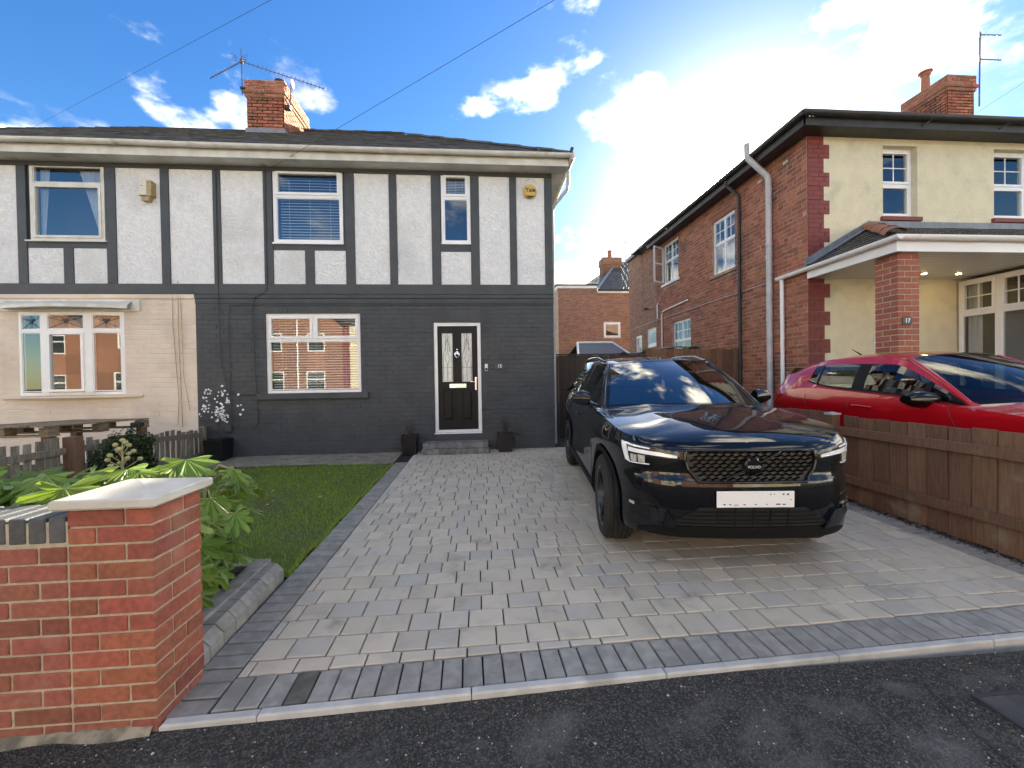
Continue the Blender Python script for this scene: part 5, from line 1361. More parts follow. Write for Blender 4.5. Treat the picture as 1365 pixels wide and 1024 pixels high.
slates(k, E0, (14, 5.16, 3.41), (14, 6.745, 4.13), ap, rows=8, wdt=.3, lift=.018); slates(k, (PXL+.01, 6.745, 3.41), E0, ap, ap, rows=8, wdt=.3, lift=.018)
prf = k.obj('porch_roof', M['slate'], h17, fix=False)
k = MB(); k.prism([(7.06, 6.74, 4.11), (14, 6.74, 4.11), (14, 6.752, 4.24), (7.1, 6.752, 4.24)], (0, -.05, -.01)); k.obj('lead_flashing', M['leadflash'], prf)
k = MB(); k.prism([(PXL, 6.745, 3.41), (7.10, 6.745, 4.12), (7.10, 6.745, 4.25), (PXL, 6.745, 3.54)], (0, -.03, 0)); k.prism([(PXL, 6.70, 3.43), (7.05, 6.70, 4.13), (7.05, 6.55, 4.13), (PXL, 6.55, 3.43)], (0, 0, .02)); k.obj('lead_flashing', M['leadflash'], prf)
ridge(prf, (PXL+.03, 5.18, 3.45), (7.1, 6.72, 4.15), 'terracotta', n=5, r=.12)
# brick pillar of the porch
pil = MB().box(6.036, 6.36, 5.306, 5.63, .15, 3.19).obj('porch_pillar', M['mortar'], h17)
pc = .0835; pl_, ph = .215, .105
k = MB(); k.bbox(-pl_/2, pl_/2, -ph/2, ph/2, -.0355, .0355, .003); ps = k.mesh('brick', M['brick_porch'])
k = MB(); k.bbox(-ph/2, ph/2, -pl_/2, pl_/2, -.0355, .0355, .003); py_ = k.mesh('brick', M['brick_porch'])
a0, a1, b0, b1 = 6.03, 6.366, 5.30, 5.636
for i in range(34):
    z = 3.19-.042-i*pc
    if z < .35: break
    if i % 2 == 0: P = [(a0+pl_/2, b0+ph/2, 0), (a1-ph/2, b0+pl_/2, 1), (a1-pl_/2, b1-ph/2, 0), (a0+ph/2, b1-pl_/2, 1)]
    else: P = [(a1-pl_/2, b0+ph/2, 0), (a0+ph/2, b0+pl_/2, 1), (a0+pl_/2, b1-ph/2, 0), (a1-ph/2, b1-pl_/2, 1)]
    for x, y, t in P: inst('brick', py_ if t else ps, pil, (x, y, z+R(-.001, .001)), (0, 0, R(-.006, .006)))
# square bay beside the porch, with its side lights
XB = 8.88
bxf = face_x(XB)
wys = [(6.66, 6.20), (6.12, 5.66), (5.58, 5.20)]
u0, u1 = -6.73, -5.21
L, Bs = [], []
for i, (a, b) in enumerate(((-6.68, -6.20), (-6.12, -5.70), (-5.62, -5.26))):
    L += [(a, b, 2.56, 3.09, True, (2, 2)), (a, b, 1.05, 2.50)]
    if i < 2: Bs.append((b, b+.08, 1.05, 3.09))
    Bs.append((a, b, 2.50, 2.56))
bay = window(h17, bxf, u0, u1, 1.0, 3.14, L, bars=Bs, wf=-.0, deep=1.4, name='bay_window')
curtain(bay, bxf, ((-6.70, 3.1), (-6.50, 3.1)), ((-6.70, 1.05), (-6.50, 1.05)), -.16, .02, 12)
MB(bxf).box(u0, u1, .2, .998, -.1, -.002).obj('bay_base', M['cream_smooth'], h17)
k = MB(); k.quad((XB, 5.205, .2), (14, 5.205, .2), (14, 5.205, 3.19), (XB, 5.205, 3.19)); k.obj('bay_front', M['upvc'], h17, fix=False)
for x, y in ((7.72, 6.35), (8.38, 6.35)):
    k = MB(); k.lathe([(.045, 0), (.045, -.006), (.034, -.008)], (x, y, 3.193), 14); dl = k.obj('downlight', M['chrome'], h17)
    MB().lathe([(.036, 0), (.002, -.003)], (x, y, 3.1842), 12).obj('lamp', M['led'], dl)
# pipes and cables on the side wall
pipe(h17, 'soil_pipe', [(5.83, 7.60, .2), (5.83, 7.60, 5.40), (5.80, 7.61, 5.48), (5.50, 7.72, 5.86), (5.47, 7.73, 5.93), (5.47, 7.73, 6.17)], .055, 'grey_plastic', 14)
for z in (5.2, 4.1, 3.85, 2.6, 1.4): MB().lathe([(.062, -.02), (.064, 0), (.062, .02)], (5.83, 7.60, z), 14).obj('pipe_collar', M['grey_plastic'], h17)
pipe(h17, 'porch_downpipe', [(5.85, 7.30, 3.34), (5.86, 7.30, 3.2), (5.86, 7.30, .2)], .036, 'upvc')
pipe(h17, 'downpipe', [(5.60, 8.62, 5.86), (5.60, 8.62, 5.78), (5.86, 8.57, 5.52), (5.86, 8.566, 5.4), (5.86, 8.566, .2)], .036, 'black_plastic')
for z in (5.1, 3.3, 1.7): MB().lathe([(.044, -.02), (.046, 0), (.044, .02)], (5.86, 8.566, z), 10).obj('pipe_collar', M['black_plastic'], h17)
pipe(h17, 'cable', [(5.905, 7.68, 3.36), (5.905, 10.0, 3.365), (5.905, 12.5, 3.36), (5.905, 15.3, 3.33)], .010, 'grey_plastic', 6)
pipe(h17, 'overflow_pipe', [(5.885, 12.48, 1.6), (5.885, 12.48, 3.45), (5.885, 12.40, 3.58), (5.885, 10.95, 3.63), (5.90, 10.87, 3.64)], .024, 'upvc')
pipe(h17, 'overflow_pipe', [(5.885, 12.80, 3.40), (5.885, 12.80, 3.85), (5.90, 12.78, 3.92)], .022, 'upvc')
for a in ((7.2, 5.52), (7.9, 5.50)): MB(sxf).bbox(-a[0]-.10, -a[0]+.02, a[1], a[1]+.05, .004, .03, .004).obj('vent_stub', M['cap'], h17)
cc = thing('security_camera', 'small black security camera on the far brick extension wall', 'camera', (5.85, 13.5, 3.8))
MB().tube([(5.91, 13.55, 3.84), (5.80, 13.50, 3.84)], .02, 8).obj('arm', M['black_plastic'], cc); MB().lathe([(.03, -.1), (.045, -.09), (.045, .06), (.035, .07)], (5.74, 13.45, 3.83), 10, axis='Y').obj('body', M['black_plastic'], cc)
n17 = thing('house_number', 'small slate house number 17 on the brick porch pillar', 'sign', (6.15, 5.29, 2.22))
MB().bbox(6.085, 6.235, 5.283, 5.2965, 2.165, 2.275, .003).obj('plaque', M['blue_brick'], n17)
text_obj('lettering', '17', .085, M['white'], Matrix.Translation((6.16, 5.2815, 2.22)) @ Matrix.Rotation(math.pi/2, 4, 'X'), n17, bold=.002)
bl17 = thing('doorbell', 'white doorbell unit on the cream porch wall beside the brick pillar', 'doorbell', (7.24, 6.75, 2.1))
MB(fxf).bbox(7.20, 7.27, 1.98, 2.17, .002, .03, .006).obj('case', M['white'], bl17); MB(fxf).bbox(7.207, 7.263, 2.10, 2.16, .0305, .034, .002).obj('lens_panel', M['ink'], bl17)
a17 = thing('tv_aerial', 'stacked television aerials on a pole beside the right-hand chimney', 'aerial', (13.05, 9.5, 8.6))
MB().tube([(13.09, 9.46, 8.4), (13.12, 9.46, 10.32)], .016, 6).obj('mast', M['aerial'], a17)
for z in (10.25, 9.62):
    k = MB()
    for j in range(4): k.tube([(12.93, 9.36, z-.09+j*.05), (13.30, 9.56, z-.04+j*.05)], .007, 4)
    k.tube([(13.11, 9.46, z), (13.36, 9.2, z-.22)], .014, 5)
    for j in range(4): k.tube([(13.17+.05*j, 9.36-.04*j, z-.10-.04*j), (13.20+.05*j, 9.42-.04*j, z-.01-.04*j)], .005, 4)
    k.obj('reflector', M['aerial'], a17)

# ================================================================== HOUSE BEYOND THE GARDENS
FY = 20.0
ff = thing('brick_house', 'orange brick house beyond the gate with slate roof and flat-roofed extension', 'house', (6.2, 20, .6))
ffx = face_y(FY)
FWn = (6.34, 7.22, 3.53, 4.32)
k = MB(ffx); holed(k, 3.99, 6.02, .3, 6.05, []); k.obj('extension_wall', M['mortar17'], ff, fix=False)
tag(bricks(MB(ffx), 3.99, 6.02, .3, 6.03, [], course=.075, L=.225, proud=.004).obj('extension_brickwork', M['brick_far'], ff, fix=False), None, kind='stuff')
k = MB(ffx); holed(k, 6.02, 12.5, .3, 5.85, [FWn]); k.obj('wall', M['mortar17'], ff, fix=False)
tag(bricks(MB(ffx), 6.02, 12.5, .3, 5.84, [FWn], course=.0835, proud=.005).obj('brickwork', M['brick_far'], ff, fix=False), None, kind='stuff')
MB().box(3.99, 4.02, 20.004, 26, .3, 6.0).obj('side_wall', M['mortar17'], ff)
MB().box(3.93, 6.01, 19.93, 26, 6.05, 6.18).obj('flat_roof_fascia', M['upvc'], ff); MB().box(3.85, 6.03, 19.88, 26, 6.181, 6.25).obj('flat_roof_edge', M['black_plastic'], ff)
MB().box(6.02, 12.6, 19.9, 20.0, 5.80, 5.93).obj('fascia', M['upvc'], ff); MB().box(6.0, 12.7, 19.80, 19.899, 5.90, 5.99).obj('gutter', M['black_plastic'], ff)
k = MB(); slates(k, (6.0, 19.85, 5.98), (12.7, 19.85, 5.98), (12.7, 23.6, 8.5), (8.35, 23.6, 8.5), rows=14); slates(k, (4.6, 27, 5.98), (6.0, 19.85, 5.98), (8.35, 23.6, 8.5), (8.35, 23.6, 8.5), rows=14)
ffr = k.obj('roof', M['slate'], ff, fix=False)
ridge(ffr, (6.0, 19.87, 6.02), (8.35, 23.6, 8.52), 'leadflash', n=12, r=.08)
cf = chimney(ffr, 7.20, 8.25, 22.6, 23.4, 6.8, 8.45, M['brick_far'], M['mortar17'])
MB().lathe([(.13, 0), (.11, .42), (.14, .44), (.14, .5)], (7.7, 23.0, 8.46), 12).obj('chimney_pot', M['terracotta'], cf)
window(ff, ffx, *FWn, [(FWn[0]+.07, FWn[1]-.07, FWn[2]+.07, FWn[3]-.07, True)], wf=.0, fr=.07)
af = thing('tv_aerial', 'thin television aerial beside the far chimney with two side arms', 'aerial', (8.4, 23, 8))
k = MB(); k.tube([(8.62, 22.9, 7.4), (8.62, 22.9, 9.6)], .02, 5).obj('mast', M['aerial'], af); MB().tube([(8.3, 22.9, 9.45), (9.2, 22.9, 9.35)], .015, 5).obj('boom', M['aerial'], af); MB().tube([(8.62, 22.9, 8.6), (9.3, 22.9, 8.58)], .015, 5).obj('boom', M['aerial'], af)
af = thing('tv_aerial', 'thin television aerial rising at the near end of the far slate roof', 'aerial', (6.9, 23, 7))
MB().tube([(7.08, 22.5, 7.2), (7.05, 22.5, 9.3)], .02, 5).obj('mast', M['aerial'], af); MB().tube([(6.8, 22.5, 9.15), (7.35, 22.5, 9.2)], .015, 5).obj('boom', M['aerial'], af)

# ================================================================== HOUSES ACROSS THE STREET (seen in the window glass and car paint)
def across(x0, label, flip):
    t = thing('street_house', label, 'house', (x0, -12.5, 0), 'houses across the street')
    Y = -12.0; oxf = face_yp(Y)
    xm, xl, xr = x0, x0-6.6, x0+6.6
    hb_ = [(-xm+1.2, -xm+2.3, 3.5, 4.7), (-xm+3.9, -xm+5.0, 3.5, 4.7), (-xm+1.2, -xm+2.4, .9, 2.2), (-xm+3.8, -xm+5.2, .9, 2.2)]
    k = MB(oxf); holed(k, -xm, -xl, -.1, 5.3, hb_); k.obj('brick_wall', M['brick_far'], t, fix=False)
    gab = MB(); gab.quad((xl, Y, 5.3), (xm, Y, 5.3), ((xl+xm)/2, Y, 7.9)); gab.obj('gable', M['brick_far'], t, fix=False)
    hc = [(-xr+1.0, -xr+2.3, 3.6, 4.8), (-xr+4.2, -xr+5.3, 3.6, 4.8), (-xr+1.0, -xr+2.6, .9, 2.2)]
    k = MB(oxf); holed(k, -xr, -xm, -.1, 5.3, hc); k.obj('rendered_wall', M['cream'], t, fix=False)
    MB(oxf).box(-xm-.4, -xm+.02, -.1, 5.3, .002, .03).obj('quoin_strip', M['quoin'], t)
    for h in hb_+hc: window(t, oxf, *h, [(h[0]+.06, h[1]-.06, h[2]+.06, h[2]+.75), (h[0]+.06, h[1]-.06, h[2]+.8, h[3]-.06)], bars=[(h[0]+.06, h[1]-.06, h[2]+.75, h[2]+.8)], wf=.0, fr=.06)
    MB().box(xm+1.6, xm+2.6, Y-.06, Y+.01, .0, 2.1).obj('front_door', M['upvc'], t)
    k = MB(); k.quad((xm, Y+.3, 5.3), (xr, Y+.3, 5.3), (xr, Y-3.8, 7.9), (xm-3.3, Y-3.8, 7.9), ((xl+xm)/2, Y-3.8, 7.9)); k.quad((xm+.25, Y+.25, 5.15), ((xl+xm)/2, Y+.25, 8.0), ((xl+xm)/2, Y-3.8, 8.0), (xm+.25, Y-3.8, 5.15)); k.quad((xl-.25, Y+.25, 5.15), ((xl+xm)/2, Y+.25, 8.0), ((xl+xm)/2, Y-3.8, 8.0), (xl-.25, Y-3.8, 5.15))
    k.quad((xl, Y-.1, 5.25), (xr, Y-.1, 5.25), (xr, Y-7, 5.25), (xl, Y-7, 5.25)); k.obj('roof', M['slate'], t, fix=False)
    pipe(t, 'downpipe', [(xm-2.9, Y+.08, 0), (xm-2.9, Y+.08, 6.4)], .05, 'upvc')
across(-9.0, 'brick gabled house with a cream half, across the street, facing the mock-Tudor pair', 0)
across(6.0, 'brick gabled house with a cream half, across the street, facing the block-paved drive', 0)
across(-25.0, 'brick gabled house with a cream half, across the street, facing the pink half', 0)

# ================================================================== OVERHEAD WIRES
def onray(px_, py_, Y):
    d = rt2*((px_-682.5)/FPX)+up2*(-(py_-512)/FPX)+fw
    return Vector((0, 0, CH))+d*(Y/d.y)
def overhead(a, b, label, ext=3.0, sag=.0):
    a, b = Vector(a), Vector(b); e = a+(b-a)*ext; n = 24
    pts = [a.lerp(e, i/n) for i in range(n+1)]
    tag(MB().tube(pts, .0032, 5).obj('overhead_wire', M['cable']), label, 'wire', 'overhead telephone wires')
overhead((-3.66, 7.44, 5.30), onray(739, 0, 4.7), 'thin overhead wire running down to the charcoal house beside its upper window', 3.2)
overhead(onray(40, 172, 13.5), onray(361, 0, 7.0), 'thin overhead wire passing above the roof of the pink half', 2.0)
overhead(onray(1300, 152, 9.6), onray(1366, 109, 9.0), 'thin overhead wire reaching the roof beside the right-hand chimney', 9)

# ================================================================== CARS
class Skin:
    """The lower body: a plan outline (half, nose to tail) with section profiles for nose, flank and tail."""
    def __init__(s, plan, side, front, rear, ztop, zbot):
        P = catmull([(p[0], p[1], 0) for p in plan], 14)
        s.P = []; L = 0
        for i, p in enumerate(P):
            if i: L += (p-P[i-1]).length
            a = P[max(0, i-1)]; b = P[min(len(P)-1, i+1)]; d = (b-a).normalized()
            n = Vector((d.y, -d.x, 0))
            if i == 0: n = Vector((0, -1, 0))
            if i == len(P)-1: n = Vector((0, 1, 0))
            s.P.append((L, p.x, p.y, n.x, n.y))
        s.L = L
        s.side, s.front, s.rear, s.ztop, s.zbot = side, front, rear, ztop, zbot
    def at(s, q):
        q = min(max(q, 0), s.L); lo, hi = 0, len(s.P)-1
        while hi-lo > 1:
            m_ = (lo+hi)//2
            if s.P[m_][0] <= q: lo = m_
            else: hi = m_
        a, b = s.P[lo], s.P[hi]; t = (q-a[0])/(b[0]-a[0])
        return [a[i]+(b[i]-a[i])*t for i in range(5)]
    def pt(s, q, z, out=0.0):
        sg = -1 if q < 0 else 1
        L, x, y, nx, ny = s.at(abs(q))
        wf = max(0, -ny)**1.6; wr = max(0, ny)**1.6; ws = max(0, 1-wf-wr)
        o = ws*s.side(z)+wf*s.front(z)+wr*s.rear(z)-out
        return (sg*max(0, x-nx*o) if abs(q) > 1e-6 else 0.0, y-ny*o, z)
    def s_of_y(s, y):                                         # arc length on the flank at station y
        for i in range(len(s.P)-1):
            if s.P[i][2] <= y <= s.P[i+1][2] and s.P[i][1] > .4: return s.P[i][0]+(y-s.P[i][2])/(s.P[i+1][2]-s.P[i][2]+1e-9)*(s.P[i+1][0]-s.P[i][0])
        return s.L
def lerp3(a, b, t): return tuple(a[i]+(b[i]-a[i])*t for i in range(3))
def car_body(car, sk, name, mats, wheels, RA, hood_c, y_cowl, cowl_c, NZ=26, ds=.03):
    mb = MB(); ns = int(sk.L/ds)
    def col(q):
        y = sk.at(q)[2]; zb, zt = sk.zbot(y), sk.ztop(y)
        return [sk.pt(q, zb+(zt-zb)*j/NZ) for j in range(NZ+1)]
    cols_ = [col(sk.L*i/ns) for i in range(ns+1)]
    for sg in (1, -1):
        for i in range(ns):
            for j in range(NZ):
                qd = [cols_[i][j], cols_[i+1][j], cols_[i+1][j+1], cols_[i][j+1]]
                drop_ = False
                newq = []
                for wy, wz in wheels:
                    ins = [math.hypot(p[1]-wy, p[2]-wz) < RA and p[0] > .5 for p in qd]
                    if all(ins): drop_ = True
                    elif any(ins):
                        qd = [(p[0], wy+(p[1]-wy)*RA/max(1e-6, math.hypot(p[1]-wy, p[2]-wz)), wz+(p[2]-wz)*RA/max(1e-6, math.hypot(p[1]-wy, p[2]-wz))) if a else p for p, a in zip(qd, ins)]
                if drop_: continue
                mb.add([(sg*p[0], p[1], p[2]) for p in qd], [(0, 1, 2, 3)], r=.5)
    # bonnet
    sc = sk.s_of_y(y_cowl); nb = 80; NA = 18; yn = sk.pt(0, sk.ztop(sk.at(0)[2]))[1]; hc0, dz0 = hood_c, sk.ztop(sk.at(0)[2])-hood_c(yn)
    hood_c = lambda y: hc0(y)+dz0*max(0, 1-(y-yn)/.16)**2
    for sg in (1, -1):
        rows = []
        for i in range(nb+1):
            t = i/nb; q = sc*t; e = sk.pt(q, sk.ztop(sk.at(q)[2])); yc = yn+(cowl_c-yn)*t**1.15
            row_ = []
            for a in range(NA+1):
                f = a/NA; x = e[0]*(1-f); yv = e[1]+(yc-e[1])*(1-(1-f)**2)
                z = hood_c(yv)+(e[2]-hood_c(e[1]))*(1-f)**2.4
                cr = min(1, max(0, (x-.36)/.22)); z += .010*(1-cr*cr*(3-2*cr))*min(1, max(0, (yv-yn-.10)/.35))
                row_.append((sg*x, yv, z))
            rows.append(row_)
        mb.grid(rows, r=.5)
    return mb.obj(name, mats, car, smooth=True, merge=.0008, angle=38)
def patch(sk, poly, out, thick=.0, step=.022):
    """polygon drawn on the skin (arc length, height), cut fine and laid on it"""
    bm = bmesh.new(); f = bm.faces.new([bm.verts.new((p[0], p[1], 0)) for p in poly])
    x0, x1 = min(p[0] for p in poly), max(p[0] for p in poly); z0, z1 = min(p[1] for p in poly), max(p[1] for p in poly)
    n = int((x1-x0)/step); m_ = int((z1-z0)/step)
    for i in range(1, n+1): bmesh.ops.bisect_plane(bm, geom=bm.verts[:]+bm.edges[:]+bm.faces[:], plane_co=(x0+(x1-x0)*i/(n+1), 0, 0), plane_no=(1, 0, 0))
    for i in range(1, m_+1): bmesh.ops.bisect_plane(bm, geom=bm.verts[:]+bm.edges[:]+bm.faces[:], plane_co=(0, z0+(z1-z0)*i/(m_+1), 0), plane_no=(0, 1, 0))
    bm.verts.ensure_lookup_table(); mb = MB(); idx = {v: i for i, v in enumerate(bm.verts)}
    vs = [sk.pt(v.co.x, v.co.y, out) for v in bm.verts]; fs = [tuple(idx[v] for v in f.verts) for f in bm.faces]
    mb.add(vs, fs, r=.5)
    if thick:
        vb = [sk.pt(v.co.x, v.co.y, out-thick) for v in bm.verts]; b = len(mb.v); mb.v += vb
        for e in bm.edges:
            if len(e.link_faces) == 1: i, j = idx[e.verts[0]], idx[e.verts[1]]; mb.f.append([i, j, j+b, i+b]); mb.mi.append(0); mb.r.append(.5)
    bm.free(); return mb
def mirror(poly): return [(-p[0], p[1]) for p in poly][::-1]
def line_on(sk, pts, out, r, n=5, sub=8):
    out_ = []
    for a, b in zip(pts, pts[1:]):
        for i in range(sub): out_.append(sk.pt(a[0]+(b[0]-a[0])*i/sub, a[1]+(b[1]-a[1])*i/sub, out))
    out_.append(sk.pt(*pts[-1], out)); return MB().tube(out_, r, n)
def wheel(car, x, y, z, r, w, rimr, sg, steer=0):
    mb = MB(); t = r-rimr
    prof = [(rimr, -w/2+.01), (rimr+.02, -w/2-.002), (rimr+t*.6, -w/2-.006), (r-.018, -w/2+.012), (r-.004, -w/2+.03)]
    n = 5
    for i in range(n):
        a = -w/2+.03+(w-.06)*i/n; b = -w/2+.03+(w-.06)*(i+1)/n
        prof += [(r, a+.005), (r, b-.005), (r-.007, b-.004), (r-.007, b+.001)]
    prof += [(r-.004, w/2-.03), (r-.018, w/2-.012), (rimr+t*.6, w/2+.006), (rimr+.02, w/2+.002), (rimr, w/2-.01)]
    rm = MB()
    ox = w/2-.02
    rm.lathe([(rimr+.004, -w/2+.01), (rimr-.012, -w/2+.02), (rimr-.03, -.02), (rimr-.03, ox-.02), (rimr-.014, ox+.012), (rimr+.004, ox+.016), (rimr+.004, -w/2+.01)], (0, 0, 0), 48, axis='X', cap=False)
    rm.lathe([(.03, -.02), (.075, -.015), (.075, ox-.02), (.055, ox+.002), (.012, ox+.006)], (0, 0, 0), 20, axis='X')
    for i in range(5):
        a0 = 2*math.pi*i/5+.3
        for d in (-.17, .17):
            A, B = a0+d*.5, a0+d
            p0, p1 = (ox-.012, .06*math.cos(A), .06*math.sin(A)), (ox-.004, (rimr-.012)*math.cos(B), (rimr-.012)*math.sin(B))
            tx = (-math.sin(B), math.cos(B)); hw = .020
            rm.add([(p0[0], p0[1]-tx[0]*hw, p0[2]-tx[1]*hw), (p0[0], p0[1]+tx[0]*hw, p0[2]+tx[1]*hw), (p1[0], p1[1]+tx[0]*hw*1.3, p1[2]+tx[1]*hw*1.3), (p1[0], p1[1]-tx[0]*hw*1.3, p1[2]-tx[1]*hw*1.3),
                    (p0[0]-.03, p0[1]-tx[0]*hw, p0[2]-tx[1]*hw), (p0[0]-.03, p0[1]+tx[0]*hw, p0[2]+tx[1]*hw), (p1[0]-.04, p1[1]+tx[0]*hw*1.3, p1[2]+tx[1]*hw*1.3), (p1[0]-.04, p1[1]-tx[0]*hw*1.3, p1[2]-tx[1]*hw*1.3)],
                   [(0, 1, 2, 3), (0, 3, 7, 4), (1, 5, 6, 2), (0, 4, 5, 1), (3, 2, 6, 7)])
    wo_ = rm.obj('wheel', M['rim'], None, smooth=True, angle=30)
    ty = MB(); ty.lathe(prof, (0, 0, 0), 64, axis='X', cap=False); tyo = ty.obj('tyre', M['tyre'], wo_, smooth=True, angle=35)
    bk_ = MB(); bk_.lathe([(rimr-.03, -.03), (.02, -.03)], (0, 0, 0), 24, axis='X', cap=False); bk_.obj('brake_disc', M['matt_black'], wo_)
    wo_.location = (x, y, z); wo_.rotation_euler = (0, 0, steer if sg > 0 else math.pi+steer)
    wo_.parent = car
    return wo_
def finish(car, loc, yaw, pitch):
    """parts were built in car space; put the whole car in its place"""
    car.location = loc; car.rotation_euler = (pitch, 0, yaw)

# ---------------------------------------------------------------- black SUV
suv = thing('black_suv', 'glossy black SUV with black grille and white number plate on the block paving', 'car', (0, 0, 0))
plan = [(0, .10), (.25, .106), (.45, .125), (.60, .163), (.71, .222), (.79, .302), (.845, .42), (.885, .62), (.908, .9), (.918, 1.4), (.918, 2.4), (.915, 3.3), (.900, 3.85), (.855, 4.16), (.74, 4.34), (.45, 4.41), (0, 4.425)]
side = pchip([.22, .30, .36, .42, .56, .70, .82, .90, .97, 1.04, 1.12], [.07, .025, .012, .016, .030, .028, .010, .000, .012, .045, .085])
front = pchip([z-.03 for z in (.20, .27, .31, .37, .44, .52, .60, .67, .715, .74, .80, .88, .93, .955, .975, 1.0)], [.20, .09, .045, .022, .016, .004, .000, .006, .012, .030, .034, .040, .050, .066, .090, .14])
rear = pchip([.25, .40, .60, .80, 1.0, 1.15], [.10, .03, .01, .02, .05, .09])
ztop = pchip([0, .12, .34, .6, 1.0, 1.45, 2.4, 3.4, 4.0, 4.3, 4.43], [.944, .946, .978, 1.020, 1.060, 1.085, 1.10, 1.125, 1.145, 1.12, 1.08])
zbot = pchip([0, .35, .6, 1.4, 3.2, 3.9, 4.43], [.285, .27, .26, .26, .27, .28, .32])
sk = Skin(plan, side, front, rear, ztop, zbot)
hoodc = pchip([.10, .18, .30, .5, .8, 1.12, 1.2], [.935, .962, .998, 1.040, 1.086, 1.125, 1.135])
class Low:                                                    # the nose details sit a little lower
    pt = staticmethod(lambda q, z, out=0.0: sk.pt(q, z-.03, out))
skf = Low()
WY = (.865, 3.567); WR = .362
car_body(suv, sk, 'body', M['black_paint'], [(w, WR) for w in WY], .405, hoodc, 1.42, 1.13)
# greenhouse
A0, A1 = (.775, 1.40, 1.085), (.570, 2.10, 1.540)             # A pillar foot and head
cowl = lambda u: (u*.78, 1.10+.30*u**2.2, 1.122-.035*u*u)
head = lambda u: (u*.575, 1.96+.13*u**2, 1.578-.042*u*u)
def wsp(u, v, out=0):
    s_ = abs(u); a, b = cowl(s_), head(s_); p = lerp3(a, b, v); bu = .030*math.sin(math.pi*v)
    return (math.copysign(1, u)*p[0], p[1]-bu*.5-out*.55, p[2]+bu+out*.8)
us = [-1+2*i/36 for i in range(37)]; vs_ = [i/14 for i in range(15)]
k = MB(); k.grid([[wsp(u, -.05+1.05*v) for u in us] for v in vs_]); k.obj('windscreen', M['cglass'], suv, smooth=True, fix=False)
k = MB()                                                      # dark band round the screen edge
for u0, u1 in ((-1, -.93), (.93, 1)): k.grid([[wsp(u0+(u1-u0)*i/2, v, .003) for i in range(3)] for v in vs_])
k.grid([[wsp(u, v, .003) for u in us] for v in (.95, .975, 1.0)]); k.grid([[wsp(u, v, .003) for u in us] for v in (-.05, -.01, .045)])
k.grid([[wsp(u, v, -.004) for u in [-.17+.34*i/8 for i in range(9)]] for v in (.80, .88, .97)])
k.obj('screen_edge', M['gloss_black'], suv, smooth=True, fix=False)
rzc = pchip([1.96, 2.4, 2.9, 3.4, 3.85], [1.578, 1.618, 1.632, 1.620, 1.575])
rwid = pchip([1.96, 2.2, 2.8, 3.4, 3.85], [.575, .605, .632, .62, .57])
def roof(u, y):
    yy_ = y+.13*u*u*max(0, 1-(y-1.96)/1.0); w = rwid(y); return (u*w, yy_, rzc(y)-.042*u*u-.012*abs(u)**6)
k = MB(); ys_ = [1.96+(3.9-1.96)*i/26 for i in range(27)]
k.grid([[roof(u, y) for u in us] for y in ys_]); k.obj('roof', M['black_paint'], suv, smooth=True, fix=False)
def rail(y):                                                  # top edge of the side glass
    if y <= A1[1]: t = max(0, (y-A0[1])/(A1[1]-A0[1])); p = lerp3(A0, A1, t); return (p[0]+.012*math.sin(math.pi*t), y, p[2]+.020*math.sin(math.pi*t))
    w = rwid(y); z = rzc(y)-.054
    if y > 3.6: t = (y-3.6)/.65; z -= .40*t*t*1.0; w += .16*t
    return (w+.004, y, z)
def belt(y):
    z = pchip([1.40, 2.0, 3.0, 3.5, 3.75, 4.2], [1.085, 1.100, 1.122, 1.138, 1.165, 1.20])(y)
    return (pchip([1.40, 1.8, 2.6, 3.4, 4.2], [.775, .800, .812, .800, .74])(y), y, z)
def sidep(y, h, out=0):
    a, b = belt(y), rail(y); p = lerp3(a, b, h); bu = .022*math.sin(math.pi*h)+out
    return (p[0]+bu, p[1], p[2])
hs_ = [0, .05, .2, .4, .6, .8, .93, 1.0]
yl = sorted([1.40+i*.08 for i in range(36)]+[1.60, 2.46, 2.55, 3.38, 3.46, 3.80])
yl = [y for y in yl if y <= 4.2]
wins = [(1.60, 2.46), (2.55, 3.38), (3.46, 3.80)]
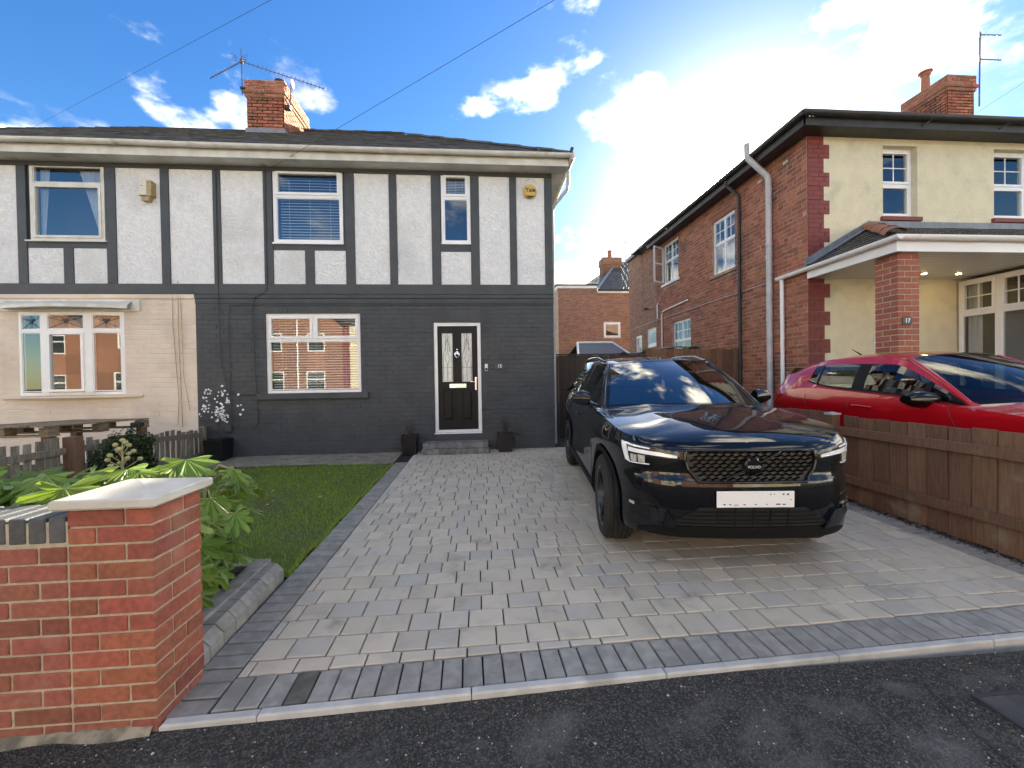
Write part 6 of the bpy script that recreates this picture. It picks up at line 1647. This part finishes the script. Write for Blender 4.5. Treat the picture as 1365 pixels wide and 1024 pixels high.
for sg in (1, -1):
    body_s = MB()
    gl = [MB() for _ in wins]
    for y0, y1 in zip(yl, yl[1:]):
        if y1-y0 < 1e-5: continue
        wi = next((i for i, (a, b) in enumerate(wins) if a-1e-6 <= y0 and y1 <= b+1e-6), None)
        for h0, h1 in zip(hs_, hs_[1:]):
            inwin = wi is not None and h0 >= .05 and h1 <= .93
            o_ = -.003 if inwin else 0
            q = [sidep(y0, h0, o_), sidep(y1, h0, o_), sidep(y1, h1, o_), sidep(y0, h1, o_)]
            (gl[wi] if inwin else body_s).add([(sg*p[0], p[1], p[2]) for p in q], [(0, 1, 2, 3)], r=.5)
    # shoulder between flank top and glass
    for y0, y1 in zip(yl, yl[1:]):
        e0, e1 = sk.pt(sk.s_of_y(y0), ztop(y0)), sk.pt(sk.s_of_y(y1), ztop(y1)); b0, b1 = belt(y0), belt(y1)
        body_s.add([(sg*p[0], p[1], p[2]) for p in (e0, e1, b1, b0)], [(0, 1, 2, 3)], r=.5)
    body_s.obj('side_frame', M['gloss_black'], suv, smooth=True, fix=True, merge=.0005, angle=35)
    for g_ in gl: g_.obj('side_window', M['cglass_side'], suv, smooth=True, fix=False)
    k = MB(); pts = [sidep(1.36+(2.12-1.36)*i/12, 1.0, .0) for i in range(13)]
    k.tube([(sg*(p[0]-.006), p[1]-.012, p[2]-.004) for p in pts], .030, 8); k.obj('a_pillar', M['black_paint'], suv, smooth=True)
    k = MB(); k.tube([(sg*(rail(y)[0]-.012), y, rail(y)[2]+(.05 if 2.25 < y < 3.6 else .02)) for y in [2.12, 2.17, 2.25, 2.5, 2.8, 3.1, 3.4, 3.6, 3.7, 3.76]], [.010, .015, .017, .017, .017, .017, .017, .017, .014, .010], 8); k.obj('roof_rail', M['gloss_black'], suv, smooth=True)
    k = MB(); k.tube([(sg*(belt(y)[0]+.012), y, belt(y)[2]+.012) for y in [1.45+i*.15 for i in range(16)]], .007, 6); k.obj('window_trim', M['chrome'] if False else M['gloss_black'], suv, smooth=True)
    # door handles, shut lines
    for hy in (2.28, 3.22):
        s0 = sk.s_of_y(hy-.11)*sg; s1 = sk.s_of_y(hy+.11)*sg
        k = line_on(sk, [(s0, .945), (s0*.5+s1*.5, .950), (s1, .950)], .022, .012, 6); k.obj('door_handle', M['black_paint'], suv, smooth=True)
    for pts in ([(1.52, 1.08), (1.46, .9), (1.40, .45), (1.42, .34)], [(2.50, 1.10), (2.50, .8), (2.50, .34)], [(3.42, 1.12), (3.42, .85), (3.28, .70), (3.20, .5), (3.10, .34)]):
        line_on(sk, [(sg*sk.s_of_y(y), z) for y, z in pts], .0005, .003, 4).obj('shut_line', M['ink'], suv)
    # matt cladding along the sill and round the arches
    a, b = sk.s_of_y(1.26)*sg, sk.s_of_y(3.17)*sg
    pl2 = [(a, .265), (b, .275), (b, .40), (a, .37)]
    patch(sk, pl2 if sg > 0 else pl2[::-1], .010, .02, .06).obj('sill_cladding', M['matt_black'], suv, smooth=True, angle=40)
    for wy in WY:
        pts_i, pts_o = [], []
        for i in range(41):
            t = rad(-25+230*i/40); 
            for rr_, lst in ((.398, pts_i), (.452, pts_o)):
                yv, zv = wy+rr_*math.cos(t), WR+rr_*math.sin(t)
                zv = max(zv, .262)
                p = sk.pt(sk.s_of_y(yv), zv, .012 if lst is pts_o else .018); lst.append((sg*p[0], p[1], p[2]))
        k = MB(); k.grid([pts_i, pts_o]); k.grid([[(p[0]-sg*.10, p[1], p[2]) for p in pts_i], pts_i]); k.obj('arch_trim', M['matt_black'], suv, smooth=True, fix=False, angle=50)
        k = MB()
        k.grid([[(sg*(.62+.24*j), wy+.42*math.cos(rad(5+170*i/24)), WR+.42*math.sin(rad(5+170*i/24))) for i in range(25)] for j in (0, 1)]); k.add([(sg*.62, wy+.42*math.cos(rad(15*i)), max(.27, WR+.42*math.sin(rad(15*i)))) for i in range(24)], [tuple(range(24))]); k.obj('wheel_well', M['cabin'], suv, fix=False)
        wheel(suv, sg*.792, wy, WR, WR, .235, .252, sg, rad(-3) if wy < 2 else 0)
    # mirrors
    k = MB(); c0 = Vector((sg*.940, 1.64, 1.150)); rows = []
    for i in range(11):
        t = i/10; xo = sg*(-.07+.18*t); hh = (.088*math.sin(math.pi*min(1, .22+t*.66))**.6); dd = .085*(1-.30*t)
        ring_ = []
        for j in range(16):
            a = 2*math.pi*j/16; ring_.append((c0.x+xo, c0.y+.05*t+dd*math.cos(a)*.75, c0.z+.012+hh*math.sin(a)*(1.0 if math.sin(a) > 0 else .85)))
        rows.append(ring_+[ring_[0]])
    k.grid(rows); k.add(rows[0][:16], [tuple(range(16))]); k.add(rows[-1][:16], [tuple(range(16))]); mo = k.obj('door_mirror', M['black_paint'], suv, smooth=True, angle=60)
    k = MB(); k.tube([(sg*.80, 1.66, 1.075), (sg*.88, 1.67, 1.10)], [.035, .028], 8); k.obj('mirror_arm', M['gloss_black'], mo)
    # headlamp: black bowl, white T-shaped guide, reflector modules
    H = [(.462, .880), (.50, .915), (.62, .928), (.78, .948), (.93, .974), (.985, .968), (.965, .875), (.915, .812), (.80, .796), (.63, .806), (.53, .835)]
    H = H if sg > 0 else mirror(H)
    hl_ = patch(skf, H, .004, .008, .03).obj('headlight', M['gloss_black'], suv, smooth=True, angle=40)
    T1 = [(.505, .868), (.62, .878), (.80, .890), (.872, .896), (.872, .926), (.80, .918), (.62, .904), (.505, .886)]; T2 = [(.862, .812), (.905, .826), (.945, .965), (.895, .955)]
    T3 = [(.70, .932), (.82, .945), (.90, .958), (.90, .948), (.82, .935), (.70, .924)]
    for T in (T1, T2, T3):
        patch(skf, T if sg > 0 else mirror(T), .010, .006, .03).obj('light_guide', M['lamp_white'], hl_, smooth=True, angle=40)
    for a, b in ((.735, .785), (.800, .850)):
        q = [(a, .822), (b, .824), (b+.004, .878), (a, .874)]
        patch(skf, q if sg > 0 else mirror(q), .009, .005, .03).obj('reflector', M['lamp_clear'], hl_, smooth=True, angle=40)
    q = [(.70, .812), (.85, .812), (.86, .819), (.70, .819)]; patch(skf, q if sg > 0 else mirror(q), .011, .005, .03).obj('light_guide', M['lamp_white'], hl_)
    # corner intake with fog lamp and bright fin
    q = [(.655, .60), (.86, .625), (.895, .56), (.86, .44), (.70, .405), (.60, .46)]
    fo = patch(skf, q if sg > 0 else mirror(q), .003, .004, .04).obj('corner_intake', M['gloss_black'], suv, smooth=True, angle=40)
    q = [(.66, .535), (.86, .548), (.86, .532), (.66, .520)]; patch(skf, q if sg > 0 else mirror(q), .014, .012, .04).obj('intake_blade', M['gloss_black'], fo)
    q = [(.815, .505), (.862, .510), (.865, .534), (.815, .530)]; patch(skf, q if sg > 0 else mirror(q), .010, .006, .03).obj('fog_lamp', M['lamp_clear'], fo)
    q = [(.575, .505), (.70, .52), (.74, .475), (.62, .385), (.50, .375)]; fin = patch(skf, q if sg > 0 else mirror(q), .022, .03, .05)
    fin.obj('bumper_fin', M['black_paint'], suv, smooth=True, angle=30)
# grille
GP = [(-.445, .925), (.445, .925), (.452, .85), (.438, .80), (.365, .712), (-.365, .712), (-.438, .80), (-.452, .85)]
gr = patch(skf, GP, .002, .0, .04).obj('grille', M['ink'], suv, smooth=True)
line_on(skf, GP+[GP[0]], .012, .011, 8).obj('grille_frame', M['gloss_black'], gr, smooth=True)
k = MB()
for r_ in range(8):
    z = .730+r_*.0255
    hwid = .45 if z > .82 else .45-(.82-z)*.80
    for c_ in range(-8, 9):
        x0_ = c_*.056+(.028 if r_ % 2 else 0); x1_ = x0_+.050
        if abs(x0_) > hwid-.01 or abs(x1_) > hwid: continue
        if math.hypot((x0_+x1_)/2, z-.822) < .062: continue
        xs_ = (x0_, x0_+.014, x0_+.036, x1_); zz_ = (z-.004, z-.004, z+.006, z+.006)
        for i in range(3):
            a = [skf.pt(xs_[i], zz_[i]-.004, .010), skf.pt(xs_[i+1], zz_[i+1]-.004, .010), skf.pt(xs_[i+1], zz_[i+1]+.005, .016), skf.pt(xs_[i], zz_[i]+.005, .016), skf.pt(xs_[i], zz_[i]-.006, .002), skf.pt(xs_[i+1], zz_[i+1]-.006, .002), skf.pt(xs_[i+1], zz_[i+1]+.007, .002), skf.pt(xs_[i], zz_[i]+.007, .002)]
            k.add(a, [(0, 1, 2, 3), (4, 5, 1, 0), (3, 2, 6, 7)], r=.5)
tag(k.obj('grille_mesh', M['grille_black'], gr, fix=False), None, kind='stuff')
line_on(skf, [(-.20, .72), (.20, .918)], .020, .006, 6).obj('diagonal_bar', M['gloss_black'], gr, smooth=True)
yb = skf.pt(0, .822, .0)[1]
bd = MB().lathe([(.058, 0), (.060, -.016), (.050, -.026), (.01, -.028)], (0, yb-.008, .792), 28, axis='Y').obj('badge', M['gloss_black'], gr, smooth=True, angle=40)
text_obj('lettering', 'VOLVO', .026, M['grey_plastic'], Matrix.Translation((0, yb-.0375, .788)) @ Matrix.Rotation(math.pi/2, 4, 'X'), bd, bold=.0006)
# number plate, blanked
yp = skf.pt(0, .60, .0)[1]
npl = MB(); npl.bbox(-.26, .26, yp-.022, yp-.012, .515, .627, .003); npl = npl.obj('number_plate', M['plate'], suv)
MB().box(-.22, .22, yp-.0115, yp+.05, .52, .62).obj('plate_plinth', M['matt_black'], npl)
for i, (x_, z_, w_s, h_s) in enumerate(((-.21, .566, .013, .008), (-.17, .566, .012, .007), (-.13, .563, .03, .004), (-.075, .566, .012, .007), (.0, .567, .012, .006), (.075, .568, .01, .005), (.15, .568, .03, .008), (.19, .567, .02, .007), (.10, .636, .01, .006), (.125, .638, .008, .005), (.185, .637, .012, .009), (.215, .636, .012, .012), (.235, .60, .01, .004))):
    MB().box(x_-w_s/2, x_+w_s/2, yp-.0232, yp-.0221, z_-.03-h_s/2, z_-.03+h_s/2).obj('mark', M['ink'], npl)
# lower grille
q = [(-.36, .535), (.36, .535), (.47, .46), (.58, .40), (-.58, .40), (-.47, .46)]
lg = patch(skf, q, .002, .0, .05).obj('lower_grille', M['ink'], suv, smooth=True)
for z, hw_ in ((.505, .40), (.475, .44), (.445, .49), (.418, .55)): line_on(skf, [(-hw_, z), (0, z), (hw_, z)], .010, .0055, 6).obj('slat', M['matt_black'], lg)
for x_ in (-.24, -.12, 0, .12, .24): line_on(skf, [(x_, .405), (x_, .53)], .004, .004, 5).obj('slat', M['matt_black'], lg)
q = [(-.80, .315), (-.5, .30), (0, .30), (.5, .30), (.80, .315), (.80, .345), (.64, .375), (.45, .392), (0, .392), (-.45, .392), (-.64, .375), (-.80, .345)]
patch(skf, q, .004, .0, .05).obj('chin', M['matt_black'], suv, smooth=True, angle=40)
# bonnet shut line, wipers, underbody
k = MB(); k.tube([(-.70, 1.38, 1.110), (-.30, 1.20, 1.128), (.25, 1.165, 1.132)], .008, 5); k.tube([(.0, 1.16, 1.135), (.35, 1.22, 1.13), (.68, 1.36, 1.11)], .008, 5); k.obj('wiper', M['matt_black'], suv)
MB().box(-.68, .68, .55, 4.1, .22, .255).obj('underbody', M['cabin'], suv)
k = MB()
for sg in (1, -1): k.quad((sg*.80, 4.05, 1.19), (sg*.0, 4.2, 1.19), (0, 3.9, 1.57), (sg*.54, 3.9, 1.52))
k.obj('rear_screen', M['cglass_side'], suv, fix=False)
k = MB(); k.quad((-.86, 4.2, 1.13), (.86, 4.2, 1.13), (.80, 4.05, 1.19), (-.80, 4.05, 1.19)); k.quad((-.86, 4.2, 1.13), (.86, 4.2, 1.13), (.4, 4.40, 1.07), (-.4, 4.40, 1.07)); k.obj('tailgate', M['black_paint'], suv, fix=False)
# cabin
k = MB(); k.bbox(-.78, .78, 1.35, 1.80, .85, 1.065, .04); k.obj('dashboard', M['cabin'], suv)
k = MB(); k.box(-.78, .78, 1.5, 4.0, .40, .60); k.obj('cabin_floor', M['cabin'], suv)
for sg in (-1, 1):
    k = MB(); k.bbox(sg*.37-.25, sg*.37+.25, 2.35, 2.50, .6, 1.22, .05); k.bbox(sg*.37-.25, sg*.37+.25, 1.95, 2.45, .55, .72, .05); k.bbox(sg*.37-.13, sg*.37+.13, 2.42, 2.52, 1.23, 1.42, .04); k.obj('seat', M['cabin'], suv)
k = MB(); k.bbox(-.65, .65, 3.15, 3.3, .6, 1.25, .05); k.obj('rear_seat', M['cabin'], suv)
k = MB(); cs_ = Vector((-.37, 1.88, .98)); ax = Vector((0, -.42, .9)); uu = Vector((1, 0, 0)); vv = Vector((0, .9, .42))
k.tube([cs_+(uu*math.cos(t)+vv*math.sin(t))*.185 for t in [2*math.pi*i/28 for i in range(28)]], .016, 8, close=True); k.tube([cs_-uu*.18, cs_+uu*.18], .018, 6); k.tube([cs_, cs_-Vector((0, .3, .15))], .03, 6)
k.obj('steering_wheel', M['matt_black'], suv, smooth=True)
k = MB(); k.bbox(-.12, .12, 1.90, 1.93, 1.44, 1.51, .01); k.obj('interior_mirror', M['gloss_black'], suv)
k = MB(); k.tube([(.0, 1.90, 1.44), (.0, 1.90, 1.34)], .002, 4); k.lathe([(.004, .05), (.018, .03), (.022, 0), (.026, -.035), (.012, -.05)], (0, 1.90, 1.30), 10); k.obj('hanging_ornament', M['whitefig'], suv, smooth=True)
finish(suv, (1.85, 2.50, gz(3.4)-.014), rad(-6.4), .0215)

# ---------------------------------------------------------------- red hatchback
red = thing('red_hatchback', 'red hatchback with black door mirrors parked behind the brown board fence', 'car', (0, 0, 0))
plan = [(0, 0), (.25, .012), (.45, .045), (.60, .11), (.71, .20), (.79, .33), (.84, .52), (.865, .8), (.872, 1.3), (.872, 2.2), (.874, 3.0), (.868, 3.45), (.83, 3.75), (.74, 3.93), (.45, 4.02), (0, 4.05)]
side = pchip([.18, .28, .36, .50, .64, .78, .86, .93, 1.0, 1.09], [.06, .02, .008, .03, .036, .016, .0, .010, .032, .075])
front = pchip([.18, .28, .4, .5, .6, .7, .78, .9], [.16, .05, .01, 0, .01, .04, .08, .16])
rear = pchip([.25, .4, .55, .7, .85, 1.0], [.08, .02, .0, .03, .07, .12])
ztop = pchip([0, .3, .8, 1.25, 1.8, 2.4, 3.0, 3.6, 3.9, 4.05], [.70, .80, .885, .93, .985, 1.03, 1.065, 1.08, 1.06, 1.0])
zbot = pchip([0, .6, 1.2, 3, 4.05], [.22, .20, .20, .21, .28])
sr = Skin(plan, side, front, rear, ztop, zbot)
hood2 = pchip([.06, .3, .7, 1.05], [.73, .85, .935, .985])
WY2 = (.82, 3.40); WR2 = .315
car_body(red, sr, 'body', M['red_paint'], [(w, WR2) for w in WY2], .352, hood2, 1.30, 1.05)
A0, A1 = (.745, 1.26, .935), (.545, 2.02, 1.415)
cowl = lambda u: (u*.75, 1.0+.28*u**2.2, .985-.045*u*u)
head = lambda u: (u*.55, 1.90+.12*u**2, 1.465-.045*u*u)
def wsr(u, v, out=0):
    s_ = abs(u); a, b = cowl(s_), head(s_); p = lerp3(a, b, v); bu = .035*math.sin(math.pi*v)
    return (math.copysign(1, u)*p[0], p[1]-bu*.4-out*.5, p[2]+bu+out*.8)
k = MB(); k.grid([[wsr(u, -.05+1.05*v) for u in us] for v in vs_]); k.obj('windscreen', M['cglass_red'], red, smooth=True, fix=False)
k = MB()
for u0, u1 in ((-1, -.94), (.94, 1)): k.grid([[wsr(u0+(u1-u0)*i/2, v, .003) for i in range(3)] for v in vs_])
k.grid([[wsr(u, v, .003) for u in us] for v in (-.05, 0, .06)]); k.grid([[wsr(u, v, .003) for u in us] for v in (.96, 1.0)]); k.obj('screen_edge', M['gloss_black'], red, smooth=True, fix=False)
rzc2 = pchip([1.90, 2.3, 2.7, 3.2, 3.6], [1.465, 1.505, 1.512, 1.475, 1.40]); rw2 = pchip([1.90, 2.2, 2.8, 3.3, 3.6], [.55, .57, .58, .56, .52])
def roof2(u, y): return (u*rw2(y), y+.12*u*u*max(0, 1-(y-1.9)), rzc2(y)-.045*u*u-.014*abs(u)**6)
k = MB(); k.grid([[roof2(u, y) for u in us] for y in [1.90+1.72*i/24 for i in range(25)]]); k.obj('roof', M['red_paint'], red, smooth=True, fix=False)
def rail(y):
    if y <= A1[1]:
        t = max(0, (y-A0[1])/(A1[1]-A0[1])); p = lerp3(A0, A1, t); return (p[0]+.012*math.sin(math.pi*t), y, p[2]+.030*math.sin(math.pi*t))
    z = rzc2(y)-.059; w = rw2(y)
    if y > 3.3: t = (y-3.3)/.5; z -= .17*t*t; w += .12*t
    return (w+.004, y, z)
blt = pchip([1.26, 1.8, 2.4, 2.9, 3.15, 3.4, 3.8], [.935, .995, 1.042, 1.080, 1.13, 1.22, 1.27]); blx = pchip([1.26, 1.7, 2.4, 3.1, 3.6, 3.85], [.745, .765, .772, .755, .70, .64])
def belt(y): return (blx(y), y, min(blt(y), rail(y)[2]-.002))
def sidep(y, h, out=0):
    p = lerp3(belt(y), rail(y), h); return (p[0]+.020*math.sin(math.pi*h)+out, p[1], p[2])
hs_ = [0, .06, .2, .4, .6, .8, .94, 1.0]
hs2 = [0, .08, .2, .4, .6, .76, .80, 1.0]
yl = sorted({round(1.26+i*.07, 3) for i in range(36)} | {1.42, 1.62, 1.66, 2.34, 2.50, 3.02, 3.05, 3.18})
yl = [y for y in yl if y <= 3.80]
wins = [(1.42, 1.62), (1.66, 2.34), (2.50, 3.02), (3.05, 3.18)]
for sg in (1, -1):
    fr_, bk_s = MB(), MB(); gl = [MB() for _ in wins]
    for y0, y1 in zip(yl, yl[1:]):
        wi = next((i for i, (a, b) in enumerate(wins) if a-1e-6 <= y0 and y1 <= b+1e-6), None)
        for h0, h1 in zip(hs_, hs_[1:]):
            inwin = wi is not None and h0 >= .06 and h1 <= .80
            o_ = -.004 if inwin else 0
            q = [sidep(y0, h0, o_), sidep(y1, h0, o_), sidep(y1, h1, o_), sidep(y0, h1, o_)]
            black = (2.34 <= y0 < 2.50 and h1 <= .80) or (1.62 <= y0 < 1.66 and h1 <= .8) or (3.0 <= y0 < 3.06 and h1 <= .8) or (h1 <= .06 and 1.3 < y0 < 3.2) or (y0 < 1.42 and h1 <= .8)
            (gl[wi] if inwin else bk_s if black else fr_).add([(sg*p[0], p[1], p[2]) for p in q], [(0, 1, 2, 3)], r=.5)
        e0, e1 = sr.pt(sr.s_of_y(y0), ztop(y0)), sr.pt(sr.s_of_y(y1), ztop(y1)); b0, b1 = belt(y0), belt(y1)
        fr_.add([(sg*p[0], p[1], p[2]) for p in (e0, e1, b1, b0)], [(0, 1, 2, 3)], r=.5)
    fr_.obj('side_frame', M['red_paint'], red, smooth=True, merge=.0005, angle=35)
    bk_s.obj('window_pillar', M['matt_black'], red, smooth=True, merge=.0005)
    for g_ in gl: g_.obj('side_window', M['cglass_red'], red, smooth=True, fix=False)
    k = MB(); k.tube([(sg*(p[0]-.004), p[1]-.01, p[2]-.003) for p in [sidep(1.22+.84*i/12, 1.0) for i in range(13)]], .026, 8); k.obj('a_pillar', M['red_paint'], red, smooth=True)
    s0, s1 = sr.s_of_y(2.12)*sg, sr.s_of_y(2.36)*sg
    line_on(sr, [(s0, .865), (s1, .872)], .016, .011, 6).obj('door_handle', M['red_paint'], red, smooth=True)
    for pts in ([(1.36, .93), (1.30, .7), (1.34, .3)], [(2.44, .95), (2.46, .7), (2.44, .3)], [(3.12, .98), (3.10, .8), (2.98, .6)]): line_on(sr, [(sg*sr.s_of_y(y), z) for y, z in pts], .0005, .0035, 4).obj('shut_line', M['ink'], red)
    k = MB(); c0 = Vector((sg*.90, 1.56, .985)); rows = []
    for i in range(13):
        t = i/12; xo = sg*(-.11+.25*t); hh = .088*math.sin(math.pi*min(1, .20+t*.72))**.55; ring_ = []
        for j in range(16): a = 2*math.pi*j/16; ring_.append((c0.x+xo, c0.y+.03*t+.085*math.cos(a)*(1-.3*t), c0.z+hh*math.sin(a)))
        rows.append(ring_+[ring_[0]])
    k.grid(rows); k.add(rows[0][:16], [tuple(range(16))]); k.add(rows[-1][:16], [tuple(range(16))]); mo = k.obj('door_mirror', M['gloss_black'], red, smooth=True, angle=60)
    k = MB(); k.tube([(sg*.78, 1.56, .90), (sg*.86, 1.55, .955)], [.045, .03], 8); k.obj('mirror_arm', M['gloss_black'], mo)
    q = [(sr.s_of_y(3.56), .96), (sr.s_of_y(3.80), .98), (sr.s_of_y(3.80)+.45, .98), (sr.s_of_y(3.80)+.45, .88), (sr.s_of_y(3.78), .85), (sr.s_of_y(3.66), .90)]
    patch(sr, q if sg > 0 else mirror(q), .006, .006, .04).obj('tail_light', M['lamp_red'], red, smooth=True, angle=40)
    for wy in WY2:
        wheel(red, sg*.755, wy, WR2, WR2, .195, .215, sg)
        k = MB(); k.grid([[(sg*(.60+.22*j), wy+.36*math.cos(rad(-30+240*i/24)), WR2+.36*math.sin(rad(-30+240*i/24))) for i in range(25)] for j in (0, 1)]); k.obj('wheel_well', M['cabin'], red, fix=False)
    q = [(.42, .66), (.60, .70), (.86, .76), (.86, .70), (.62, .60)]; patch(sr, q if sg > 0 else mirror(q), .005, .006, .05).obj('headlight', M['lamp_clear'], red, smooth=True, angle=40)
k = MB(); k.quad((-.60, 3.62, 1.35), (.60, 3.62, 1.35), (.66, 3.86, 1.08), (-.66, 3.86, 1.08)); k.obj('rear_screen', M['cglass_side'], red, fix=False)
k = MB(); k.tube([(0, 3.10, 1.475), (0, 3.25, 1.57), (0, 3.30, 1.60)], [.016, .006, .004], 6); k.obj('antenna', M['matt_black'], red)
k = MB(); k.bbox(-.74, .74, 1.25, 1.62, .72, .93, .04); k.obj('dashboard', M['cabin'], red)
MB().box(-.72, .72, 1.3, 3.7, .3, .5).obj('cabin_floor', M['cabin'], red); MB().box(-.70, .70, .3, 3.9, .18, .22).obj('underbody', M['cabin'], red)
for sg in (-1, 1):
    k = MB(); k.bbox(sg*.34-.22, sg*.34+.22, 2.25, 2.38, .5, 1.05, .05); k.bbox(sg*.34-.12, sg*.34+.12, 2.30, 2.39, 1.06, 1.24, .04); k.obj('seat', M['cabin'], red)
k = MB(); k.bbox(-.6, .6, 3.0, 3.12, .5, 1.05, .05); k.obj('rear_seat', M['cabin'], red)
red.scale = (.96, .96, .96)
finish(red, (5.06, 2.0, .25), rad(-2.0), .006)
